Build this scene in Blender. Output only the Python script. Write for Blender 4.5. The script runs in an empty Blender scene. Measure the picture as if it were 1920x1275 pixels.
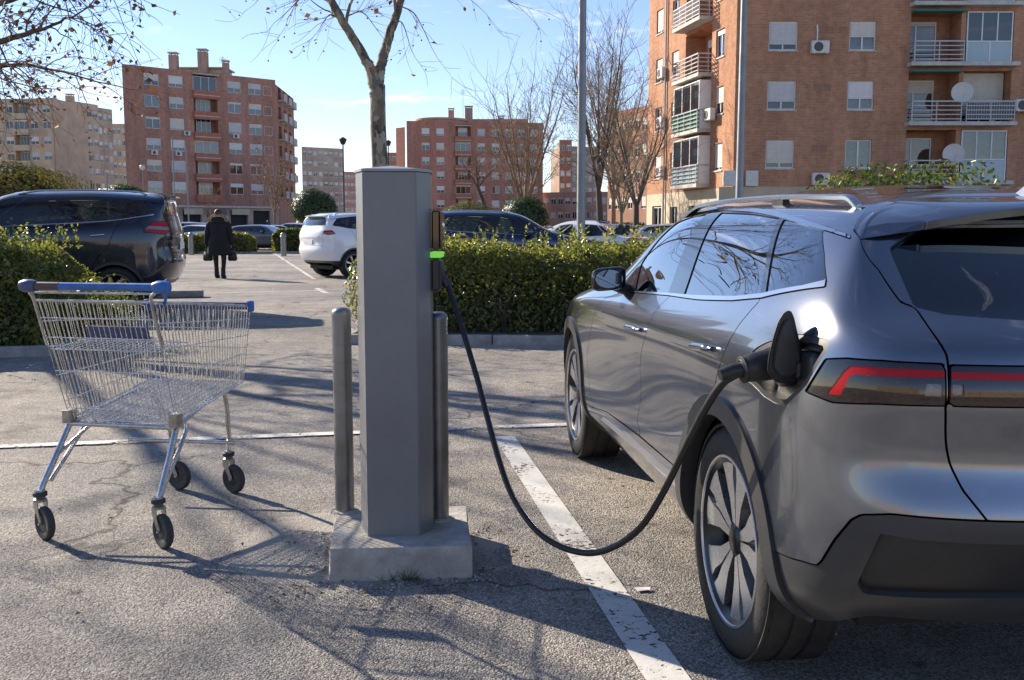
import bpy, bmesh, math, random
import numpy as np
from mathutils import Vector, Matrix, Euler
R=math.radians
sc=bpy.context.scene
col=sc.collection
rng=np.random.default_rng(7); random.seed(7)
# ------------------------------------------------------------------ camera
FPX=1866.67; CAMH=1.3487; PITCH=0.11282
cam=bpy.data.cameras.new('camera'); camo=bpy.data.objects.new('camera',cam); col.objects.link(camo)
cam.sensor_width=36; cam.lens=FPX/1920*36; cam.clip_start=.05; cam.clip_end=3000
camo.location=(0,0,CAMH); camo.rotation_euler=(math.pi/2-PITCH,0,0); sc.camera=camo
# ------------------------------------------------------------------ sky and sun
SUN_EL=R(27); SUN_AZ=R(-50)          # azimuth from +Y towards +X
w=bpy.data.worlds.new('World'); sc.world=w; w.use_nodes=True
nt=w.node_tree; nt.nodes.clear()
sky=nt.nodes.new('ShaderNodeTexSky'); sky.sky_type='NISHITA'; sky.sun_disc=False
sky.sun_elevation=SUN_EL; sky.sun_rotation=SUN_AZ; sky.altitude=600; sky.air_density=1.0; sky.dust_density=.06; sky.ozone_density=1.2
bg=nt.nodes.new('ShaderNodeBackground'); bg.inputs['Strength'].default_value=.094
out=nt.nodes.new('ShaderNodeOutputWorld')
tc=nt.nodes.new('ShaderNodeTexCoord'); mp=nt.nodes.new('ShaderNodeMapping'); mp.inputs['Scale'].default_value=(3.,3.,16.)
nz=nt.nodes.new('ShaderNodeTexNoise'); nz.inputs['Scale'].default_value=2.3; nz.inputs['Detail'].default_value=7; nz.inputs['Roughness'].default_value=.62
rp=nt.nodes.new('ShaderNodeValToRGB'); rp.color_ramp.elements[0].position=.605; rp.color_ramp.elements[1].position=.77
rp.color_ramp.elements[0].color=(0,0,0,1); rp.color_ramp.elements[1].color=(.55,.55,.55,1)
mx=nt.nodes.new('ShaderNodeMixRGB'); mx.inputs[2].default_value=(11,11.2,11.4,1)
L=nt.links.new
L(tc.outputs['Generated'],mp.inputs[0]); L(mp.outputs[0],nz.inputs[0]); L(nz.outputs[0],rp.inputs[0])
L(rp.outputs[0],mx.inputs[0]); L(sky.outputs[0],mx.inputs[1]); tn=nt.nodes.new('ShaderNodeMixRGB'); tn.blend_type='MULTIPLY'; tn.inputs[0].default_value=1; tn.inputs[2].default_value=(.90,.895,1.05,1); L(mx.outputs[0],tn.inputs[1]); L(tn.outputs[0],bg.inputs[0]); L(bg.outputs[0],out.inputs[0])
sun=bpy.data.lights.new('sun','SUN'); suno=bpy.data.objects.new('sun',sun); col.objects.link(suno)
sun.energy=5.0; sun.angle=R(.53); sun.color=(1,.87,.70)
SUNV=Vector((math.sin(SUN_AZ)*math.cos(SUN_EL),math.cos(SUN_AZ)*math.cos(SUN_EL),math.sin(SUN_EL)))
suno.rotation_euler=SUNV.to_track_quat('Z','Y').to_euler(); suno.location=(-20,20,20)
vs=sc.view_settings; vs.view_transform='Standard'; vs.look='None'; vs.gamma=1; vs.use_curve_mapping=False; vs.exposure=.92
sc.render.engine='CYCLES'; sc.cycles.use_denoising=True; sc.cycles.max_bounces=8; sc.cycles.transparent_max_bounces=12
sc.cycles.caustics_reflective=False; sc.cycles.caustics_refractive=False; sc.cycles.sample_clamp_indirect=6
try: sc.cycles.denoiser='OPENIMAGEDENOISE'
except Exception: pass
# ------------------------------------------------------------------ photo measuring helpers
_c,_s=math.cos(PITCH),math.sin(PITCH)
def ray(u,v):
    a=(u-960)/FPX; b=(637.5-v)/FPX
    return np.array([a,_c+b*_s,-_s+b*_c])
def GP(u,v,z=0.):
    d=ray(u,v); return np.array([0,0,CAMH])+d*((z-CAMH)/d[2])
def AT(u,v,Y):
    d=ray(u,v); return np.array([0,0,CAMH])+d*(Y/d[1])
def ON(u,v,p0,p1):
    """a (metres along p0->p1) and z of a pixel on the vertical plane through p0,p1"""
    d=ray(u,v); t=np.array(p1[:2])-np.array(p0[:2]); l=np.hypot(*t); t=t/l; n=np.array([-t[1],t[0]])
    k=(n@np.array(p0[:2]))/(n@d[:2]); q=d*k
    return float((q[:2]-np.array(p0[:2]))@t), float(q[2]+CAMH)
# ------------------------------------------------------------------ materials
MATS={}
def nodes_of(m): return m.node_tree.nodes, m.node_tree.links
def mat(name,color,rough=.6,metal=0.,spec=.5,coat=0.,coatr=.03,noise=None,bump=None,var=None,trans=0,alpha=None):
    """noise=(scale,amount) colour mottling; bump=(scale,strength,detail); var='attr' per-face random brightness"""
    if name in MATS: return MATS[name]
    m=bpy.data.materials.new(name); m.use_nodes=True; MATS[name]=m
    N,L=nodes_of(m); b=N['Principled BSDF']
    b.inputs['Base Color'].default_value=(*color,1); b.inputs['Roughness'].default_value=rough; b.inputs['Metallic'].default_value=metal
    b.inputs['Specular IOR Level'].default_value=spec; b.inputs['Coat Weight'].default_value=coat; b.inputs['Coat Roughness'].default_value=coatr
    t=N.new('ShaderNodeTexCoord'); src='Object'
    if noise:
        n=N.new('ShaderNodeTexNoise'); n.inputs['Scale'].default_value=noise[0]; n.inputs['Detail'].default_value=8; n.inputs['Roughness'].default_value=.65
        L.new(t.outputs[src],n.inputs[0])
        mr=N.new('ShaderNodeMapRange'); mr.inputs[1].default_value=.3; mr.inputs[2].default_value=.7; mr.inputs[3].default_value=1-noise[1]; mr.inputs[4].default_value=1+noise[1]
        L.new(n.outputs[0],mr.inputs[0])
        mm=N.new('ShaderNodeMixRGB'); mm.blend_type='MULTIPLY'; mm.inputs[0].default_value=1; mm.inputs[1].default_value=(*color,1)
        L.new(mr.outputs[0],mm.inputs[2]); L.new(mm.outputs[0],b.inputs['Base Color'])
        m2=N.new('ShaderNodeMapRange'); m2.inputs[1].default_value=.3; m2.inputs[2].default_value=.7; m2.inputs[3].default_value=max(.02,rough-.12*min(1,noise[1]*3)); m2.inputs[4].default_value=min(1,rough+.12*min(1,noise[1]*3))
        L.new(n.outputs[0],m2.inputs[0]); L.new(m2.outputs[0],b.inputs['Roughness'])
    if bump:
        n=N.new('ShaderNodeTexNoise'); n.inputs['Scale'].default_value=bump[0]; n.inputs['Detail'].default_value=bump[2] if len(bump)>2 else 4
        L.new(t.outputs[src],n.inputs[0]); bp=N.new('ShaderNodeBump'); bp.inputs['Strength'].default_value=bump[1]; bp.inputs['Distance'].default_value=.01
        L.new(n.outputs[0],bp.inputs['Height']); L.new(bp.outputs[0],b.inputs['Normal'])
    return m
def glass_mat(name,tint,rough=.0,ior=1.5,body=None):
    """thin pane: fresnel mirror over tinted see-through"""
    if name in MATS: return MATS[name]
    m=bpy.data.materials.new(name); m.use_nodes=True; MATS[name]=m
    N,L=nodes_of(m); N.clear(); o=N.new('ShaderNodeOutputMaterial')
    fr=N.new('ShaderNodeFresnel'); fr.inputs[0].default_value=ior
    g=N.new('ShaderNodeBsdfGlossy'); g.inputs['Roughness'].default_value=rough; g.inputs['Color'].default_value=(1,1,1,1)
    tr=N.new('ShaderNodeBsdfTransparent'); tr.inputs[0].default_value=(*tint,1)
    mx=N.new('ShaderNodeMixShader')
    mr=N.new('ShaderNodeMath'); mr.operation='MULTIPLY'; mr.inputs[1].default_value=1.9; mr.use_clamp=True  # two faces of the pane
    L.new(fr.outputs[0],mr.inputs[0]); L.new(mr.outputs[0],mx.inputs[0]); L.new(tr.outputs[0],mx.inputs[1]); L.new(g.outputs[0],mx.inputs[2]); L.new(mx.outputs[0],o.inputs[0])
    return m
# ------------------------------------------------------------------ mesh helpers
def np_mesh(name,V,Fc,normals=None,smooth=False,uv=None,attr=None,attrname='rnd'):
    """V (n,3); Fc (m,k) array or list of tuples"""
    me=bpy.data.meshes.new(name); V=np.ascontiguousarray(V,dtype=np.float32)
    if isinstance(Fc,np.ndarray):
        m,k=Fc.shape; me.vertices.add(len(V)); me.vertices.foreach_set('co',V.ravel())
        me.loops.add(m*k); me.loops.foreach_set('vertex_index',np.ascontiguousarray(Fc,dtype=np.int32).ravel())
        me.polygons.add(m); me.polygons.foreach_set('loop_start',np.arange(0,m*k,k,dtype=np.int32))
        try: me.polygons.foreach_set('loop_total',np.full(m,k,dtype=np.int32))
        except Exception: pass
        me.update(calc_edges=True); me.validate(clean_customdata=False)
    else:
        me.from_pydata([tuple(v) for v in V],[],[tuple(int(i) for i in f) for f in Fc]); me.update()
    if smooth or normals is not None: me.polygons.foreach_set('use_smooth',np.ones(len(me.polygons),dtype=bool))
    if uv is not None:
        l=me.uv_layers.new(name='UVMap'); l.data.foreach_set('uv',np.ascontiguousarray(uv,dtype=np.float32).ravel())
    if attr is not None:
        a=me.attributes.new(attrname,'FLOAT','FACE'); a.data.foreach_set('value',np.ascontiguousarray(attr,dtype=np.float32))
    if normals is not None and len(me.vertices)==len(normals):
        me.normals_split_custom_set_from_vertices(np.ascontiguousarray(normals,dtype=np.float32))
    return me
def link(name,data,material=None,parent=None,loc=None,rot=None):
    o=bpy.data.objects.new(name,data); col.objects.link(o)
    if material is not None and data is not None and len(data.materials)==0: data.materials.append(material)
    if parent is not None: o.parent=parent
    if loc is not None: o.location=loc
    if rot is not None: o.rotation_euler=rot
    return o
def tag(o,label,cat,group=None):
    o['label']=label; o['category']=cat
    if group: o['group']=group
    return o
def thing(name,label,cat,loc=(0,0,0),rz=0,group=None):
    o=link(name,None,loc=loc,rot=(0,0,rz)); o.empty_display_size=.2; return tag(o,label,cat,group)
def copy_tree(o,parent=None):
    c=o.copy(); col.objects.link(c); c.parent=parent
    for ch in list(o.children): copy_tree(ch,c)
    return c
class MB:
    def __init__(s): s.v=[]; s.f=[]; s.uv=[]
    def add(s,V,F,uv=None):
        b=len(s.v); s.v.extend([tuple(map(float,p)) for p in V]); s.f.extend([tuple(b+i for i in q) for q in F]); return s
    def box(s,a,b,M=None):
        x0,y0,z0=a; x1,y1,z1=b
        V=[(x0,y0,z0),(x1,y0,z0),(x1,y1,z0),(x0,y1,z0),(x0,y0,z1),(x1,y0,z1),(x1,y1,z1),(x0,y1,z1)]
        if M is not None: V=[M@Vector(p) for p in V]
        return s.add(V,[(3,2,1,0),(4,5,6,7),(0,1,5,4),(1,2,6,5),(2,3,7,6),(3,0,4,7)])
    def cbox(s,a,b,c=.01,M=None):
        """box with chamfered edges"""
        bm=bmesh.new(); bmesh.ops.create_cube(bm,size=1)
        a,b=Vector(a),Vector(b)
        for v in bm.verts: v.co=Vector([(a[i]+b[i])/2+v.co[i]*(b[i]-a[i]) for i in range(3)])
        bmesh.ops.bevel(bm,geom=list(bm.edges),offset=c,segments=2,affect='EDGES',profile=.5)
        bm.verts.index_update()
        V=[(M@v.co if M is not None else v.co) for v in bm.verts]; F=[[v.index for v in f.verts] for f in bm.faces]; bm.free()
        return s.add(V,F)
    def tube(s,pts,rad,n=8,cap=True,closed=False):
        pts=np.array(pts,float); m=len(pts); rad=np.broadcast_to(np.array(rad,float),(m,))
        T=np.gradient(pts,axis=0)
        if closed: T=np.roll(pts,-1,0)-np.roll(pts,1,0)
        T/=np.linalg.norm(T,axis=1,keepdims=True)+1e-12
        ref=np.array([0,0,1.]) if abs(T[0,2])<.9 else np.array([1.,0,0])
        u=np.cross(T[0],ref); u/=np.linalg.norm(u); V=[]
        for i in range(m):
            u=u-T[i]*(u@T[i]); u/=np.linalg.norm(u)+1e-12; w_=np.cross(T[i],u)
            for k in range(n):
                a=2*math.pi*k/n; V.append(pts[i]+rad[i]*(math.cos(a)*u+math.sin(a)*w_))
        F=[]
        for i in range(m if closed else m-1):
            j=(i+1)%m
            for k in range(n): F.append((i*n+k,i*n+(k+1)%n,j*n+(k+1)%n,j*n+k))
        if cap and not closed: F.append(tuple(range(n-1,-1,-1))); F.append(tuple((m-1)*n+k for k in range(n)))
        return s.add(V,F)
    def lathe(s,prof,n=32,M=None,close=False):
        """prof list of (r,z) about Z"""
        V=[];F=[];m=len(prof)
        for r,z in prof:
            for k in range(n):
                a=2*math.pi*k/n; p=Vector((r*math.cos(a),r*math.sin(a),z)); V.append(M@p if M is not None else p)
        for i in range(m if close else m-1):
            j=(i+1)%m
            for k in range(n): F.append((i*n+k,i*n+(k+1)%n,j*n+(k+1)%n,j*n+k))
        return s.add(V,F)
    def prism(s,poly,M,h):
        """poly in local xy extruded along local z by h"""
        n=len(poly); V=[M@Vector((x,y,0)) for x,y in poly]+[M@Vector((x,y,h)) for x,y in poly]
        F=[tuple(range(n-1,-1,-1)),tuple(range(n,2*n))]+[(i,(i+1)%n,n+(i+1)%n,n+i) for i in range(n)]
        return s.add(V,F)
    def mesh(s,name,smooth=None):
        me=np_mesh(name,np.array(s.v).reshape(-1,3),s.f)
        if smooth is not None:
            me.polygons.foreach_set('use_smooth',np.ones(len(me.polygons),dtype=bool)); me.set_sharp_from_angle(angle=R(smooth))
        return me
    def build(s,name,material,parent=None,smooth=None,loc=None,rot=None):
        return link(name,s.mesh(name,smooth),material,parent,loc,rot)
def catmull(P,n=8):
    P=np.array(P,float); Q=np.vstack([2*P[0]-P[1],P,2*P[-1]-P[-2]]); o=[]
    for i in range(1,len(Q)-2):
        for t in np.linspace(0,1,n,endpoint=False):
            a,b,c,d=Q[i-1],Q[i],Q[i+1],Q[i+2]
            o.append(.5*(2*b+(c-a)*t+(2*a-5*b+4*c-d)*t*t+(3*b-a-3*c+d)*t**3))
    o.append(P[-1]); return np.array(o)
# ------------------------------------------------------------------ ground
def asphalt():
    m=bpy.data.materials.new('asphalt'); m.use_nodes=True; N,L=nodes_of(m); b=N['Principled BSDF']
    t=N.new('ShaderNodeTexCoord'); O=t.outputs['Object']
    def noise(s,d=6,r=.6):
        n=N.new('ShaderNodeTexNoise'); n.inputs['Scale'].default_value=s; n.inputs['Detail'].default_value=d; n.inputs['Roughness'].default_value=r; L.new(O,n.inputs[0]); return n.outputs[0]
    def ramp(x,stops):
        r=N.new('ShaderNodeValToRGB'); e=r.color_ramp.elements
        while len(e)<len(stops): e.new(.5)
        for q,(p,c) in zip(e,stops): q.position=p; q.color=(*c,1)
        L.new(x,r.inputs[0]); return r.outputs[0]
    def mix(f,a,b_,mode='MIX'):
        q=N.new('ShaderNodeMixRGB'); q.blend_type=mode
        for i,x in enumerate((f,a,b_)):
            if isinstance(x,(int,float)): q.inputs[i].default_value=x
            elif isinstance(x,tuple): q.inputs[i].default_value=(*x,1)
            else: L.new(x,q.inputs[i])
        return q.outputs[0]
    vo=N.new('ShaderNodeTexVoronoi'); vo.inputs['Scale'].default_value=135; L.new(O,vo.inputs[0])
    v2=N.new('ShaderNodeTexVoronoi'); v2.inputs['Scale'].default_value=320; L.new(O,v2.inputs[0])
    sp=N.new('ShaderNodeSeparateColor'); L.new(vo.outputs['Color'],sp.inputs[0])
    stone=ramp(sp.outputs[0],[(0,(.20,.192,.182)),(.35,(.31,.295,.275)),(.7,(.42,.395,.362)),(1,(.58,.54,.485))])
    pit=ramp(vo.outputs['Distance'],[(0,(1,1,1)),(.5,(.95,.95,.95)),(.85,(.4,.4,.4))])
    c=mix(1.,stone,pit,'MULTIPLY')
    big=ramp(noise(.55,5,.6),[(.28,(.60,.61,.64)),(.5,(1.06,1.05,1.04)),(.70,(1.38,1.34,1.26))]); c=mix(1.,c,big,'MULTIPLY')
    med=ramp(noise(4.5,6,.7),[(.3,(.72,.72,.74)),(.6,(1.08,1.07,1.05))]); c=mix(1.,c,med,'MULTIPLY')
    oil=ramp(noise(1.3,4,.55),[(.60,(1,1,1)),(.70,(.60,.60,.62))]); c=mix(1.,c,oil,'MULTIPLY')
    sp2=N.new('ShaderNodeTexVoronoi'); sp2.inputs['Scale'].default_value=2.1; L.new(O,sp2.inputs[0])
    drip=ramp(sp2.outputs['Distance'],[(.03,(.42,.42,.43)),(.075,(1,1,1))]); c=mix(1.,c,drip,'MULTIPLY')
    zone=ramp(noise(.16,3,.5),[(.42,(.86,.87,.9)),(.58,(1.1,1.08,1.04))]); c=mix(1.,c,zone,'MULTIPLY')
    # cracks
    wob=N.new('ShaderNodeTexNoise'); wob.inputs['Scale'].default_value=2.2; wob.inputs['Detail'].default_value=5; L.new(O,wob.inputs[0])
    vm=N.new('ShaderNodeVectorMath'); vm.operation='MULTIPLY_ADD'; vm.inputs[1].default_value=(.9,.9,0); L.new(wob.outputs['Color'],vm.inputs[0]); L.new(O,vm.inputs[2])
    cr=N.new('ShaderNodeTexVoronoi'); cr.feature='DISTANCE_TO_EDGE'; cr.inputs['Scale'].default_value=.42; L.new(vm.outputs[0],cr.inputs[0])
    crk=ramp(cr.outputs['Distance'],[(0,(0,0,0)),(.009,(1,1,1))])
    msk=ramp(noise(.5,2,.5),[(.44,(1,1,1)),(.52,(0,0,0))])
    crk2=mix(msk,crk,(1.,1.,1.)); crk2=mix(.85,(1.,1.,1.),crk2); c=mix(1.,c,crk2,'MULTIPLY')
    # crumbled pale surface round the plinth
    ds=N.new('ShaderNodeVectorMath'); ds.operation='DISTANCE'; ds.inputs[1].default_value=(-.62,4.15,0); L.new(O,ds.inputs[0])
    nn=N.new('ShaderNodeMath'); nn.operation='MULTIPLY_ADD'; nn.inputs[1].default_value=-.75; L.new(noise(5.5,6,.7),nn.inputs[0]); L.new(ds.outputs['Value'],nn.inputs[2])
    pm=ramp(nn.outputs[0],[(.16,(1,1,1)),(.24,(0,0,0))]); c=mix(pm,c,mix(.75,c,mix(1.,(.50,.46,.40),med,'MULTIPLY')))
    L.new(c,b.inputs['Base Color']); b.inputs['Roughness'].default_value=.78; b.inputs['Specular IOR Level'].default_value=.35
    # relief
    def math_(op,a,b_):
        q=N.new('ShaderNodeMath'); q.operation=op
        for i,x in enumerate((a,b_)):
            if isinstance(x,(int,float)): q.inputs[i].default_value=x
            else: L.new(x,q.inputs[i])
        return q.outputs[0]
    hgt=math_('ADD',math_('MULTIPLY',vo.outputs['Distance'],-1.),math_('MULTIPLY',v2.outputs['Distance'],-.4))
    hgt=math_('ADD',hgt,math_('MULTIPLY',noise(14,5,.7),1.6))
    bp=N.new('ShaderNodeBump'); bp.inputs['Strength'].default_value=.85; bp.inputs['Distance'].default_value=.010; L.new(hgt,bp.inputs['Height']); L.new(bp.outputs[0],b.inputs['Normal'])
    return m
M_ASPH=asphalt()
g=1500
me=np_mesh('ground',np.array([(-g,-g,0),(g,-g,0),(g,g,0),(-g,g,0)]),np.array([[0,1,2,3]]))
o=link('parking_ground',me,M_ASPH); o['kind']='structure'
def paint_mat(name,c,worn):
    m=bpy.data.materials.new(name); m.use_nodes=True; N,L=nodes_of(m); b=N['Principled BSDF']; t=N.new('ShaderNodeTexCoord')
    n=N.new('ShaderNodeTexNoise'); n.inputs['Scale'].default_value=38; n.inputs['Detail'].default_value=7; n.inputs['Roughness'].default_value=.75; L.new(t.outputs['Object'],n.inputs[0])
    n2=N.new('ShaderNodeTexNoise'); n2.inputs['Scale'].default_value=3; n2.inputs['Detail'].default_value=4; L.new(t.outputs['Object'],n2.inputs[0])
    ad=N.new('ShaderNodeMath'); ad.operation='MULTIPLY_ADD'; ad.inputs[1].default_value=.55; L.new(n2.outputs[0],ad.inputs[0]); L.new(n.outputs[0],ad.inputs[2])
    r=N.new('ShaderNodeValToRGB'); e=r.color_ramp.elements; e[0].position=worn-.025; e[1].position=worn+.02; e[0].color=(0,0,0,1); e[1].color=(1,1,1,1); L.new(ad.outputs[0],r.inputs[0])
    b.inputs['Base Color'].default_value=(*c,1); b.inputs['Roughness'].default_value=.75; L.new(r.outputs[0],b.inputs['Alpha'])
    mr=N.new('ShaderNodeMixRGB'); mr.blend_type='MULTIPLY'; mr.inputs[0].default_value=.5; mr.inputs[1].default_value=(*c,1); L.new(n2.outputs[0],mr.inputs[2]); L.new(mr.outputs[0],b.inputs['Base Color'])
    bp=N.new('ShaderNodeBump'); bp.inputs['Strength'].default_value=.5; bp.inputs['Distance'].default_value=.006; L.new(n.outputs[0],bp.inputs['Height']); L.new(bp.outputs[0],b.inputs['Normal'])
    return m
M_PAINT=paint_mat('worn_white_paint',(.80,.79,.75),.70); M_PAINT2=paint_mat('faded_white_paint',(.80,.79,.75),.715)
def strip(p0,p1,wd,m=None,z=.005):
    p0,p1=np.array(p0[:2]),np.array(p1[:2]); t=(p1-p0)/np.hypot(*(p1-p0)); n=np.array([-t[1],t[0]])*wd/2
    V=[(*(p0-n),z),(*(p1-n),z),(*(p1+n),z),(*(p0+n),z)]
    o=link('parking_line',np_mesh('parking_line',np.array(V),np.array([[0,1,2,3]])),m or M_PAINT); o['kind']='structure'; return o
a,b=np.array(GP(947,822)),np.array(GP(1252,1275)); d=(b-a)/np.linalg.norm(b-a)
strip(a-d*.05,b+d*1.6,.135)
a,b=GP(0,839),GP(1050,798); strip(a-(b-a)*.25,b+(b-a)*.45,.10,M_PAINT2,z=.009)
for (p,q,wd) in [((425,549),(612,545),.12),((594,541),(612,550),.12),((500,466),(590,524),.10),((640,612),(682,628),.1),((1000,570),(1300,640),.1)]:
    strip(GP(*p),GP(*q),wd,M_PAINT2)
M_CONC=mat('kerb_concrete',(.30,.29,.27),.85,noise=(6,.35),bump=(60,.5,6))
M_SOIL=mat('soil',(.085,.062,.042),.95,noise=(9,.5),bump=(25,1.,6))
def island(name,poly,kerb=.12,h=.11):
    """a soil bed inside separate kerb stones"""
    poly=[np.array(p[:2]) for p in poly]; n=len(poly)
    c=sum(poly)/n
    V=[(*(p+(c-p)/np.linalg.norm(c-p)*.08),h-.03) for p in poly]
    so=link(name,np_mesh(name,np.array(V),[tuple(range(n))]),M_SOIL); so['kind']='structure'
    root=link('kerb',None); root['kind']='structure'
    for i in range(n):
        a,b=poly[i],poly[(i+1)%n]; l=np.hypot(*(b-a)); t=(b-a)/l; k=max(1,int(round(l/1.0)))
        ang=math.atan2(t[1],t[0])
        for j in range(k):
            q0=l*j/k+.006; q1=l*(j+1)/k-.006
            mb=MB(); mb.cbox((q0,0,-.05),(q1,kerb,h+float(rng.normal(0,.004))),.012)
            mb.build('kerb_stone',M_CONC,root,loc=(*a,0),rot=(0,0,ang))
    return so
# right hedge bed, left hedge bed
RH=[GP(632,645),GP(1070,648),np.array([7.5,10.6,0]),np.array([7.8,15.0,0]),np.array([-1.6,15.4,0])]
island('planting_bed',RH)
LH=[np.array([-9.5,9.3,0]),GP(100,668),np.array([-5.3,13.8,0]),np.array([-10.5,14.4,0])]
island('planting_bed',LH)
mb=MB(); mb.cbox((-1.25,-.17,0),(1.25,.17,.14),.03); 
o=mb.build('wheel_stop',M_CONC,None,loc=(-7.2,19.0,0),rot=(0,0,R(16))); tag(o,'low grey concrete wheel stop behind the dark SUV','wheel stop')
# far verge with grass
FK=[(-40,50),(-8.5,51.5),(-3,54),(-3,57.5),(-40,56.5)]
island('planting_bed',[np.array([*p,0]) for p in FK])
M_GRASS=mat('far_grass',(.11,.13,.045),.9,noise=(2.,.5))
# ------------------------------------------------------------------ buildings
def brick_mat(name,c1,c2,mortar,scale=1.,streak=.25):
    m=bpy.data.materials.new(name); m.use_nodes=True; N,L=nodes_of(m); b=N['Principled BSDF']
    uv=N.new('ShaderNodeUVMap'); t=N.new('ShaderNodeTexCoord')
    br=N.new('ShaderNodeTexBrick'); br.inputs['Scale'].default_value=scale; br.inputs['Brick Width'].default_value=.25; br.inputs['Row Height'].default_value=.072
    br.inputs['Mortar Size'].default_value=.012; br.inputs['Mortar Smooth'].default_value=.3; br.inputs['Bias'].default_value=-.1
    br.inputs['Color1'].default_value=(*c1,1); br.inputs['Color2'].default_value=(*c2,1); br.inputs['Mortar'].default_value=(*mortar,1)
    L.new(uv.outputs[0],br.inputs[0])
    mp=N.new('ShaderNodeMapping'); mp.inputs['Scale'].default_value=(.9,.9,.16); L.new(t.outputs['Object'],mp.inputs[0])
    n=N.new('ShaderNodeTexNoise'); n.inputs['Scale'].default_value=.7; n.inputs['Detail'].default_value=8; n.inputs['Roughness'].default_value=.7; L.new(mp.outputs[0],n.inputs[0])
    mr=N.new('ShaderNodeMapRange'); mr.inputs[1].default_value=.3; mr.inputs[2].default_value=.7; mr.inputs[3].default_value=1-streak; mr.inputs[4].default_value=1+streak; L.new(n.outputs[0],mr.inputs[0])
    n2=N.new('ShaderNodeTexNoise'); n2.inputs['Scale'].default_value=3.; n2.inputs['Detail'].default_value=6; L.new(t.outputs['Object'],n2.inputs[0])
    m2=N.new('ShaderNodeMapRange'); m2.inputs[1].default_value=.3; m2.inputs[2].default_value=.7; m2.inputs[3].default_value=.85; m2.inputs[4].default_value=1.15; L.new(n2.outputs[0],m2.inputs[0])
    pr=N.new('ShaderNodeMath'); pr.operation='MULTIPLY'; L.new(mr.outputs[0],pr.inputs[0]); L.new(m2.outputs[0],pr.inputs[1])
    mm=N.new('ShaderNodeMixRGB'); mm.blend_type='MULTIPLY'; mm.inputs[0].default_value=1; L.new(br.outputs[0],mm.inputs[1]); L.new(pr.outputs[0],mm.inputs[2])
    L.new(mm.outputs[0],b.inputs['Base Color']); b.inputs['Roughness'].default_value=.88; b.inputs['Specular IOR Level'].default_value=.2
    bp=N.new('ShaderNodeBump'); bp.inputs['Strength'].default_value=.6; bp.inputs['Distance'].default_value=.01; L.new(br.outputs['Fac'],bp.inputs['Height']); bp.invert=True; L.new(bp.outputs[0],b.inputs['Normal'])
    return m
M_BR_R=brick_mat('orange_brick',(.47,.215,.115),(.38,.16,.085),(.40,.29,.21))
M_BR_L=brick_mat('red_brick',(.44,.205,.145),(.37,.17,.12),(.40,.27,.21),streak=.3)
M_BR_C=brick_mat('rose_brick',(.45,.19,.13),(.38,.155,.105),(.40,.25,.19))
M_TAN=mat('tan_render',(.50,.38,.26),.85,noise=(.35,.25)); M_TAN2=mat('pale_tan_render',(.55,.43,.29),.85,noise=(.35,.2)); M_BEIGE=mat('beige_plaster',(.52,.44,.32),.85,noise=(.5,.2))
M_PINKB=mat('pink_render',(.46,.27,.20),.85,noise=(.3,.25)); M_GREYB=mat('grey_brown_render',(.42,.33,.26),.85,noise=(.3,.3)); M_DKBR=mat('dark_brown_brick',(.30,.16,.105),.85,noise=(.5,.3))
M_WFR=mat('white_window_frame',(.72,.72,.70),.5,noise=(3,.12)); M_SHUT=[mat('shutter_white',(.70,.69,.66),.6,noise=(2,.1)),mat('shutter_grey',(.56,.56,.55),.6,noise=(2,.1)),mat('shutter_cream',(.64,.60,.52),.6,noise=(2,.1))]
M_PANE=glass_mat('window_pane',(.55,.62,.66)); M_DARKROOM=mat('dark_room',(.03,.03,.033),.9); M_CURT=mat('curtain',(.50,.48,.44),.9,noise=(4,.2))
M_SLAB=mat('balcony_slab',(.50,.48,.44),.8,noise=(3,.25)); M_RAIL=mat('grey_rail',(.42,.43,.44),.45,metal=.3); M_AC=mat('ac_white',(.62,.61,.57),.5,noise=(5,.15)); M_ACD=mat('ac_grille',(.08,.08,.08),.6)
M_DISH=mat('dish',(.60,.58,.54),.5); M_ROOF=mat('roof_membrane',(.30,.26,.23),.9); M_GREEN=mat('green_awning',(.03,.16,.12),.7); M_BRN=mat('balcony_brick',(.40,.15,.095),.85,noise=(1.,.2)); M_DKM=mat('dark_panel',(.10,.11,.12),.5)
M_GLZ=mat('frosted_panel',(.36,.46,.50),.25); M_YEL=mat('yellow_sign',(.62,.42,.06),.6); M_BLUEAW=mat('blue_sign',(.05,.12,.35),.6)
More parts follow.
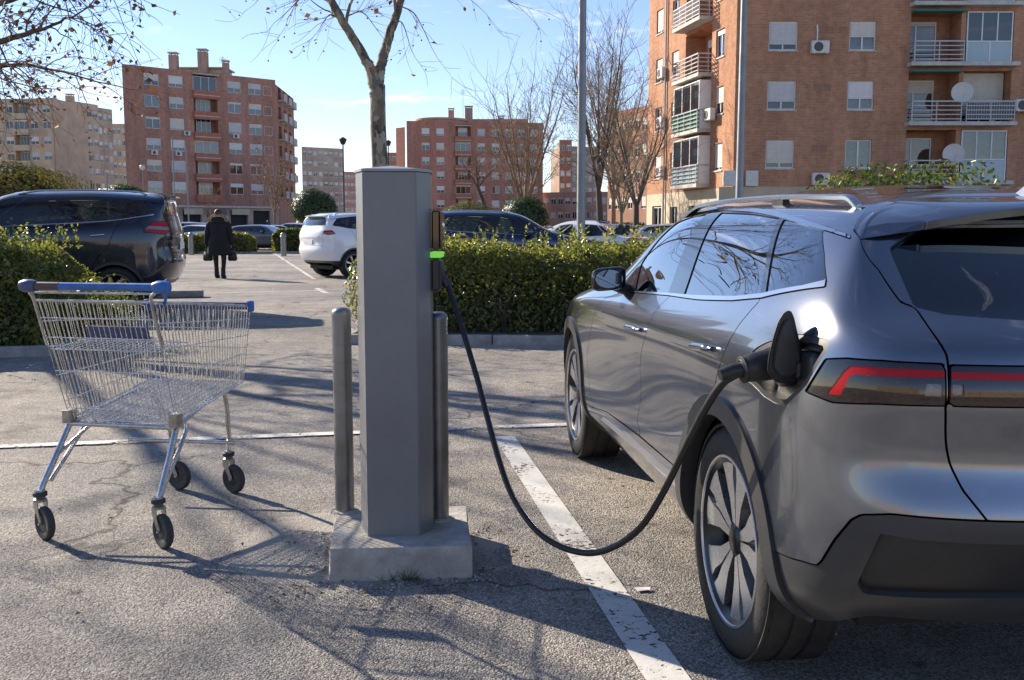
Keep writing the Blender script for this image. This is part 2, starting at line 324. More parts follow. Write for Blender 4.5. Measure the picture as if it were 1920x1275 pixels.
class Face:
    """a vertical face from ground point p0 to p1 (left to right seen from outside)"""
    def __init__(s,root,p0,p1,base=0.):
        s.root=root; s.p0=np.array(p0[:2],float); s.p1=np.array(p1[:2],float); d=s.p1-s.p0; s.len=float(np.hypot(*d)); s.t=d/s.len
        s.n=np.array([s.t[1],-s.t[0]]); s.ang=math.atan2(s.t[1],s.t[0]); s.base=base; s.o=np.array(root.location[:2])
    def P(s,a,z,d=0.):
        q=s.p0+s.t*a+s.n*d-s.o; return (float(q[0]),float(q[1]),float(z))
    def wall(s,H,openings,material,z0=0.,name='wall',depth=.18):
        ops=[o for o in openings]
        A=sorted({0.,s.len,*[round(o[0],3) for o in ops],*[round(o[1],3) for o in ops]}); Z=sorted({z0,H,*[round(o[2],3) for o in ops],*[round(o[3],3) for o in ops]})
        V=[];F=[];U=[]
        def q(pts,uvs):
            b=len(V); V.extend(pts); F.append((b,b+1,b+2,b+3)); U.extend(uvs)
        for i in range(len(A)-1):
            for j in range(len(Z)-1):
                am,zm=(A[i]+A[i+1])/2,(Z[j]+Z[j+1])/2
                if any(o[0]<am<o[1] and o[2]<zm<o[3] for o in ops): continue
                a0,a1,b0,b1=A[i],A[i+1],Z[j],Z[j+1]
                q([s.P(a0,b0),s.P(a1,b0),s.P(a1,b1),s.P(a0,b1)],[(a0,b0),(a1,b0),(a1,b1),(a0,b1)])
        for o in ops:
            a0,a1,b0,b1=o[:4]; D=o[4] if len(o)>4 else depth
            for (x0,y0,x1,y1) in ((a0,b0,a0,b1),(a1,b1,a1,b0),(a0,b1,a1,b1),(a1,b0,a0,b0)):
                q([s.P(x0,y0),s.P(x0,y0,-D),s.P(x1,y1,-D),s.P(x1,y1)],[(x0,y0),(x0+D,y0),(x1+D,y1),(x1,y1)])
        me=np_mesh(name,np.array(V),np.array(F),uv=np.array(U)); return link(name,me,material,s.root)
    def put(s,name,me,material,a,z,d=0.,parent=None,rot=0):
        return link(name,me,material,parent or s.root,loc=s.P(a,z,d),rot=(0,0,s.ang+rot))
WIN={}
def win_mesh(w,h,kind):
    k=(round(w,2),round(h,2),kind)
    if k in WIN: return WIN[k]
    f=.06; mb=MB()
    mb.box((-w/2,-.03,0),(-w/2+f,.045,h)); mb.box((w/2-f,-.03,0),(w/2,.045,h)); mb.box((-w/2+f,-.03,0),(w/2-f,.045,f)); mb.box((-w/2+f,-.03,h-f),(w/2-f,.045,h))
    if kind==3:
        for x in (-w/6,w/6): mb.box((x-.03,-.025,f),(x+.03,.035,h-f))
    else: mb.box((-.035,-.025,f),(.035,.035,h-f))
    fr=mb.mesh('window')
    pn=np_mesh('pane',np.array([(-w/2+f,0,f),(w/2-f,0,f),(w/2-f,0,h-f),(-w/2+f,0,h-f)]),np.array([[0,1,2,3]]))
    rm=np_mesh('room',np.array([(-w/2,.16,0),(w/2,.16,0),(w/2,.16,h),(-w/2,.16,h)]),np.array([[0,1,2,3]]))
    WIN[k]=(fr,pn,rm); return WIN[k]
SHU={}
def shutter_mesh(w,h,dr):
    k=(round(w,2),round(h,2),dr)
    if k not in SHU:
        mb=MB(); z0=h*(1-dr); n=max(2,int((h-z0)/.09)); f=.06
        for i in range(n):
            za=z0+(h-f-z0)*i/n; zb=z0+(h-f-z0)*(i+1)/n; mb.box((-w/2+f,-.012,za+.006),(w/2-f,.0,zb))
        SHU[k]=mb.mesh('shutter')
    return SHU[k]
def window(fc,a,z,w,h,drop=None,kind=2,deep=.12,small=False,curt=None):
    fr,pn,rm=win_mesh(w,h,kind)
    if drop is None: drop=float(rng.choice([.35,.5,.7,.9,.2,0.,.6,.8]))
    if curt is None: curt=rng.random()<.5
    o=fc.put('window',fr.copy() if False else fr,M_WFR,a,z,-deep)
    link('pane',pn,M_PANE,o)
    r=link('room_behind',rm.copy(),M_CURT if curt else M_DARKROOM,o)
    if drop>.05: link('shutter',shutter_mesh(w,h,round(drop,2)).copy(),M_SHUT[int(rng.integers(0,3))],o,loc=(0,-.035,0))
    if not small:
        mb=MB(); mb.box((-w/2-.05,-deep-.05,-.07),(w/2+.05,0,-.004)); mb.build('sill',M_SLAB,o,loc=(0,0,0))
    return o
def ac_unit(fc,a,z,d=0.):
    mb=MB(); mb.cbox((-.42,-.32,0),(.42,-.04,.58),.02); o=fc.put('air_conditioner',mb.mesh('air_conditioner'),M_AC,a,z,d)
    m2=MB(); m2.lathe([(.0,0),(.2,.0),(.22,.012),(.2,.02)],20,Matrix.Translation((-.1,-.325,.29))@Matrix.Rotation(math.pi/2,4,'X')); m2.build('fan_grille',M_ACD,o)
    m3=MB(); m3.box((-.3,-.3,-.05),(-.26,0,-.002)); m3.build('bracket',M_RAIL,o); m3=MB(); m3.box((.26,-.3,-.05),(.3,0,-.002)); m3.build('bracket',M_RAIL,o); return o
def dish(fc,a,z,d,r=.4):
    pr=[(0,.0),(r*.4,.02),(r*.75,.07),(r,.13)]; mb=MB(); M=Matrix.Rotation(R(80),4,'X')@Matrix.Rotation(R(-20),4,'Y'); mb.lathe(pr,22,M)
    mb.tube([(0,0,0),(0,.12,-.25)],.025,6); mb.tube([(0,0,-r*.6),(0,-.35,0)],.012,5)
    return fc.put('satellite_dish',mb.mesh('satellite_dish',40),M_DISH,a,z,d)
def railing(fc,a0,a1,z,d,h=.95,n=5,verts=False):
    mb=MB(); w=a1-a0
    for i in range(n):
        zz=.12+(h-.12)*i/(n-1); r=.022 if i<n-1 else .03; mb.box((0,-r,zz-r),(w,r,zz+r)); mb.box((-r,r,zz-r),(r,d-.05,zz+r)); mb.box((w-r,r,zz-r),(w+r,d-.05,zz+r))
    k=max(2,int(w/.9))
    for i in range(k+1): x=w*i/k; mb.box((x-.02,-.02,0),(x+.02,.02,h))
    if verts:
        for i in range(int(w/.12)): x=.12*i; mb.box((x-.008,-.01,.1),(x+.008,.01,h))
    return fc.put('railing',mb.mesh('railing'),M_RAIL,a0,z,d)
def slab(fc,a0,a1,z,d,th=.18,m=None):
    mb=MB(); mb.box((0,-d,-th),(a1-a0,.02,0)); return fc.put('balcony_slab',mb.mesh('balcony_slab'),m or M_SLAB,a0,z,0)
def backwall(fc,a0,a1,z0,z1,D,m):
    V=[fc.P(a0,z0,-D),fc.P(a1,z0,-D),fc.P(a1,z1,-D),fc.P(a0,z1,-D)]
    me=np_mesh('loggia_wall',np.array(V),np.array([[0,1,2,3]]),uv=np.array([(a0,z0),(a1,z0),(a1,z1),(a0,z1)])); return link('loggia_wall',me,m,fc.root)
def shell(root,pts,H,m,z0=0,name='wall',skip=()):
    """plain walls for the faces nobody sees plus the roof"""
    n=len(pts); o=np.array(root.location[:2]); P=[np.array(p[:2])-o for p in pts]
    for i in range(n):
        if i in skip: continue
        a,b=P[i],P[(i+1)%n]; l=np.hypot(*(b-a))
        me=np_mesh(name,np.array([(*a,z0),(*b,z0),(*b,H),(*a,H)]),np.array([[0,1,2,3]]),uv=np.array([(0,z0),(l,z0),(l,H),(0,H)])); link(name,me,m,root)
    me=np_mesh('roof',np.array([(*p,H-.35) for p in P]),[tuple(range(n))]); link('roof',me,M_ROOF,root)
def chimney(root,x,y,z,w,h,m):
    mb=MB(); mb.box((-w/2,-w/2,0),(w/2,w/2,h)); o=mb.build('chimney',m,root,loc=(x-root.location[0],y-root.location[1],z))
    m2=MB(); m2.box((-w/2-.1,-w/2-.1,h+.25),(w/2+.1,w/2+.1,h+.4))
    for sx in(-1,1):
        for sy in(-1,1): m2.box((sx*w*.4-.06,sy*w*.4-.06,h),(sx*w*.4+.06,sy*w*.4+.06,h+.25))
    m2.build('chimney_cap',M_SLAB,o)
# ---- near orange-brick block on the right
p0=AT(1374,350,49.)[:2]; pl=AT(1213,365,61.5)[:2]; p1=np.array([34.,49.]); H=21.
bR=thing('apartment_building','tall orange brick apartment block with balconies behind the grey car','building',(p0[0],p0[1],0))
ff=Face(bR,p0,p1); ops=[]; Z5=lambda x,y:ON(1200+x/2.6667,y/2.6667,p0,p1)
aA0,_=Z5(628,770); aA1,_=Z5(771,770); aB0,_=Z5(1026,770); aB1,_=Z5(1157,770); _,zt=Z5(700,700); _,zb=Z5(700,841); ST=Z5(700,405)[1]-zt
lg0,_=Z5(1326,780); lg1,_=Z5(1575,780); gl0,_=Z5(1598,780); gl1,_=Z5(1835,780); _,zf=Z5(1500,905)
PAR=3.3
drops=[(.82,0.),(.72,.62),(.80,.55),(.45,.7),(.9,.5),(.6,.3)]
rows=range(0,6)
for r in rows:
    z0=zb+ST*r; h=zt-zb
    ops+= [(aA0,aA1,z0,z0+h),(aB0,aB1,z0,z0+h)]
    fz=zf+ST*r
    ops+= [(lg0,lg1,fz,fz+ST-.35,1.3),(gl0,gl1,fz,fz+ST-.35,1.0)]
    for k in range(2):  # bays beyond the frame's edge
        ops.append((gl1+3.+k*5,gl1+4.6+k*5,z0,z0+h))
ff.wall(H,ops,M_BR_R,z0=PAR)
ff.wall(PAR,[(lg0-9,lg0-7,.3,2.6),(lg0-5.5,lg0-3.5,.3,2.6)],M_BEIGE)
for r in rows:
    z0=zb+ST*r; h=zt-zb; dA,dB=drops[r]
    window(ff,(aA0+aA1)/2,z0,aA1-aA0,h,dA,curt=False); window(ff,(aB0+aB1)/2,z0,aB1-aB0,h,dB,curt=True)
    for k in range(2): window(ff,gl1+3.8+k*5,z0,1.6,h)
    fz=zf+ST*r
    slab(ff,lg0-.1,gl1+.15,fz,.55); backwall(ff,lg0,lg1,fz,fz+ST-.35,1.3,M_BR_R)
    railing(ff,lg0+.03,lg1-.03,fz,.5)
    window(ff,(lg0+lg1)/2-.5,fz+.05,2.0,2.1,[0.,.3,.1,.4,0,.2][r],deep=1.2,small=True,curt=r%2==0)
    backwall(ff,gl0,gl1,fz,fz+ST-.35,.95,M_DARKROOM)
    gw=gl1-gl0-.1
    if r in (0,2,3,5):
        window(ff,(gl0+gl1)/2,fz+1.0,gw,ST-.35-1.02,.0,kind=3,deep=.02,small=True,curt=r!=2)
        mb=MB(); mb.box((-gw/2,-.03,0),(gw/2,.03,.98)); ff.put('gallery_panel',mb.mesh('gallery_panel'),M_GLZ,(gl0+gl1)/2,fz+.01,-.02)
        m2=MB()
        for x in (-gw/2,0,gw/2-.06): m2=MB(); m2.box((x,-.05,0),(x+.06,.05,.99)); ff.put('gallery_post',m2.mesh('gallery_post'),M_WFR,(gl0+gl1)/2,fz+.005,-.02)
    else:
        window(ff,(gl0+gl1)/2,fz+.05,gw,ST-.42,.85,deep=.7,small=True)
        railing(ff,gl0,gl1,fz,.5,verts=True); mb=MB(); mb.box((0,-.01,.08),(gl1-gl0,.01,.88)); ff.put('railing_panel',mb.mesh('railing_panel'),M_DKM,gl0,fz,.46)
    if r in (1,2): mb=MB(); mb.box((0,-.5,-.1),(lg1-lg0,0,0)); ff.put('awning',mb.mesh('awning'),M_GREEN,lg0,fz+ST-.36,.0)
a,z=Z5(893,270); ac_unit(ff,a,z-.0); mb=MB(); mb.tube([(0,-.04,.55),(0,-.04,1.1),(-.02,-.04,1.35)],.035,6); ff.put('pipe',mb.mesh('pipe'),M_WFR,a-.1,z)
a,z=Z5(897,915); ac_unit(ff,a,z-.1); a,z=Z5(1595,470); dish(ff,a,z,.35,.5); a,z=Z5(1552,775); dish(ff,a,z,.35,.5); a,z=Z5(1905,560); ac_unit(ff,a,z)
a,z=Z5(500,890)
for k in (-.55,.55): mb=MB(); mb.cbox((-.3,-.2,0),(.3,-.01,.75),.02); ff.put('meter_box',mb.mesh('meter_box'),M_AC,a+k,z-.4)
# ventilation grilles
for (x,y) in ((905,145),(950,150),(1015,150),(888,437),(937,437),(875,740),(917,740)):
    a,z=Z5(x,y); mb=MB(); mb.box((-.16,-.02,-.16),(.16,-.003,.16)); ff.put('vent_grille',mb.mesh('vent_grille'),M_DKBR,a,z)
# lit left face
lf=Face(bR,pl,p0); ops=[]
def LX(x,y): return ON(1200+x/2.6667,y/2.6667,pl,p0)
c1=LX(92,600)[0]; c2=LX(172,580)[0]; c3=LX(395,510)[0]; b0=LX(222,600)[0]; b1=LX(352,600)[0]
cw=1.1
zl=zb
for r in rows:
    z0=zl+ST*r
    for c in (c1,c2,c3): ops.append((c-cw/2,c+cw/2,z0,z0+1.35))
    ops.append((b0,b1,zf+ST*r,zf+ST*r+ST-.35,1.1))
lf.wall(H,ops,M_BR_R,z0=PAR); lf.wall(PAR,[(1.0,2.6,.2,2.6),(4,5.2,.2,2.5),(7,8.2,.2,2.5)],M_BEIGE)
for aa,ww in ((1.8,1.6),(4.6,1.2),(7.6,1.2)): window(lf,aa,.2,ww,2.35,0,small=True)
for r in rows:
    z0=zl+ST*r
    for c in (c1,c2,c3): window(lf,c,z0,cw,1.35)
    fz=zf+ST*r; backwall(lf,b0,b1,fz,fz+ST-.35,1.1,M_BR_R); slab(lf,b0-.1,b1+.1,fz,.75)
    if r<2:
        gw=b1-b0
        window(lf,(b0+b1)/2,fz+.95,gw,ST-.35-.97,.0,kind=3,deep=-.6,small=True,curt=True)
        mb=MB(); mb.box((-gw/2,-.03,0),(gw/2,.03,.94)); lf.put('gallery_panel',mb.mesh('gallery_panel'),M_GREEN if r==1 else M_GLZ,(b0+b1)/2,fz+.01,.62)
        for e in (b0,b1): mb=MB(); mb.box((-.03,-.6,0),(.03,0,ST-.36)); lf.put('gallery_side',mb.mesh('gallery_side'),M_WFR,e,fz+.004,0)
    else:
        window(lf,(b0+b1)/2-.3,fz+.02,1.5,2.1,.2,deep=1.0,small=True)
    railing(lf,b0,b1,fz,.72,n=5,verts=r==3)
for r,c in ((0,c1),(1,c1),(2,c1),(4,c1)): ac_unit(lf,c+.95,zl+ST*r+.1)
ac_unit(lf,b1+.55,zf+ST+.35,.1); dish(lf,b0-.1,zf+ST*2+1.2,.9,.5)
mb=MB(); mb.tube([(0,-.1,0),(0,-.1,17.5)],.06,8); lf.put('downpipe',mb.mesh('downpipe'),M_RAIL,(c1+c2)/2,.2)
back=[p1+np.array([0,14]),np.array(pl)*1.22]
shell(bR,[p0,p1,back[0],back[1],pl],H,M_BR_R,skip=(0,4))
# ---- red block, left
def block(name,label,p0,p1,H,m,cols,zrow,nrows,ST,ww,wh,balc=None,side=None,ground=None,frames=(),wall_z0=0.,depthback=12,acs=(),seed=1,cat='building',curt=None):
    root=thing(name,label,cat,(p0[0],p0[1],0)); fc=Face(root,p0,p1); ops=[]
    for r in range(nrows):
        z0=zrow+ST*r
        for c in cols: ops.append((c-ww/2,c+ww/2,z0,z0+wh))
        if balc: ops.append((balc[0],balc[1],z0-.15,z0+wh+.45,1.2))
    g=ground or 0
    fc.wall(H,ops,m,z0=g)
    if g: fc.wall(g,[(k*3.4+.5,k*3.4+3.1,.1,g-.6,.5) for k in range(int(fc.len/3.4))],M_GREYB); [backwall(fc,k*3.4+.5,k*3.4+3.1,.1,g-.6,.5,M_DARKROOM) for k in range(int(fc.len/3.4))]; mb=MB(); mb.box((0,-.35,-.25),(fc.len,0,0)); fc.put('ledge',mb.mesh('ledge'),M_SLAB,0,g)
    for r in range(nrows):
        z0=zrow+ST*r
        for c in cols: window(fc,c,z0,ww,wh,small=True,deep=.1)
        if balc:
            b0,b1=balc; backwall(fc,b0,b1,z0-.15,z0+wh+.45,1.2,m)
            window(fc,(b0+b1)/2,z0-.1,(b1-b0)*(.6 if (r+seed)%3 else .98),wh+.35,float(rng.choice([0,.2,.5])),deep=.9 if (r+seed)%3 else .1,small=True,kind=3)
            mb=MB(); mb.box((-.1,-.55,-1.05),(b1-b0+.1,.0,.0)); fc.put('balcony',mb.mesh('balcony'),M_BRN if m in(M_BR_L,M_BR_C) else M_TAN2,b0,z0-.12)
            mb=MB(); mb.box((-.1,-.6,0),(b1-b0+.1,.0,.12)); fc.put('balcony_slab',mb.mesh('balcony_slab'),M_SLAB,b0,z0+wh+.46)
    for (c,r) in acs: ac_unit(fc,c,zrow+ST*r-.65)
    for c in frames:
        for r in range(nrows):
            z0=zrow+ST*r; mb=MB(); w2,h2=.65,1.3
            for bx in ((-w2,-.04,0,-w2+.08,0,h2),(w2-.08,-.04,0,w2,0,h2),(-w2,-.04,0,w2,0,.08),(-w2,-.04,h2-.08,w2,0,h2)): mb.box(bx[:3],bx[3:])
            fc.put('blind_frame',mb.mesh('blind_frame'),M_SLAB,c,z0)
    n=fc.n; q1=np.array(p1[:2])-n*depthback; q1=np.array(p1[:2])*(1+depthback/np.hypot(*p1[:2])) if p1[0]>2 else q1; q0=np.array(p0[:2])-n*depthback
    if p0[0]<-20: q0=np.array(p0[:2])*(1+depthback/np.hypot(*p0[:2])*1.0)
    shell(root,[p0,p1,q1,q0],H,m,skip=(0,)+((1,) if side else ()))
    return root,fc,(q0,q1)
p0=AT(236,300,130.)[:2]; p1=AT(520,300,144.)[:2]
zz=lambda u,v:ON(u,v,p0,p1)
ccol=[zz(x,200)[0] for x in (285.5,331.,440.,478.5)]; bal=(zz(363,200)[0],zz(408,200)[0]); fr_=[zz(501.5,200)[0]]
z6=zz(333,362)[1]; z1=zz(331,164)[1]; STL=(z1-z6)/5; Htop=zz(232,120)[1]
bL,fL,qL=block('apartment_building','red brick apartment block with stacked balconies, left of the parking lot',p0,p1,Htop,M_BR_L,ccol,z6,6,STL,1.95,1.5,bal,side=True,ground=zz(340,385)[1],frames=fr_,depthback=13,acs=((ccol[0],2),(ccol[1],2),(bal[0]-1.1,3),(ccol[2],3)))
p2=AT(553,300,160.)[:2]; fs=Face(bL,p1,p2); ops=[]
for r in range(6): ops+=[(2.+k*4.5,4.2+k*4.5,z6-.2+STL*r,z6+1.7+STL*r,.9) for k in range(int((fs.len-3)//4.5)+1)]
fs.wall(Htop-.6,ops,M_BR_L)
for r in range(6):
    for k in range(int((fs.len-3)//4.5)+1):
        z0=z6-.2+STL*r; backwall(fs,2.+k*4.5,4.2+k*4.5,z0,z0+1.9,.9,M_DKBR); slab(fs,1.8+k*4.5,4.4+k*4.5,z0,.9)
        mb=MB(); mb.box((0,-.03,0),(2.6,.03,.9)); fs.put('balcony_panel',mb.mesh('balcony_panel'),M_SLAB,1.8+k*4.5,z0,.85)
mb=MB(); q=[np.array(x)-np.array(bL.location[:2]) for x in (p1,p2,qL[1])]
link('roof',np_mesh('roof',np.array([(*x,Htop-1) for x in q]),[(0,1,2)]),M_ROOF,bL)
for (u,w_,v) in ((325,1.1,97),(380,1.2,91),(423,.8,112)):
    P_=AT(u,v,142.); chimney(bL,P_[0],P_[1],Htop-.3,w_,P_[2]-Htop-.2,M_BR_L)
P_=AT(386,125,145.); mb=MB(); mb.cbox((-3.2,-2,0),(3.2,2,1.9),.2); mb.box((-3.5,-2.3,1.9),(3.5,2.3,2.1)); mb.build('penthouse',M_TAN2,bL,loc=(P_[0]-bL.location[0],P_[1]-bL.location[1],Htop-.5))
for k in range(5): mb=MB(); mb.box((.5+3.4*k,-.5,0),(3.1+3.4*k,-.36,.8)); fL.put('shop_sign',mb.mesh('shop_sign'),[M_BEIGE,M_GREYB,M_BEIGE,M_DKM,M_BEIGE][k],0,zz(340,385)[1]-1.2)
# antenna mast
def mast(root,x,y,z,h):
    mb=MB(); mb.tube([(0,0,0),(0,0,h)],.05,5)
    for k in range(4): mb.tube([(-.5,0,h-.2-k*.22),(.5,0,h-.2-k*.22)],.025,4)
    mb.build('antenna',M_RAIL,root,loc=(x-root.location[0],y-root.location[1],z))
P_=AT(418,120,142.); mast(bL,P_[0],P_[1],Htop-.3,3.2)
# ---- red block, centre
p0=AT(763,300,196.)[:2]; p1=AT(1018,300,200.)[:2]; zz=lambda u,v:ON(u,v,p0,p1)
X6=lambda x:700+x*.28125
ccol=[zz(X6(x),300)[0] for x in (350,447,720,815,905,985,1070)]; bal=(zz(X6(548),300)[0],zz(X6(650),300)[0])
zA=zz(800,254)[1]; zE=zz(800,362)[1]; STC=(zA-zE)/4; Hc=zz(790,227)[1]
bC,fC,qC=block('apartment_building','red brick apartment block half hidden behind bare trees in the centre',p0,p1,Hc,M_BR_C,ccol,zE-STC,6,STC,1.5,1.4,bal,depthback=14,acs=((ccol[3],4),),seed=2)
pw=AT(743,300,205.)[:2]; fw=Face(bC,pw,np.array(p0)-fC.n*7); fw.wall(Hc-.5,[(k*1.9+.3,k*1.9+1.3,STC*r+2,STC*r+3.3) for k in range(0) for r in range(7)],M_BR_C)
mb=MB(); mb.lathe([(0,0),(5.2,0),(5.2,1.1),(5.5,1.1),(5.5,1.5),(0,1.5)],28); P_=AT(829,230,205.); mb.build('penthouse',M_PINKB,bC,loc=(P_[0]-bC.location[0],P_[1]-bC.location[1],Hc-.4),smooth=40)
for (u,w_,v) in ((846,1.1,204),(879,1.5,200),(940,1.1,218)): P_=AT(u,v,205.); chimney(bC,P_[0],P_[1],Hc-.3,w_,P_[2]-Hc,M_BR_C)
P_=AT(868,180,205.); mast(bC,P_[0],P_[1],Hc-.3,7.5)
P_=AT(905,225,207.); mb=MB(); mb.box((-7,-3,0),(9,3,1.6)); mb.build('penthouse',M_PINKB,bC,loc=(P_[0]-bC.location[0],P_[1]-bC.location[1],Hc-.4))
# ---- tan blocks, far left, stepping back
def simple(label,u0,u1,vtop,Y0,Y1,m,ncol,nrow,ww=1.5,wh=1.4,balc=None,ST=2.9,back=12,side_m=None):
    p0=AT(u0,300,Y0)[:2]; p1=AT(u1,300,Y1)[:2]; Hh=ON((u0+u1)/2,vtop,p0,p1)[1]; l=np.hypot(*(np.array(p1)-np.array(p0)))
    cols=[l*(k+.5)/ncol for k in range(ncol)]
    b=None
    if balc is not None: k=balc; cols.pop(k); b=(l*(k+.5)/ncol-1.5,l*(k+.5)/ncol+1.5)
    return block('apartment_building',label,p0,p1,Hh,m,cols,Hh-2.6-ST*(nrow-1),nrow,ST,min(ww,l/ncol*.7),wh,b,depthback=back)
b1_,f1_,q1_=simple('broad tan apartment block at the far left under the brown-leaved branches',-60,103,185,190,188,M_TAN,7,7,balc=4)
P_=AT(128,180,196.); chimney(b1_,P_[0]-1,P_[1]+3,ON(100,185,AT(0,300,190)[:2],AT(103,300,188)[:2])[1]-.3,1.3,2.2,M_TAN)
b2_,f2_,q2_=simple('pale tan apartment block with its sunlit blank gable',131,188,193,198,206,M_TAN2,5,7,balc=2)
fg=Face(b2_,AT(104,300,188)[:2],AT(131,300,198)[:2]); fg.wall(f2_.P(0,0)[2]+ON(110,187,AT(104,300,188)[:2],AT(131,300,198)[:2])[1],[],M_TAN2)
b3_,f3_,q3_=simple('narrow grey-brown apartment block stepping behind the tan blocks',187,214,204,212,216,M_GREYB,3,7)
b4_,f4_,q4_=simple('distant yellow-tan apartment block beside the red block',212,246,232,262,262,M_TAN,4,6)
simple('distant grey-tan apartment block right of the red block',566,645,277,300,308,M_GREYB,8,8,ST=3.)
simple('small far pink apartment block behind the thin lamp post',645,668,322,370,372,M_PINKB,4,5,ST=3.)
simple('small far red block left of the central apartment block',724,744,286,330,330,M_BR_C,2,6,ST=3.)
simple('dark brown far tower behind the bare trees',1049,1072,262,240,240,M_DKBR,2,8,ST=3.)
simple('greyish far block beside the dark tower',1072,1122,275,252,255,M_GREYB,5,7,ST=3.)
simple('brown brick block behind the bare trees next to the orange building',1140,1214,205,120,112,M_DKBR,6,6,ST=2.9,back=8)
simple('low pinkish far building at street end',1018,1140,360,215,210,M_PINKB,9,3,ST=3.)
simple('low brown far building under the thin lamp post',640,745,352,420,420,M_PINKB,9,3,ST=3.2)

# ---- street front opposite, behind the camera (seen in the car's paint)
def behind(label,x0,x1,yy,H,m,n,rows):
    l=x1-x0; block('apartment_building',label,(x1,yy),(x0,yy),H,m,[l*(k+.5)/n for k in range(n)],3.2,rows,2.9,1.7,1.4,None,depthback=10)
behind('long pale apartment row opposite the lot, mirrored in the grey car tailgate',-24,60,-95,11.,M_TAN2,14,2)
behind('grey-brown row opposite the lot, mirrored in the left rear corner of the grey car',-120,-34,-100,14.,M_GREYB,14,3)
# ------------------------------------------------------------------ vegetation
def seg_mesh(name,S,n=4):
    """S list of (p0,p1,r0,r1) -> one mesh of tapered prisms"""
    S0=np.array([s[0] for s in S],float); S1=np.array([s[1] for s in S],float); r0=np.array([s[2] for s in S]); r1=np.array([s[3] for s in S])
    T=S1-S0; T/=np.linalg.norm(T,axis=1,keepdims=True)+1e-12
    ref=np.where(np.abs(T[:,2:3])<.9,np.array([[0,0,1.]]),np.array([[1.,0,0]])); u=np.cross(T,ref); u/=np.linalg.norm(u,axis=1,keepdims=True); w=np.cross(T,u)
    ex=np.where(r0>.03,r1*.55,0.)[:,None]; S0=S0-T*ex; S1=S1+T*ex
    m=len(S); V=np.zeros((m,2*n,3))
    for k in range(n):
        a=2*math.pi*k/n; o=math.cos(a)*u+math.sin(a)*w; V[:,k]=S0+o*r0[:,None]; V[:,n+k]=S1+o*r1[:,None]
    F=np.array([[k,(k+1)%n,n+(k+1)%n,n+k] for k in range(n)])
    Fa=(F[None]+(np.arange(m)*2*n)[:,None,None]).reshape(-1,4)
    return np_mesh(name,V.reshape(-1,3),Fa,smooth=True)
def unit(v): v=np.asarray(v,float); return v/(np.linalg.norm(v)+1e-12)
class Tree:
    def __init__(s,seed,minr=.004,up=.12,droop=0.,spread=.75,wander=.16,kids=(3,5),ratio=.62,maxd=5):
        s.r=np.random.default_rng(seed); s.big=[]; s.twig=[]; s.ends=[]; s.up=up; s.minr=minr; s.spread=spread; s.wander=wander; s.kids=kids; s.ratio=ratio; s.maxd=maxd; s.droop=droop
    def path(s,P,R_):
        for i in range(len(P)-1): (s.big if R_[i]>.03 else s.twig).append((P[i],P[i+1],R_[i],R_[i+1]))
    def limb(s,pts,r0,r1,depth=1,kid=6,klen=1.6,start=.3):
        P=catmull(pts,6); n=len(P); P=P+s.r.normal(0,r0*.05,P.shape); Rr=np.linspace(r0,r1,n); s.path(P,Rr)
        for k in range(kid):
            t=start+(1-start)*(k+.5+s.r.uniform(-.3,.3))/kid; i=min(n-2,max(0,int(t*n))); d=unit(P[i+1]-P[i])
            s.grow(P[i],s.side(d),klen*s.r.uniform(.6,1.25)*(1.1-.4*t),max(s.minr,Rr[i]*.45),depth)
        s.grow(P[-1],unit(P[-1]-P[-2]),klen*1.1,max(s.minr,r1*.9),depth); return P
    def side(s,d):
        v=s.r.normal(size=3); v=unit(v-d*(v@d)); a=s.r.uniform(.5,1.)*s.spread
        return unit(d*math.cos(a*1.2)+v*math.sin(a*1.2)+np.array([0,0,s.up]))
    def grow(s,p,d,L,r,depth):
        n=4 if depth<s.maxd-1 else 3; P=[np.array(p,float)]; d=unit(d)
        for i in range(n):
            d=unit(d+s.r.normal(0,s.wander,3)+np.array([0,0,s.up*.5-s.droop*(depth>2)])); P.append(P[-1]+d*L/n)
        re=max(s.minr*.6,r*.5); Rr=np.linspace(r,re,n+1); s.path(P,Rr)
        if depth>=s.maxd or r<=s.minr: s.ends.append((P[-1],d)); s.ends.append((P[n//2],d)); return
        for k in range(int(s.r.integers(*s.kids))):
            t=s.r.uniform(.3,1.); i=min(n-1,int(t*n)); q=P[i]+(P[i+1]-P[i])*(t*n-i)
            s.grow(q,s.side(unit(P[i+1]-P[i])),L*s.ratio*s.r.uniform(.7,1.2),max(s.minr*.9,Rr[i]*.55),depth+1)
        s.grow(P[-1],d,L*s.ratio,max(s.minr*.9,re),depth+1)
    def emit(s,root,m,loc,mt=None,bigname='branches',twigname='twigs'):
        loc=np.array(loc,float)
        if s.big: 
            o=link(bigname,seg_mesh(bigname,[(a-loc,b-loc,c,d) for a,b,c,d in s.big],7),m,root)
        if s.twig:
            o=link(twigname,seg_mesh(twigname,[(a-loc,b-loc,c,d) for a,b,c,d in s.twig],3),mt or m,root); o['kind']='stuff'
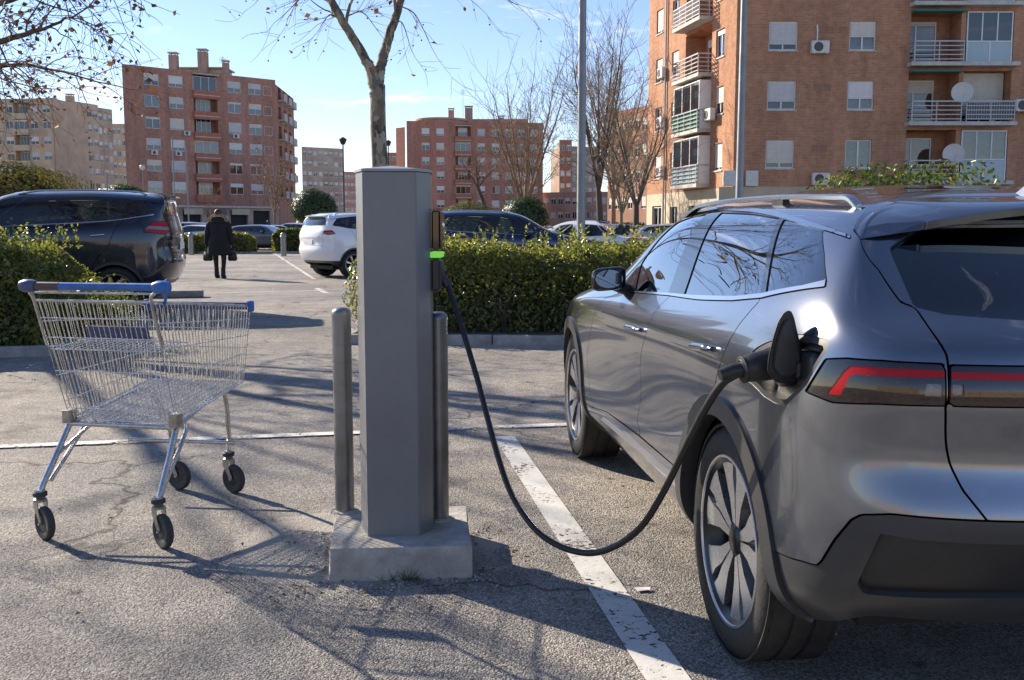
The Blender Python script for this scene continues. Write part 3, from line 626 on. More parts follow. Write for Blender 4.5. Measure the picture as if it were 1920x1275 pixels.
def leaf_mat(name,cols,transl=.35,rough=.45,tcol=None):
    m=bpy.data.materials.new(name); m.use_nodes=True; N,L=nodes_of(m); b=N['Principled BSDF']; o=N['Material Output']
    at=N.new('ShaderNodeAttribute'); at.attribute_name='rnd'
    r=N.new('ShaderNodeValToRGB'); e=r.color_ramp.elements
    while len(e)<len(cols): e.new(.5)
    for i,(q,c) in enumerate(zip(e,cols)): q.position=i/(len(cols)-1); q.color=(*c,1)
    L.new(at.outputs['Fac'],r.inputs[0]); L.new(r.outputs[0],b.inputs['Base Color']); b.inputs['Roughness'].default_value=rough; b.inputs['Specular IOR Level'].default_value=.5
    t=N.new('ShaderNodeBsdfTranslucent'); hs=N.new('ShaderNodeMixRGB'); hs.blend_type='MULTIPLY'; hs.inputs[0].default_value=1; hs.inputs[2].default_value=(*(tcol or (1.6,1.5,.7)),1); L.new(r.outputs[0],hs.inputs[1]); L.new(hs.outputs[0],t.inputs[0])
    mx=N.new('ShaderNodeMixShader'); mx.inputs[0].default_value=transl; L.new(b.outputs[0],mx.inputs[1]); L.new(t.outputs[0],mx.inputs[2]); L.new(mx.outputs[0],o.inputs[0])
    return m
M_HEDGE=leaf_mat('hedge_leaf',[(.06,.08,.035),(.115,.145,.052),(.175,.20,.062),(.26,.26,.08),(.38,.33,.10)],.5,.27)
M_DKLEAF=leaf_mat('dark_leaf',[(.022,.05,.018),(.04,.08,.025),(.07,.12,.035)],.3,.45)
M_OLIVE=leaf_mat('olive_leaf',[(.08,.08,.022),(.14,.125,.03),(.22,.17,.045)],.35,.6)
M_BROWN=leaf_mat('dry_leaf',[(.10,.045,.022),(.16,.08,.035),(.23,.13,.06)],.35,.7,(1.4,1.1,.7))
def leaves(name,C,Nrm,size,material,root,aspect=.5,var=.35,fold=.25,seed=0,jit=.9):
    """C (n,3) centres, Nrm (n,3) preferred facing; pointed folded leaves (two quads each)"""
    r=np.random.default_rng(seed); n=len(C); nn=Nrm+r.normal(0,jit,(n,3)); nn/=np.linalg.norm(nn,axis=1,keepdims=True)
    t=r.normal(size=(n,3)); t-=nn*(t*nn).sum(1,keepdims=True); t/=np.linalg.norm(t,axis=1,keepdims=True); b=np.cross(nn,t)
    L_=size*(1+r.uniform(-var,var,n))[:,None]; W=L_*aspect; up=nn*L_*fold*.5
    V=np.stack([C-t*L_*.5, C-t*L_*.05+b*W*.5+up, C+t*L_*.5, C-t*L_*.05-b*W*.5+up],1)
    F=np.array([[0,1,2],[0,2,3]]); Fa=(F[None]+(np.arange(n)*4)[:,None,None]).reshape(-1,3)
    cv=np.repeat(np.clip(r.normal(.45,.2,n)+fbm(C,1.3/max(.02,size)*.05,seed+9)*.35,0,1),2)
    me=np_mesh(name,V.reshape(-1,3),Fa,attr=cv); o=link(name,me,material,root); o['kind']='stuff'; return o
M_WOODC=mat('hedge_wood',(.05,.038,.028),.9,noise=(20,.4))
def fbm(P,s,seed=0):
    r=np.random.default_rng(seed); v=0
    for k in range(5):
        d=r.normal(size=(3,3)); ph=r.uniform(0,6.28,3); q=P@d.T*s*1.7**k*.6+ph; v=v+np.sin(q).sum(1)/1.6**k
    return v/6
def hedge(label,poly,h,n,size,material,seed,group=None,rough=.14,bare=.0,name='hedge',z0=.05,shoots=0):
    """clipped hedge over a convex quad footprint poly [(x,y)*4]"""
    r=np.random.default_rng(seed); poly=np.array([p[:2] for p in poly],float); c=poly.mean(0); root=thing(name,label,'hedge',(c[0],c[1],0),group=group)
    A,B,C_,D=poly
    lens=np.array([np.hypot(*(B-A)),np.hypot(*(C_-B)),np.hypot(*(D-C_)),np.hypot(*(A-D))]); areas=np.r_[lens*h,lens[0]*lens[1]]
    pick=r.choice(5,n,p=areas/areas.sum()); s_=r.random(n); t_=r.random(n)
    P=np.zeros((n,3)); Nn=np.zeros((n,3)); ed=[(A,B),(B,C_),(C_,D),(D,A)]
    for k in range(4):
        q=pick==k; a,b=ed[k]; P[q,:2]=a+(b-a)*s_[q,None]; P[q,2]=z0+h*t_[q]; d=b-a; Nn[q]=np.array([d[1],-d[0],0])/np.hypot(*d)
    q=pick==4; P[q,:2]=(A*(1-s_[q,None])+B*s_[q,None])*(1-t_[q,None])+(D*(1-s_[q,None])+C_*s_[q,None])*t_[q,None]; P[q,2]=z0+h; Nn[q]=(0,0,1)
    dep=np.abs(r.normal(0,.15,n)); lump=fbm(P,1.5,seed+2)*rough*.7+fbm(P,3.2,seed)*rough*.6+fbm(P,8.,seed+1)*rough*.35
    P=P+Nn*(lump-dep)[:,None]; 
    q_=np.stack([np.abs(np.cross(e_[1]-e_[0],P[:,:2]-e_[0]))/np.hypot(*(e_[1]-e_[0])) for e_ in ed]).min(0) if len(poly)==4 else 0
    rd=np.clip(1-q_/.38,0,1)*np.clip((P[:,2]-h+.55)/.55,0,1); P[:,2]-=rd**2*.24; bz=np.clip((P[:,2]-h+.5)/.5,0,1)**2
    for e_ in ed:
        dd=unit(e_[1]-e_[0]); nn_=np.array([-dd[1],dd[0]]); d1=(P[:,:2]-e_[0])@nn_; P[:,:2]+=nn_*(np.clip(1-np.abs(d1)/.3,0,1)*bz*.20)[:,None]
    P[:,2]=np.maximum(P[:,2],.06)
    Nn=Nn+np.array([0,0,.45])
    leaves('foliage',P-np.array([*c,0]),Nn,size,material,root,seed=seed)
    # inner twigs block
    inn=[]
    for i in range(4):
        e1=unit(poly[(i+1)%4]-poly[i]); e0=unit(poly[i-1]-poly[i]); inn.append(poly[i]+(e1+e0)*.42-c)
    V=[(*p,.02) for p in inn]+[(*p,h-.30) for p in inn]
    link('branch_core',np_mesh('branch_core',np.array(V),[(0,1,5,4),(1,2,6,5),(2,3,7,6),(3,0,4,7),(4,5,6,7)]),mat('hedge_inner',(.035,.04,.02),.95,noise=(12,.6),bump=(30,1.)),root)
    S=[]
    for k in range(60):
        p=A+(B-A)*r.random()-c; p=p+(-p)/max(.3,np.hypot(*p))*r.uniform(.05,.3); a=np.array([*p,.02]); b=a+np.array([r.normal(0,.12),r.normal(0,.12),r.uniform(.3,.6)]); S.append((a,b,.012,.006))
    o=link('stems',seg_mesh('stems',S,4),M_WOODC,root); o['kind']='stuff'
    if shoots:
        C=[];Nv=[]
        for k in range(shoots):
            s0,t0=r.random(),r.random(); b=(A*(1-s0)+B*s0)*(1-t0)+(D*(1-s0)+C_*s0)*t0-c; hh=r.uniform(.1,.32); d=np.array([r.normal(0,.25),r.normal(0,.25),1.])
            for j in range(10): C.append(np.array([*b,h-.02])+d*hh*j/9+r.normal(0,.012,3)); Nv.append(r.normal(size=3))
        leaves('shoots',np.array(C),np.array(Nv),size*.9,material,root,seed=seed+5)
    return root
# hedge on the right bed, hedge on the left bed
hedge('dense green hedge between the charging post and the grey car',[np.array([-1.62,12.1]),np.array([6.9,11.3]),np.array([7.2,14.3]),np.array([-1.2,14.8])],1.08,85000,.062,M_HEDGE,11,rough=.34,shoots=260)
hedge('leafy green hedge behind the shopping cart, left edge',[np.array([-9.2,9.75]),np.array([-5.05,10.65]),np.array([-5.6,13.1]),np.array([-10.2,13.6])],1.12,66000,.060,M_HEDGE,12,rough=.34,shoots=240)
# loose low shrub of young shoots right of that hedge
def shrub(label,loc,rx,ry,h,n,size,material,seed,name='shrub',trunk=0,cat='shrub',clump=.25,z0=0.,core=.7,hollow=.45):
    r=np.random.default_rng(seed); root=thing(name,label,cat,(loc[0],loc[1],0))
    v=r.normal(size=(n,3)); v/=np.linalg.norm(v,axis=1,keepdims=True); rad=r.uniform(hollow,1.,n)**.6
    lump=1+clump*fbm(v,2.2,seed)+clump*.5*fbm(v,5.5,seed+3); P=v*(rad*lump)[:,None]*np.array([rx,ry,h/2])+np.array([0,0,z0+h/2])
    keep=P[:,2]>.04; P=P[keep]; v=v[keep]
    leaves('crown',P,v+np.array([0,0,.3]),size,material,root,seed=seed)
    if core:
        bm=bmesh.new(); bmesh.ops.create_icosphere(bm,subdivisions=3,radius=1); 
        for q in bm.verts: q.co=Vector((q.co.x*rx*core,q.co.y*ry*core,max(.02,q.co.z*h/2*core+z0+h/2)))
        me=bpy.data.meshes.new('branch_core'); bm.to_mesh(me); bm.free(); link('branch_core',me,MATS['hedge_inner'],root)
    if trunk:
        mb=MB(); mb.tube([(0,0,-.05),(.05,0,z0*.5),(0,.05,z0+h*.4)],[trunk,trunk*.85,trunk*.5],8); mb.build('trunk',M_WOODC,root,smooth=60)
        S=[(np.array([0,0,z0*.8]),np.array([r.normal(0,rx*.5),r.normal(0,ry*.5),z0+h*r.uniform(.3,.8)]),trunk*.4,trunk*.1) for _ in range(14)]
        link('limbs',seg_mesh('limbs',S,5),M_WOODC,root)
    return root
shrub('loose yellow-green shrub between the left hedge and the dark SUV',(-4.75,11.35),.5,.5,.8,2000,.058,leaf_mat('young_leaf',[(.06,.10,.02),(.12,.15,.03),(.22,.22,.05)],.4),21,core=0,hollow=.05)
shrub('small green shrub behind the left bollard',(-1.72,12.5),.45,.5,1.15,1900,.058,M_HEDGE,22,core=.4,hollow=.2)
P_=AT(240,400,72.); shrub('rounded dark evergreen tree behind the dark SUV',P_[:2],2.7,2.6,3.7,9000,.30,M_DKLEAF,23,name='evergreen_tree',trunk=.14,cat='tree',z0=.7)
P_=AT(590,400,78.); shrub('small rounded evergreen tree left of the charging post',P_[:2],1.75,1.7,3.1,6000,.26,M_DKLEAF,24,name='evergreen_tree',trunk=.12,cat='tree',z0=1.1)
P_=AT(50,330,85.); shrub('olive-yellow bushy tree at the left edge over the dark SUV',(P_[0]-1,P_[1]),4.6,4,6.,9000,.34,M_OLIVE,25,name='bushy_tree',trunk=.2,cat='tree',z0=.9,clump=.4)
P_=AT(985,395,46.); shrub('round glossy evergreen bush behind the blue SUV',P_[:2],1.15,1.1,2.0,5200,.14,M_DKLEAF,26,z0=.8,trunk=.06)
P_=AT(880,395,48.); shrub('wide olive-green bush behind the blue SUV roof',P_[:2],1.8,1.4,2.1,5200,.15,leaf_mat('pale_leaf',[(.06,.075,.025),(.10,.115,.035),(.17,.17,.06)],.35),27,z0=.3,clump=.35,core=.5)
P_=AT(1690,335,17.5); shrub('leafy light-green bush showing above the grey car roof',(P_[0]-.1,P_[1]),1.9,1.2,2.62,9000,.10,leaf_mat('light_leaf',[(.06,.10,.022),(.12,.16,.04),(.24,.26,.08)],.4,.35),28,clump=.35,core=.5,hollow=.3)
# far hedges along the verge
for (lab,a,b,yy,hh,sd,m) in (('low clipped far hedge left of the walking person',(-17.8,51),(-13.4,51.2),1.5,.95,31,M_HEDGE),('low clipped far hedge right of the walking person',(-12.4,51.6),(-9.0,52.),1.7,1.15,32,M_HEDGE),('far clipped hedge beneath the bare central trees',(3.0,52),(13,54),1.6,1.05,33,M_HEDGE),('long dark hedge in front of the far right street',(5.,66),(17,68),1.4,1.6,34,M_DKLEAF)):
    a=np.array(a,float); b=np.array(b,float); t=unit(b-a); n=np.array([-t[1],t[0]])*yy
    hedge(lab,[a,b,b+n,a+n],hh,9000,.18,m,sd,rough=.2)
# ---- plane tree behind the charging post
M_PLANE=bpy.data.materials.new('plane_bark'); M_PLANE.use_nodes=True
N,L_=nodes_of(M_PLANE); b_=N['Principled BSDF']; t_=N.new('ShaderNodeTexCoord'); vo=N.new('ShaderNodeTexVoronoi'); vo.inputs['Scale'].default_value=7.5; mpn=N.new('ShaderNodeMapping'); mpn.inputs['Scale'].default_value=(1.4,1.4,.7); L_.new(t_.outputs['Object'],mpn.inputs[0])
nz_=N.new('ShaderNodeTexNoise'); nz_.inputs['Scale'].default_value=6; nz_.inputs['Detail'].default_value=6; L_.new(mpn.outputs[0],nz_.inputs[0]); ad_=N.new('ShaderNodeMixRGB'); ad_.inputs[0].default_value=.25; L_.new(mpn.outputs[0],ad_.inputs[1]); L_.new(nz_.outputs['Color'],ad_.inputs[2]); L_.new(ad_.outputs[0],vo.inputs[0])
sp_=N.new('ShaderNodeSeparateColor'); L_.new(vo.outputs['Color'],sp_.inputs[0]); rp_=N.new('ShaderNodeValToRGB'); e=rp_.color_ramp.elements
for _ in range(2): e.new(.5)
for q,(p,c) in zip(e,[(0,(.075,.06,.045)),(.35,(.17,.14,.10)),(.65,(.27,.235,.17)),(1,(.40,.36,.27))]): q.position=p; q.color=(*c,1)
L_.new(sp_.outputs[0],rp_.inputs[0]); L_.new(rp_.outputs[0],b_.inputs['Base Color']); b_.inputs['Roughness'].default_value=.85
bp_=N.new('ShaderNodeBump'); bp_.inputs['Strength'].default_value=.7; bp_.inputs['Distance'].default_value=.03; L_.new(nz_.outputs[0],bp_.inputs['Height']); L_.new(bp_.outputs[0],b_.inputs['Normal'])
M_BARK=mat('grey_bark',(.16,.125,.095),.9,noise=(9,.45),bump=(25,.8)); M_BARKD=mat('dark_bark',(.085,.066,.052),.9,noise=(9,.4),bump=(25,.8)); M_TWIG=mat('twig_bark',(.22,.16,.11),.85,noise=(5,.3))
def balls(P,r_,m,root,name='seed_balls'):
    bm=bmesh.new(); bmesh.ops.create_icosphere(bm,subdivisions=1,radius=1); bm.verts.index_update(); V0=np.array([v.co for v in bm.verts]); F0=np.array([[v.index for v in f.verts] for f in bm.faces]); bm.free()
    n=len(P); V=(V0[None]*r_+P[:,None]).reshape(-1,3); F=(F0[None]+(np.arange(n)*len(V0))[:,None,None]).reshape(-1,3)
    o=link(name,np_mesh(name,V,F,smooth=True),m,root); o['kind']='stuff'
Y=23.; base=AT(711,400,Y); base[2]=0
root=thing('plane_tree','bare plane tree with mottled forked trunk behind the charging post','tree',tuple(base))
T=Tree(3,minr=.006,up=.10,spread=.8,kids=(2,4),ratio=.66,maxd=5,droop=.05)
fork=AT(708,160,Y)
mb=MB(); tp=catmull([base+np.array([0,0,-.1]),base+np.array([.02,0,.5]),AT(713,330,Y),AT(709,240,Y),fork],6); rr=np.interp(np.linspace(0,1,len(tp)),[0,.06,.2,.8,1],[.27,.21,.195,.178,.172]); tp=np.vstack([tp,tp[-1]+np.array([0,0,.10])]); rr=np.r_[rr,.11]; mb.tube(tp-base,rr,14); mb.build('trunk',M_PLANE,root,smooth=70)
T.limb([fork-np.array([0,0,.45]),AT(697,140,Y-.05),AT(688,115,Y-.1),AT(655,60,Y-.3),AT(618,-5,Y-.5),AT(575,-90,Y-.7),AT(540,-220,Y-.9),AT(520,-330,Y-1.)],.135,.045,2,10,2.1,.42)
T.limb([fork-np.array([0,0,.45]),AT(711,140,Y+.05),AT(716,115,Y+.1),AT(733,60,Y+.2),AT(752,-5,Y+.4),AT(775,-100,Y+.5),AT(800,-230,Y+.4),AT(830,-380,Y+.3)],.145,.05,2,10,2.1,.45)
T.limb([AT(752,-5,Y+.4),AT(700,-100,Y+.8),AT(690,-260,Y+1.2)],.07,.03,2,6,1.8,.2)
# drooping outer twigs seen at the frame's top
for (u,v,du,dv) in ((640,40,-45,20),(600,-25,-60,60),(585,-60,-110,70),(740,40,30,50),(750,10,60,80),(765,-50,130,60),(780,-60,190,70),(650,30,60,30),(620,-5,-90,35),(840,-40,120,45)):
    p=AT(u,v,Y); q=AT(u+du,v+dv,Y+rng.uniform(-1,1)); m_=(p+q)/2+np.array([0,0,.25]); T.limb([p,m_,q],.022,.008,4,5,.75,.2)
T.emit(root,M_PLANE,base)
E_=np.array([e[0] for e in T.ends]); k=rng.random(len(E_))<.16; balls(E_[k]-base+np.array([0,0,-.06]),.022,M_BROWN if False else mat('seed_ball',(.13,.075,.04),.9),root)
k=rng.random(len(E_))<.10; leaves('dry_leaves',E_[k]-base,np.tile([0,0,1.],(k.sum(),1)),.13,M_BROWN,root,aspect=.8,seed=5)
# ---- brown-leaved tree whose branches enter at the top left (trunk outside the frame)
Y=13.5; base=np.array([-9.6,14.2,0.]); root=thing('plane_tree','tree whose bare branches with brown leaves hang in at the top left','tree',tuple(base))
T=Tree(9,minr=.004,up=.03,spread=.9,kids=(3,5),ratio=.66,maxd=5,droop=.06)
mb=MB(); mb.tube(catmull([base+np.array([0,0,-.1]),base+np.array([.05,0,1.5]),base+np.array([0,.1,3.2])],5)-base,np.linspace(.22,.17,11),12); mb.build('trunk',M_PLANE,root,smooth=70)
top=base+np.array([0,.1,3.1])
for pts,r0,kl in (([top,AT(-120,120,Y),AT(-20,85,Y-.4),AT(60,60,Y-.7),AT(115,40,Y-1.)],.062,.9),([top,AT(-130,60,Y),AT(-40,20,Y-1),AT(50,-10,Y-1.5),AT(130,-30,Y-2)],.065,1.0),([top,AT(-140,0,Y),AT(-60,-60,Y-.5),AT(20,-110,Y-.5),AT(90,-170,Y-1)],.08,1.0),
    ([top,AT(-110,140,Y+.5),AT(-30,130,Y+.2),AT(40,120,Y+.1),AT(90,130,Y)],.045,.8),([top,base+np.array([-1.,-.5,5]),base+np.array([-2,-1.,7]),base+np.array([-2.5,-1.5,9])],.12,1.8),([top,base+np.array([.3,.8,5]),base+np.array([.8,1.5,7.2]),base+np.array([1.2,2.,9.5])],.12,1.8),([top,base+np.array([1.2,-1.,4.6]),base+np.array([2.6,-2.2,6.4]),base+np.array([3.6,-3.6,8.])],.11,1.7)):
    T.limb(pts,r0,.02,3,9,kl,.25)
T.emit(root,M_BARK,base)
E_=np.array([e[0] for e in T.ends]); k=rng.random(len(E_))<.6; EE=E_[k]+rng.normal(0,.04,(k.sum(),3)); leaves('dry_leaves',EE-base,np.tile([0,-.6,.6],(len(EE),1)),.068,M_BROWN,root,aspect=.75,seed=6)
# ---- bare trees further back
def bare(label,loc,h,fork,seed,m,r=.2,spread=.85,nl=6,lean=(0,0),maxd=5,minr=.012,up=.14,leafd=0,crown=.5,name='bare_tree',lr=.9):
    base=np.array([loc[0],loc[1],0.]); root=thing(name,label,'tree',tuple(base)); T=Tree(seed,minr=minr,up=up,spread=spread,kids=(2,5),ratio=.66,maxd=maxd,wander=.2)
    lean=np.array([lean[0],lean[1],0.]); top=base+lean*fork+np.array([0,0,fork]); mb=MB(); tp=catmull([base+np.array([0,0,-.1]),base+lean*fork*.4+np.array([0,0,fork*.5]),top],5); mb.tube(tp-base,np.linspace(r,r*.75,len(tp)),9); mb.build('trunk',m,root,smooth=70)
    rr=np.random.default_rng(seed+50)
    for k in range(nl):
        a=2*math.pi*(k+rr.uniform(-.3,.3))/nl; o=np.array([math.cos(a),math.sin(a),0])*crown*h*rr.uniform(.25,.55); H2=(h-fork)*rr.uniform(.6,.9)
        T.limb([top-np.array([0,0,.1]),top+o*.4+np.array([0,0,H2*.4]),top+o*.8+np.array([0,0,H2*.75]),top+o+np.array([0,0,H2])],r*.40,r*.10,2,13,h*.17*lr,.12)
    T.emit(root,m,base,M_TWIG)
    if leafd:
        E_=np.array([e[0] for e in T.ends]); kk=rr.random(len(E_))<leafd; E2=E_[kk]; leaves('dry_leaves',E2-base+rr.normal(0,.1,E2.shape),np.tile([0,0,1.],(len(E2),1)),.22,M_BROWN,root,aspect=.7,seed=seed)
    return root
P_=AT(1000,400,62.); bare('broad bare tree with leaning trunk in front of the central red block',P_[:2],11.2,2.2,41,M_TWIG,.22,lean=(-.25,0),nl=8,crown=.42,minr=.011,lr=1.15)
P_=AT(1128,400,52.); bare('tall bare tree with dark trunk left of the orange building',P_[:2],12.,3.2,42,M_BARKD,.2,lean=(-.05,0),nl=7,crown=.35,minr=.010,lr=1.1)
P_=AT(1193,400,47.); bare('dark forked bare tree right beside the orange building corner',P_[:2],8.0,2.3,43,M_BARKD,.17,nl=6,crown=.5,minr=.009,lr=1.2)
P_=AT(1150,400,66.); bare('tall pale bare tree behind the two dark trunks',P_[:2],12.8,3.0,44,M_TWIG,.2,nl=8,crown=.4,minr=.011,lr=1.15)
P_=AT(932,395,56.); bare('thin bare tree with dark leaning stem over the blue SUV',P_[:2],5.6,3.6,45,M_BARKD,.13,lean=(-.3,0),nl=4,crown=.4,minr=.012,maxd=4)
P_=AT(515,400,84.); bare('small twiggy tree with dry leaves in front of the red block',P_[:2],8.6,2.4,46,M_TWIG,.14,nl=7,crown=.38,minr=.013,leafd=.22,lr=.95)
P_=AT(395,400,88.); bare('slender bare sapling in front of the red block shops',P_[:2],5.2,1.8,47,M_TWIG,.07,nl=5,crown=.3,minr=.016,maxd=4)
P_=AT(1165,400,40.); bare('yellowish slender bare tree behind the white sedan',P_[:2],5.4,1.9,48,mat('yellow_bark',(.20,.16,.085),.85,noise=(5,.3)),.09,nl=6,crown=.4,minr=.010,maxd=4)
# ------------------------------------------------------------------ car bodies: one spline skin, cut along panel outlines
def bspl(C,u,v):
    """C padded control net (rows+2, cols+2, 3); u along cols, v along rows"""
    m,n=C.shape[0]-2,C.shape[1]-2
    u=np.clip(u,0,n-1-1e-9); v=np.clip(v,0,m-1-1e-9)
    iu=np.floor(u).astype(int); iv=np.floor(v).astype(int); a=u-iu; b=v-iv
    def w(t): return [(1-t)**3/6,(3*t**3-6*t**2+4)/6,(-3*t**3+3*t**2+3*t+1)/6,t**3/6]
    wu,wv=w(a),w(b); P=0
    for i in range(4):
        for j in range(4):
            P=P+(wv[i]*wu[j])[...,None]*C[iv+i,iu+j]
    return P
def pad(N):
    F=np.array([1,-1,1.])
    N=np.concatenate([N[:,1:2]*F,N,N[:,-2:-1]*F],1)
    return np.concatenate([2*N[:1]-N[1:2],N,N[-2:-1]*F],0)
SZ=np.array([.25,.34,.50,.66,.80,.92,1.00,1.06,1.10,1.20,1.30,1.375,1.425,1.46,1.485,1.49])
SY=np.array([.82,.925,.94,.935,.935,.928,.912,.88,.855,.80,.742,.685,.60,.48,.25,0])
RX=np.array([-.72,-.80,-.868,-.915,-.838,-.888,-.872,-.845,-.74,-.63,-.50,-.405,-.34,-.22,-.12,-.08])
RZ=np.array([.35,.40,.52,.66,.80,.92,1.01,1.085,1.135,1.22,1.31,1.38,1.41,1.43,1.44,1.445])
def ev_net():
    n=16; N=np.zeros((16,n,3))
    taper=np.array([.93,.97,1,1,1,1,1,.985,.95,.90,.86,.82,.75,.6,.3,0])
    # rear
    for c,(y,dx) in enumerate([(0,0),(.33,.012),(.60,.05),(.79,.135)]):
        for r in range(16):
            N[r,c]=(RX[r]+dx*(1 if r<9 else [.8,.65,.5,.35,.15,.05,0][r-9]),y*taper[r],RZ[r])
    def side(c,x,yk,belt,roof,low=None,xs=None):
        for r in range(16):
            z=SZ[r]
            if r>=5 and r<=8: z=.92+(z-.92)*(belt-.92)/(1.10-.92)
            if r>8: z=belt+(z-1.10)*(roof-belt)/(1.49-1.10)
            yy=SY[r]*yk[r] if hasattr(yk,'__len__') else SY[r]*yk
            if low is not None and r in low: yy+=low[r]
            N[r,c]=(x+(xs[r] if xs is not None else 0),yy,z)
    up=lambda a,b:np.r_[np.full(9,a),np.linspace(a,b,7)]
    xs4=np.r_[np.zeros(7),.0,.02,.08,.15,.225,.30,.42,.505,.535]
    side(4,-.60,.962,1.155,1.45,xs=xs4); N[0,4,2]=.33; N[1,4,2]=.38
    xs5=np.r_[np.zeros(8),.02,.05,.08,.11,.14,.22,.32,.36]
    side(5,-.36,.998,1.155,1.465,xs=xs5)
    side(6,-.02,1.005,1.135,1.485,xs=np.r_[np.zeros(9),.02,.04,.05,.06,.1,.2,.24])
    sc={2:-.006,3:-.011,4:-.008}
    side(7,.42,1.0,1.105,1.505,sc)
    side(8,1.02,1.0,1.08,1.508,sc)
    side(9,1.6,1.0,1.06,1.30,sc)
    N[9:,9]=[(1.68,.815,1.17),(1.66,.765,1.27),(1.62,.70,1.365),(1.57,.61,1.43),(1.53,.48,1.465),(1.5,.25,1.485),(1.5,0,1.49)]
    side(10,2.15,1.0,1.04,1.1,sc)
    N[7:,10]=[(2.15,.875,1.01),(2.12,.84,1.048),(2.07,.81,1.085),(2.02,.76,1.125),(1.98,.70,1.165),(1.95,.61,1.2),(1.93,.45,1.22),(1.92,.24,1.235),(1.92,0,1.24)]
    side(11,2.767,1.0,1.0,1.05)
    N[5:,11]=[(2.767,.93,.88),(2.767,.915,.94),(2.76,.885,.975),(2.74,.83,1.0),(2.68,.75,1.015),(2.6,.66,1.025),(2.5,.58,1.035),(2.42,.48,1.045),(2.37,.36,1.05),(2.33,.2,1.055),(2.32,0,1.06)]
    N[:,12]=[(3.22,y,z) for y,z in zip(SY*.96,SZ)]
    N[5:,12]=[(3.22,.885,.83),(3.22,.865,.88),(3.2,.83,.91),(3.17,.77,.935),(3.12,.69,.95),(3.05,.6,.965),(2.97,.51,.975),(2.9,.42,.985),(2.85,.32,.99),(2.82,.18,.995),(2.8,0,1.0)]
    fx=np.array([3.40,3.48,3.52,3.54,3.54,3.52,3.49,3.46,3.42,3.36,3.3,3.24,3.18,3.13,3.1,3.08])
    fz=np.array([.27,.34,.48,.6,.7,.78,.83,.86,.885,.9,.915,.925,.935,.945,.95,.955])
    ft=np.array([.95,.99,1,1,1,1,.99,.97,.94,.88,.8,.7,.58,.42,.22,0])
    for c,(y,dx) in zip((13,14,15),[(.76,-.10),(.40,-.0),(0,.03)]):
        for r in range(16): N[r,c]=(fx[r]+dx,y*ft[r],fz[r])
    return N

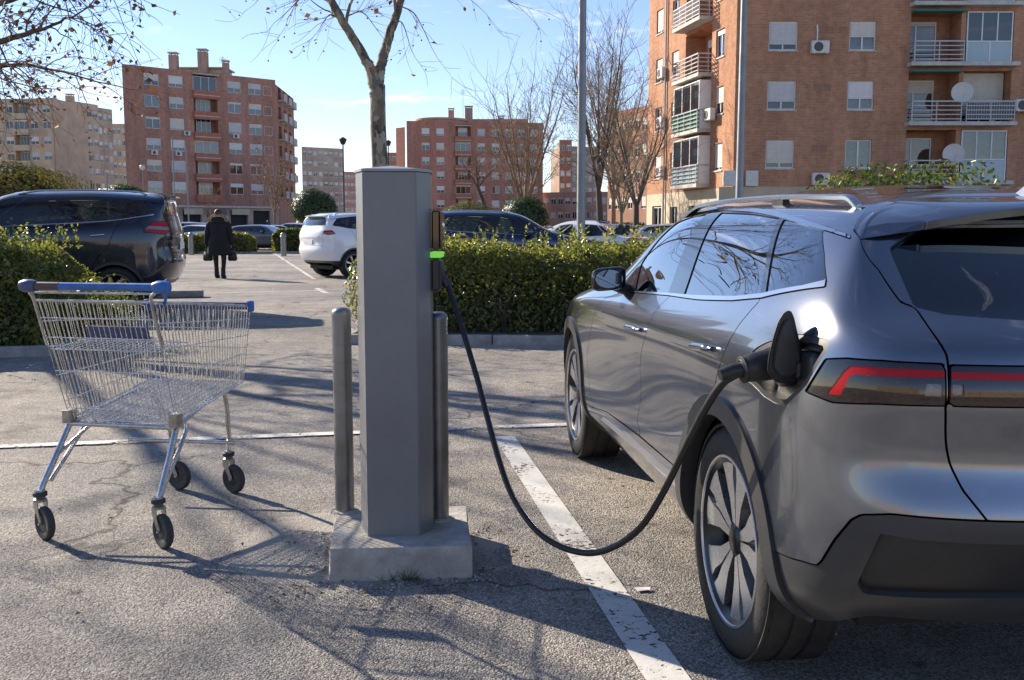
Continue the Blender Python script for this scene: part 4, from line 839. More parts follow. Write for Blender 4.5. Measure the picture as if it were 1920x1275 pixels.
FEAT={"dlo":[[9.24,7.94],[9.41,8.9],[9.16,9.74],[9.04,10.94],[8.79,11.66],[8.63,12.02],[8.29,12.14],[7.44,11.75],[6.42,11.24],[5.32,10.73],[4.24,10.31],[4.17,10.16],[5.12,10.46],[4.74,9.56],[4.42,8.75],[4.37,8.48],[4.97,8.24],[5.64,7.88],[6.27,7.7],[7.06,7.63],[7.72,7.7],[8.48,7.63],[9.04,7.54]],"glassF":[[8.76,7.76],[8.91,9.14],[8.84,10.4],[8.74,11.24],[8.41,11.42],[8.11,11.54],[7.81,7.91]],"glassR":[[7.81,11.48],[7.14,11.27],[6.39,10.97],[5.72,8.09],[6.24,7.97],[6.91,7.94],[7.44,7.91]],"glassQ":[[6.27,10.91],[5.71,10.7],[5.17,10.46],[4.77,9.56],[4.46,8.72],[4.87,8.48],[5.62,8.15]],"chromeT":[[8.29,12.14],[7.44,11.75],[6.42,11.24],[5.32,10.73],[4.24,10.31],[4.17,10.16],[5.17,10.49],[6.41,11.0],[7.17,11.36],[7.91,11.63]],"chromeB":[[9.04,7.54],[8.48,7.63],[7.72,7.7],[7.06,7.63],[6.27,7.7],[5.64,7.88],[4.97,8.24],[4.37,8.48],[4.42,8.75],[4.44,8.69],[4.86,8.45],[5.66,8.09],[6.22,7.94],[6.89,7.91],[7.46,7.88],[7.81,7.88],[8.74,7.72]],"doorF":[[9.09,7.67],[9.61,6.46],[9.91,4.39],[10.13,3.1],[9.98,2.25],[9.84,1.47],[9.56,1.59],[9.18,1.77],[8.56,1.86],[8.04,1.92],[8.01,2.01],[8.11,2.25],[8.06,2.62],[8.03,3.01],[8.08,3.76],[8.04,4.3],[7.91,5.23],[7.83,6.76],[7.72,7.72]],"doorR":[[7.72,7.72],[7.83,6.76],[7.91,5.23],[8.04,4.3],[8.08,3.76],[8.03,3.01],[8.06,2.62],[8.11,2.25],[8.01,2.01],[8.04,1.92],[7.46,1.92],[6.84,1.92],[6.67,1.95],[6.66,2.65],[6.44,3.52],[6.17,4.15],[6.11,4.69],[5.99,5.59],[5.86,6.58],[5.74,7.33],[5.67,7.67],[5.67,7.88]],"sill":[[9.88,1.44],[9.18,1.77],[7.99,1.89],[6.84,1.92],[6.66,1.95],[6.76,0.48],[8.13,0.9],[9.94,0.66]],"insert":[[9.36,1.47],[7.98,1.65],[6.74,1.74],[6.69,1.56],[7.98,1.47],[9.48,1.32]],"gate":[[3.74,10.19],[3.02,9.2],[2.69,8.3],[2.54,8.18],[2.49,8.06],[2.4,7.3],[2.3,6.58],[2.29,6.22],[2.29,5.38],[2.32,5.17],[2.29,4.72],[2.25,4.33],[2.2,3.97],[2.1,3.55],[1.9,3.07],[1.58,3.07]],"rglass":[[0.88,10.88],[1.52,10.85],[2.1,10.73],[2.49,10.16],[2.72,9.86],[2.72,9.62],[2.62,8.93],[2.52,8.18],[2.19,7.97],[1.82,7.88],[1.45,7.79]],"lamp":[[3.94,6.04],[4.09,5.47],[4.19,5.14],[3.94,5.08],[3.7,5.02],[3.04,5.14],[2.32,5.2],[2.32,6.31],[3.05,6.28],[3.57,6.19],[3.8,6.1]],"lamplip":[[3.82,6.13],[3.64,6.28],[3.34,6.43],[2.85,6.58],[2.32,6.64],[2.32,6.34],[3.05,6.31],[3.57,6.22]],"gatelamp":[[2.27,6.28],[1.6,6.28],[1.62,5.26],[2.29,5.2]],"red":[[3.77,5.23],[3.6,5.26],[3.49,5.74],[3.42,5.83],[2.62,5.92],[2.34,5.95],[2.34,6.07],[2.62,6.07],[3.27,6.01],[3.49,5.95],[3.57,5.8]],"gatered":[[2.25,6.04],[1.6,6.01],[1.62,5.89],[2.25,5.92]],"lens":[[2.52,5.74],[2.35,5.74],[2.35,5.41],[2.54,5.41]],"gatelens":[[2.25,5.74],[2.14,5.74],[2.14,5.47],[2.25,5.47]],"outerstrip":[[3.94,6.04],[4.19,5.14],[4.14,5.14],[3.89,6.04]],"clad":[[4.29,1.86],[4.09,1.89],[3.82,1.89],[3.74,2.01],[3.57,2.46],[3.37,2.86],[3.24,2.98],[2.87,3.07],[2.37,3.07],[1.9,3.07],[1.58,3.07]],"cladband":[[3.14,2.73],[2.65,2.67],[1.57,2.71],[1.57,2.67],[2.44,2.58],[2.77,2.65]],"cladlow":[[3.2,1.29],[2.64,1.32],[1.94,1.44],[1.44,1.56]],"recess":[[5.49,5.41],[5.42,5.68],[5.32,5.92],[5.16,6.13],[4.89,6.37],[4.57,6.61],[4.21,6.64],[4.0,6.61],[3.94,6.49],[3.94,6.31],[3.99,6.07],[4.16,5.35],[4.25,5.14],[4.39,4.9],[4.54,4.69],[4.71,4.66],[4.99,4.72],[5.17,4.84],[5.27,4.9],[5.44,4.96]],"handleF":[[8.41,5.23],[8.04,5.35],[8.08,4.96],[8.43,4.9]],"handleFrec":[[8.46,5.23],[8.03,5.41],[8.16,4.72],[8.38,4.66]],"handleR":[[6.69,5.47],[6.26,5.65],[6.27,5.29],[6.69,5.2]],"handleRrec":[[6.74,5.5],[6.22,5.68],[6.32,5.11],[6.67,4.96]],"sideroofjoint":[[4.67,11.99],[4.42,11.42],[4.25,10.55]],"fenderline":[[10.01,6.1]],"dpillar":[[4.21,8.45],[3.22,8.42],[2.69,8.3]]}
class Skin:
    """spline body skin (left half) held as triangles in (u,v); cut() splits it along a level line"""
    def __init__(s,net,nu,nv,uvals=None,vvals=None):
        s.C=pad(net); n,m=net.shape[1]-1,net.shape[0]-1
        # even spacing along arc length
        def even(fix,n_,k,ax):
            q=np.linspace(0,n_,2000); P=bspl(s.C,q if ax==0 else np.full(2000,fix),np.full(2000,fix) if ax==0 else q); l=np.r_[0,np.cumsum(np.linalg.norm(np.diff(P,axis=0),axis=1))]
            return q,l
        qu,lu=even(5.,n,nu,0); qv,lv=even(7.3,m,nv,1)
        s.su=lambda u:np.interp(u,np.r_[-1,qu,n+1],np.r_[-.4,lu,lu[-1]+.4]); s.tv=lambda v:np.interp(v,np.r_[-2,qv,m+1],np.r_[-.3,lv,lv[-1]+.3])
        U=np.interp(np.linspace(0,lu[-1],nu),lu,qu) if uvals is None else uvals; V=np.interp(np.linspace(0,lv[-1],nv),lv,qv)
        nu,nv=len(U),len(V); uu,vv=np.meshgrid(U,V); s.uv=np.stack([uu.ravel(),vv.ravel()],1)
        i=np.arange((nv-1)*nu).reshape(nv-1,nu)[:,:-1].ravel(); s.tri=np.concatenate([np.stack([i,i+1,i+nu+1],1),np.stack([i,i+nu+1,i+nu],1)])
    def st(s): return np.stack([s.su(s.uv[:,0]),s.tv(s.uv[:,1])],1)
    def P(s,uv=None): uv=s.uv if uv is None else uv; return bspl(s.C,uv[:,0],uv[:,1])
    def N(s,uv=None):
        uv=s.uv if uv is None else uv; e=.004
        a=bspl(s.C,np.clip(uv[:,0]+e,0,99),uv[:,1])-bspl(s.C,np.clip(uv[:,0]-e,0,99),uv[:,1]); b=bspl(s.C,uv[:,0],np.clip(uv[:,1]+e,0,99))-bspl(s.C,uv[:,0],np.clip(uv[:,1]-e,0,99))
        n=np.cross(a,b); n/=np.linalg.norm(n,axis=1,keepdims=True)+1e-12; return -n if s.flip() else n
    def flip(s):
        if not hasattr(s,'_f'):
            P=bspl(s.C,np.array([7.,7.01,7.]),np.array([4.,4.,4.01])); s._f=np.cross(P[1]-P[0],P[2]-P[0])[1]<0
        return s._f
    def polyf(s,poly,r=0.,off=0.):
        """signed distance (metres, negative inside) of every vertex to the outline poly given in (u,v)"""
        poly=np.array(poly,float); Q=np.stack([s.su(poly[:,0]),s.tv(poly[:,1])],1); X=s.st(); lo,hi=Q.min(0)-.06,Q.max(0)+.06
        out=np.ones(len(X)); k=np.where(((X>lo)&(X<hi)).all(1))[0]; X=X[k]
        if len(X)==0: return out
        d=np.full(len(X),1e9); ins=np.zeros(len(X),bool); n=len(Q)
        for i in range(n):
            a,b=Q[i],Q[(i+1)%n]; ab=b-a; t=np.clip(((X-a)@ab)/(ab@ab+1e-15),0,1); d=np.minimum(d,np.hypot(*(X-a-t[:,None]*ab).T))
            c=((a[1]>X[:,1])!=(b[1]>X[:,1])); xi=a[0]+(X[:,1]-a[1])/(b[1]-a[1]+1e-15)*(b[0]-a[0]); ins^=c&(X[:,0]<xi)
        out[k]=np.where(ins,-d,d)+off; return out
    def cut(s,tri,f):
        """-> (tris with f<0, tris with f>0)"""
        f=np.where(np.abs(f)<1e-6,1e-6,f); g=f[tri]; neg=(g<0).sum(1); ins=[tri[neg==3]]; outs=[tri[neg==0]]; mid=tri[(neg==1)|(neg==2)]; gm=g[(neg==1)|(neg==2)]
        if len(mid):
            lone=np.where((gm<0).sum(1)==1,-1,1); isl=np.sign(gm)==lone[:,None]; k=np.argmax(isl,1); rr=np.arange(len(mid))
            a,b,c=mid[rr,k],mid[rr,(k+1)%3],mid[rr,(k+2)%3]
            def cross(p,q):
                lo,hi=np.minimum(p,q),np.maximum(p,q); return lo.astype(np.int64)*(1<<31)+hi
            e=np.concatenate([cross(a,b),cross(a,c)]); ue,inv=np.unique(e,return_inverse=True); lo=(ue>>31).astype(int); hi=(ue&((1<<31)-1)).astype(int)
            t=(f[lo]/(f[lo]-f[hi]))[:,None]; base=len(s.uv); s.uv=np.concatenate([s.uv,s.uv[lo]+t*(s.uv[hi]-s.uv[lo])]); m=len(a); ab,ac=base+inv[:m],base+inv[m:]
            T1=np.stack([a,ab,ac],1); T2=np.concatenate([np.stack([ab,b,c],1),np.stack([ab,c,ac],1)]); L2=np.concatenate([lone,lone])
            ins+= [T1[lone<0],T2[L2>0]]; outs+=[T1[lone>0],T2[L2<0]]
        return np.concatenate(ins),np.concatenate(outs)
    def refine(s,tri,k=1):
        for _ in range(k):
            E=np.concatenate([tri[:,[0,1]],tri[:,[1,2]],tri[:,[2,0]]]); E.sort(1); key=E[:,0].astype(np.int64)*(1<<31)+E[:,1]; ue,inv=np.unique(key,return_inverse=True)
            lo=(ue>>31).astype(int); hi=(ue&((1<<31)-1)).astype(int); base=len(s.uv); s.uv=np.concatenate([s.uv,(s.uv[lo]+s.uv[hi])/2]); m=len(tri); ab,bc,ca=base+inv[:m],base+inv[m:2*m],base+inv[2*m:]
            a,b,c=tri.T; tri=np.concatenate([np.stack(t,1) for t in ((a,ab,ca),(ab,b,bc),(ca,bc,c),(ab,bc,ca))])
        return tri
    def take(s,tri,poly,gap=0.,r=0.,off=0.):
        """piece inside the outline, remainder outside it; the gap strip is dropped"""
        f=s.polyf(poly)-off; a,b=s.cut(tri,f)
        if gap>0:
            a,_=s.cut(a,s.polyf(poly)-off+gap); _,b=s.cut(b,s.polyf(poly)-off-gap)
        return a,b
    def emit(s,tri,name,material,parent,off=0.,depth=.012,mirror='join',flipn=False):
        """mirror: 'join' both halves in one mesh, 'pair' two objects, None left only"""
        if len(tri)==0: return None
        ids,inv=np.unique(tri,return_inverse=True); T=inv.reshape(-1,3); uv=s.uv[ids]; P0=s.P(uv); N_=s.N(uv); V=P0+N_*off; nv=len(V)
        P3=V[T]; ar=np.linalg.norm(np.cross(P3[:,1]-P3[:,0],P3[:,2]-P3[:,0]),axis=1); T=T[ar>1e-10]
        if s.flip(): T=T[:,::-1]
        Vs=[V];Ns=[N_];Fs=[T]
        if depth>0:
            E=np.concatenate([T[:,[0,1]],T[:,[1,2]],T[:,[2,0]]]); key=np.minimum(E[:,0],E[:,1]).astype(np.int64)*(1<<31)+np.maximum(E[:,0],E[:,1]); u_,idx,cnt=np.unique(key,return_index=True,return_counts=True); B=E[idx[cnt==1]]
            B=B[~((np.abs(V[B[:,0],1])<1e-4)&(np.abs(V[B[:,1],1])<1e-4))]
            if len(B):
                a,b=V[B[:,0]],V[B[:,1]]; ai,bi=a-N_[B[:,0]]*depth,b-N_[B[:,1]]*depth; k=np.arange(len(B)); o=nv
                q=np.concatenate([a,b,bi,ai]); m=len(B); fn=np.cross(b-a,-N_[B[:,0]]); fn=-fn/(np.linalg.norm(fn,axis=1,keepdims=True)+1e-12)
                Vs.append(q); Ns.append(np.concatenate([fn]*4)); Fs.append(np.concatenate([np.stack([o+m+k,o+k,o+3*m+k],1),np.stack([o+m+k,o+3*m+k,o+2*m+k],1)]))
        V=np.concatenate(Vs); N_=np.concatenate(Ns); F=np.concatenate(Fs); fl=np.array([1,-1,1.])
        if mirror=='join':
            F=np.concatenate([F,F[:,::-1]+len(V)]); V=np.concatenate([V,V*fl]); N_=np.concatenate([N_,N_*fl])
        o=link(name,np_mesh(name,V,F,normals=N_),material,parent)
        if mirror=='pair':
            link(name,np_mesh(name,V*fl,F[:,::-1],normals=N_*fl),material,parent)
        return o
M_CHROME=mat('satin_chrome',(.62,.63,.65),.16,metal=1.); M_GBLK=mat('gloss_black',(.012,.012,.013),.06,coat=.6); M_SBLK=mat('satin_black_plastic',(.022,.022,.023),.42,noise=(40,.15)); M_MBLK=mat('matt_black',(.012,.012,.012),.8)
M_TYRE=mat('tyre_rubber',(.022,.021,.02),.68,noise=(14,.4),bump=(90,.25)); M_CLAD=mat('grey_cladding',(.042,.043,.045),.36,noise=(30,.12)); M_ALU=mat('machined_alloy',(.64,.64,.64),.28,metal=.82,noise=(30,.06)); M_ALUD=mat('dark_alloy',(.05,.05,.052),.3,metal=.8); M_ALUM=mat('grey_alloy',(.09,.09,.095),.3,metal=.85); M_DISC=mat('brake_disc',(.30,.29,.28),.35,metal=1.)
M_RED=mat('red_lens',(.40,.006,.010),.18,spec=.3); M_SMOKE=glass_mat('smoked_lens',(.42,.22,.22)); M_LAMPIN=mat('lamp_inner',(.085,.03,.03),.25,metal=.6,noise=(60,.6)); M_LENS=mat('clear_reflector',(.22,.215,.21),.2,metal=.5,noise=(90,.3)); M_SEAT=mat('seat_fabric',(.022,.022,.025),.8); M_LIGHT=mat('headlamp',(.5,.52,.55),.1,metal=.7); M_PLATE=mat('number_plate',(.7,.7,.68),.4)
G_SIDE=glass_mat('car_side_glass',(.42,.47,.46)); G_EV=glass_mat('ev_side_glass',(.24,.27,.27),ior=1.6); G_REAR=glass_mat('privacy_glass',(.05,.053,.056),ior=1.6); G_WIND=glass_mat('windscreen_glass',(.55,.62,.60))
def paint(name,c,metal=.75,rough=.34):
    m=mat(name,c,rough,metal=metal,coat=1.,coatr=.015); m.node_tree.nodes['Principled BSDF'].inputs['Coat IOR'].default_value=1.55; N,L=nodes_of(m); b=N['Principled BSDF']
    t=N.new('ShaderNodeTexCoord'); n=N.new('ShaderNodeTexNoise'); n.inputs['Scale'].default_value=900; n.inputs['Detail'].default_value=1; L.new(t.outputs['Object'],n.inputs[0])
    bp=N.new('ShaderNodeBump'); bp.inputs['Strength'].default_value=.05; bp.inputs['Distance'].default_value=.001; L.new(n.outputs[0],bp.inputs['Height']); L.new(bp.outputs[0],b.inputs['Normal'])
    d=N.new('ShaderNodeTexNoise'); d.inputs['Scale'].default_value=2.5; d.inputs['Detail'].default_value=6; L.new(t.outputs['Object'],d.inputs[0])
    mr=N.new('ShaderNodeMapRange'); mr.inputs[1].default_value=.35; mr.inputs[2].default_value=.75; mr.inputs[3].default_value=.012; mr.inputs[4].default_value=.075; L.new(d.outputs[0],mr.inputs[0]); L.new(mr.outputs[0],b.inputs['Coat Roughness']); return m
def rotY(): return Matrix.Rotation(-math.pi/2,4,'X')   # local z -> +y (outwards on the left side)
WHEELS={}
def wheel_meshes(style,Rw,rim,wd,seg):
    k=(style,Rw,rim,wd)
    if k in WHEELS: return WHEELS[k]
    M=rotY(); mb=MB(); h=wd/2
    prof=[(rim-.012,-h*.86),(rim+.004,-h*.9),(rim+.02,-h*.97),(rim+.05,-h),(Rw-.035,-h*.97),(Rw-.014,-h*.86),(Rw-.003,-h*.7)]
    tr=[]
    for g in (-.42,-.14,.14,.42):
        tr+=[(Rw,(g-.035)*wd),(Rw-.008,(g-.025)*wd),(Rw-.008,(g+.025)*wd),(Rw,(g+.035)*wd)]
    prof=prof+tr+[(a,-b) for a,b in prof[::-1]]
    V=[];n=seg;m=len(prof)
    for i,(r,z) in enumerate(prof):
        sh=i in (5,6,m-7,m-6)
        for j in range(n):
            a=2*math.pi*j/n; rr=r-(.005 if sh and j%3==0 else 0); V.append(M@Vector((rr*math.cos(a),rr*math.sin(a),z)))
    mb.add(V,[(i*n+j,i*n+(j+1)%n,(i+1)*n+(j+1)%n,(i+1)*n+j) for i in range(m-1) for j in range(n)])
    tyre=mb.mesh('tyre',35)
    mb=MB(); mb.lathe([(rim-.012,-h*.85),(rim-.03,-h*.5),(rim-.05,h*.2),(rim-.024,h*.78),(rim-.014,h*.86),(rim+.004,h*.94),(rim+.009,h*.92),(rim+.0,h*.8)],seg,M); rimm=mb.mesh('wheel',40); mb=MB(); mb.lathe([(rim-.004,h*.90),(rim-.001,h*.945),(rim+.006,h*.95),(rim+.009,h*.90)],seg,M); lipm=mb.mesh('rim_lip',40)
    sp=[]; in_=[]; face=h*.90
    def hz(r): return face-.026+.020*(r/rim)
    def plate(mb,poly,th,dz=0.,twist=0.):
        n=len(poly); V=[];
        for (r,w_) in poly: V.append(M@Vector((r,w_,hz(r)+dz-abs(w_)*twist)))
        for (r,w_) in poly: V.append(M@Vector((r,w_*.94,hz(r)+dz-th)))
        mb.add(V,[tuple(range(n)),tuple(range(2*n-1,n-1,-1))]+[((i+1)%n,i,n+i,n+(i+1)%n) for i in range(n)])
    k_=rim/.262
    S=lambda L_:[(r*k_,w_*k_) for r,w_ in L_]
    if style=='aero':
        L1=S([(.050,-.026),(.050,-.002),(.15,-.005),(.205,-.018),(.254,-.014),(.228,-.125),(.19,-.094),(.12,-.050)])
        a=MB(); plate(a,L1,.03); plate(a,[(r,-w_) for r,w_ in L1][::-1],.03); spoke=a.mesh('spoke')
        b=MB(); plate(b,S([(.07,-.003),(.25,-.02),(.25,.02),(.07,.003)]),.02,-.013); inset=b.mesh('spoke_inset'); ns=5
    else:
        a=MB(); plate(a,S([(.05,-.014),(.25,-.03),(.25,.03),(.05,.014)]),.03,0,.25); spoke=a.mesh('spoke'); b=MB(); plate(b,S([(.1,-.004),(.24,-.012),(.24,.012),(.1,.004)]),.01,-.004); inset=None; ns=7
    mb=MB(); mb.lathe([(0,face-.012),(.03,face-.013),(.043,face-.018),(.058,face-.03),(.06,face-.06)],24,M); hub=mb.mesh('hub_cap',40)
    mb=MB(); mb.lathe([(.04,-.01),(.175,-.01),(.175,.02),(.07,.022),(.06,.05),(.0,.05)],40,M); disc=mb.mesh('brake_disc',35)
    mb=MB(); mb.lathe([(0,-.02),(rim-.03,-.02)],24,M); dark=mb.mesh('wheel_back')
    WHEELS[k]=(tyre,rimm,spoke,inset,hub,disc,dark,ns,lipm); return WHEELS[k]
def wheel(parent,x,y,style='aero',Rw=.3675,rim=.262,wd=.24,seg=96,side=1,phase=0.,full=True,steer=0.):
    ty,rm,sp,ins,hub,disc,dk,ns,lipm=wheel_meshes(style,Rw,rim,wd,seg)
    o=link('wheel',rm,M_ALUD,parent,loc=(x,y,Rw),rot=(0,0,(0 if side>0 else math.pi)+steer))
    link('tyre',ty,M_TYRE,o); link('rim_lip',lipm,M_ALU,o)
    if full:
        link('brake_disc',disc,M_DISC,o); link('wheel_back',dk,M_MBLK,o)
    else: link('wheel_back',dk,M_MBLK,o)
    for k in range(ns):
        e=(0,-(2*math.pi*k/ns+phase),0); link('spoke',sp,M_ALU,o,rot=e)
        if ins: link('spoke_inset',ins,M_ALUM,o,rot=e)
    link('hub_cap',hub,M_ALUD,o); return o
def arch_liner(parent,x,zc,r,y0,y1,n=24):
    V=[];F=[]
    for i in range(n+1):
        a=-.12+(math.pi+.24)*i/n
        for y in (y0,y1): V.append((x+r*math.cos(a),y,max(.30,zc+r*math.sin(a))))
    F=[(2*i,2*i+1,2*i+3,2*i+2) for i in range(n)]; c=len(V); V.append((x,y0,zc))
    F+=[(2*i,2*i+2,c) for i in range(n)]; V2=[(a,-b,d) for a,b,d in V]; k=len(V)
    link('wheel_arch_liner',np_mesh('wheel_arch_liner',np.array(V),F),M_MBLK,parent); link('wheel_arch_liner',np_mesh('wheel_arch_liner',np.array(V2),[tuple(reversed(f)) for f in F]),M_MBLK,parent)
def seats(root,x0,zf,zt,half=.62,rows=((.95,.38),(.05,.36)),full=True):
    for (x,yy) in rows:
        for s in (-1,1):
            mb=MB(); M=Matrix.Translation((x,s*yy,zf+.3))@Matrix.Rotation(R(-12),4,'Y'); mb.cbox((-.08,-.24,-.05),(.06,.24,.55),.05,M); mb.cbox((.0,-.25,-.12),(.5,.25,.05),.05,Matrix.Translation((x,s*yy,zf+.3)))
            se=mb.build('seat',M_SEAT,root,smooth=50)
            m2=MB(); m2.cbox((-.1,-.13,.58),(.0,.13,min(.80,zt-zf-.35)),.045,M); m2.build('headrest',M_SEAT,se,smooth=50)
def surf_bar(S,uvA,uvB,name,m,parent,h=.013,th=.010,off=.022,n=14,k=10):
    for s in (1,-1):
        V=[]
        for i in range(n+1):
            t=i/n; uv=np.array([[uvA[0]+(uvB[0]-uvA[0])*t,uvA[1]+(uvB[1]-uvA[1])*t]]); p=S.P(uv)[0]; nn=S.N(uv)[0]; e=min(1,t/.14,(1-t)/.14); tt=unit(S.P(uv+np.array([[.02,0]]))[0]-S.P(uv-np.array([[.02,0]]))[0]); b=np.cross(nn,tt); c=p+nn*(.002+off*e**.6); sc_=.65+.35*e
            for j in range(k): a=2*math.pi*j/k; q=c+b*h*sc_*math.cos(a)+nn*th*math.sin(a); V.append((q[0],q[1]*s,q[2]))
        F=[(i*k+j,i*k+(j+1)%k,(i+1)*k+(j+1)%k,(i+1)*k+j) for i in range(n) for j in range(k)]+[tuple(range(k)),tuple(n*k+j for j in range(k-1,-1,-1))]
        me=np_mesh(name,np.array(V),F,smooth=True); link(name,me,m,parent)
def mirror_part(root,x,y,z,body,k=1.):
    for s in (1,-1):
        bm=bmesh.new(); bmesh.ops.create_cube(bm,size=1); bmesh.ops.bevel(bm,geom=list(bm.edges),offset=.32,segments=4,affect='EDGES',profile=.6)
        for v in bm.verts:
            px,py,pz=v.co; fr=max(0,px+.5); v.co=Vector((x+k*(px*.17+.02*py),s*(y+k*(.12+py*.235*(1-.25*fr))),z+k*(.07+pz*.165*(1-.35*fr)-.02*py)))
        me=bpy.data.meshes.new('wing_mirror'); 
        if s<0: bmesh.ops.reverse_faces(bm,faces=list(bm.faces))
        bm.to_mesh(me); bm.free(); me.polygons.foreach_set('use_smooth',[True]*len(me.polygons)); o=link('wing_mirror',me,body,root)
        mb=MB(); mb.tube([(x,s*(y-.06),z-.02),(x,s*(y+.08),z+.03)],[.03,.026],8); mb.build('mirror_foot',M_SBLK,o)
        mb=MB(); M=Matrix.Translation((x-k*.088,s*(y+k*.125),z+k*.072))@Matrix.Rotation(R(90),4,'Y')@Matrix.Scale(1.,4)
        mb.lathe([(0,0),(k*.062,0.)],20,M@Matrix.Diagonal((.95,1.45,1,1))); mb.build('mirror_glass',mat('mirror_glass',(.30,.31,.33),.03,metal=1.),o)
# ------------------------------------------------------------------ grey electric SUV
YAW=-0.111893
def ev_build():
    F=FEAT; root=thing('electric_suv','grey electric SUV plugged into the charging cable','car',(1.57110,3.15126,0),math.atan2(math.cos(YAW),math.sin(YAW)))
    S=Skin(ev_net(),430,150); PT=paint('grey_metallic_paint',(.205,.222,.255),.92,.20)
    rest=S.tri; Rw=.3675
    for x in (0,2.767):
        P=S.P(); _,rest=S.cut(rest,np.hypot(P[:,0]-x,P[:,2]-Rw)-.397)
        P=S.P(); ring,rest=S.cut(rest,np.hypot(P[:,0]-x,P[:,2]-Rw)-.462)
        S.emit(ring,'arch_trim',M_CLAD,root,off=.010,depth=.055,mirror='pair'); arch_liner(root,x,Rw,.415,.42,.86)
    ext=lambda L_,a,b:a+L_+b
    # side windows
    D,rest=S.take(rest,F['dlo'],.0015); D=S.refine(D,1)
    gF,D=S.take(D,F['glassF']); gR,D=S.take(D,F['glassR']); gQ,D=S.take(D,F['glassQ']); cT,D=S.take(D,F['chromeT']); cB,D=S.take(D,F['chromeB'])
    gl=S.emit(gF,'front_door_glass',G_EV,root,off=-.004,depth=0,mirror='pair'); S.emit(gR,'rear_door_glass',G_REAR,root,off=-.004,depth=0,mirror='pair'); S.emit(gQ,'quarter_glass',G_REAR,root,off=-.004,depth=0,mirror='pair')
    S.emit(D,'window_frame',M_GBLK,root,off=.0,depth=.015,mirror='pair'); S.emit(cT,'roof_trim_strip',M_CHROME,root,off=.003,depth=.01,mirror='pair'); S.emit(cB,'belt_trim_strip',M_CHROME,root,off=.004,depth=.012,mirror='pair')
    # rocker and lower bumper
    top=F['sill'][:5]; sill=[(top[0][0]+.05,top[0][1])]+[tuple(p) for p in top[1:]]+[(6.5,1.5),(6.4,-1.5),(11.,-1.5),(11.,1.2)]
    si,rest=S.take(rest,sill,.002); si=S.refine(si,1); ins,si=S.take(si,F['insert']); S.emit(si,'sill',M_CLAD if False else PT,root,depth=.02,mirror='pair'); S.emit(ins,'sill_insert',M_CHROME if False else mat('silver_insert',(.40,.40,.41),.3,metal=.8),root,off=.004,depth=.01,mirror='pair')
    cl=[(4.9,F['clad'][0][1]-.02)]+[tuple(p) for p in F['clad']]+[(-1,F['clad'][-1][1]),(-1,-1.8),(4.9,-1.8)]
    c,rest=S.take(rest,cl,.003)
    band=[(3.0,2.70),(2.6,2.66),(1.5,2.66),(-1,2.66),(-1,1.5),(1.4,1.5),(1.93,1.44),(2.64,1.32),(3.1,1.32),(3.2,1.6)]
    rec,c=S.take(c,band,.0)
    S.emit(c,'rear_bumper',M_CLAD,root,off=-.004,depth=.03); S.emit(rec,'bumper_recess',M_SBLK,root,off=-.022,depth=.0)
    lip=[(3.15,1.31),(2.64,1.30),(1.93,1.42),(1.4,1.5),(-1,1.5),(-1,1.05),(1.2,1.0),(2.0,1.02)]
    # tail lamps
    la,rest=S.take(rest,F['lamp'],.002); la=S.refine(la,2)
    red,la2=S.take(la,F['red'],off=.003); ln,la2=S.take(la2,F['lens']); os_,la2=S.take(la2,F['outerstrip'])
    def lampset(whole,rd,lens,pm,nm,back=None):
        o=S.emit(whole,nm,M_SMOKE,root,off=.002,depth=.006,mirror=pm)
        S.emit(rd,'red_light_bar',M_RED,root,off=.001,depth=.006,mirror=pm); S.emit(lens,'reflector',M_LENS,root,off=-.010,depth=.006,mirror=pm)
        S.emit(whole if back is None else back,'lamp_housing',M_LAMPIN,root,off=-.018,depth=.0,mirror=pm)
    lampset(la2,red,ln,'pair','tail_lamp',la); S.emit(os_,'lamp_end_strip',M_LENS,root,off=-.006,depth=.004,mirror='pair')
    # tailgate
    g=[tuple(p) for p in F['gate']]; gate=[(-1,11.5),(2.0,11.5),(3.0,11.1)]+g+[(-1,g[-1][1])]
    G,rest=S.take(rest,gate,.0028)
    rg=[(-1,F['rglass'][0][1])]+[tuple(p) for p in F['rglass']]+[(-1,F['rglass'][-1][1])]
    gg,G=S.take(G,rg,.001); _gg=gg
    S.emit(gg,'rear_window',G_REAR,root,off=-.012,depth=.012)
    gl_=[tuple(p) for p in F['gatelamp']]; glp=[gl_[0],(-1,gl_[1][1]),(-1,gl_[2][1]),gl_[3]]; a,G=S.take(G,glp,.002); a=S.refine(a,2)
    gr=[tuple(p) for p in F['gatered']]; rd,a2=S.take(a,[gr[0],(-1,gr[1][1]),(-1,gr[2][1]),gr[3]],off=.003); le,a2=S.take(a2,F['gatelens']); lampset(a2,rd,le,'join','tailgate_lamp_band',a)
    plate=[(1.35,3.55),(-1,3.55),(-1,4.6),(1.25,4.6)]
    S.emit(G,'tailgate',PT,root,depth=.02)
    # doors, charge port, roof, bonnet
    for nm,key in (('front_door','doorF'),('rear_door','doorR')):
        d,rest=S.take(rest,F[key],.0022); hk='handle'+key[-1]
        S.emit(d,nm,PT,root,depth=.018,mirror='pair'); q=np.array(F[hk]); surf_bar(S,(q[0]+q[3])/2,(q[1]+q[2])/2,'door_handle',PT,root);
    rc,rest=S.take(rest,F['recess'],.0)
    S.emit(rc,'charge_port_recess',M_SBLK,root,off=-.045,depth=0,mirror=None); S.emit(rc,'right_quarter_patch',PT,root,depth=.0,mirror=None).scale=(1,-1,1)
    f=S.polyf(F['recess']); rim_,_=S.cut(rc,-(f+.014)); S.emit(rim_,'charge_port_seal',M_SBLK,root,off=-.003,depth=.045,mirror=None)
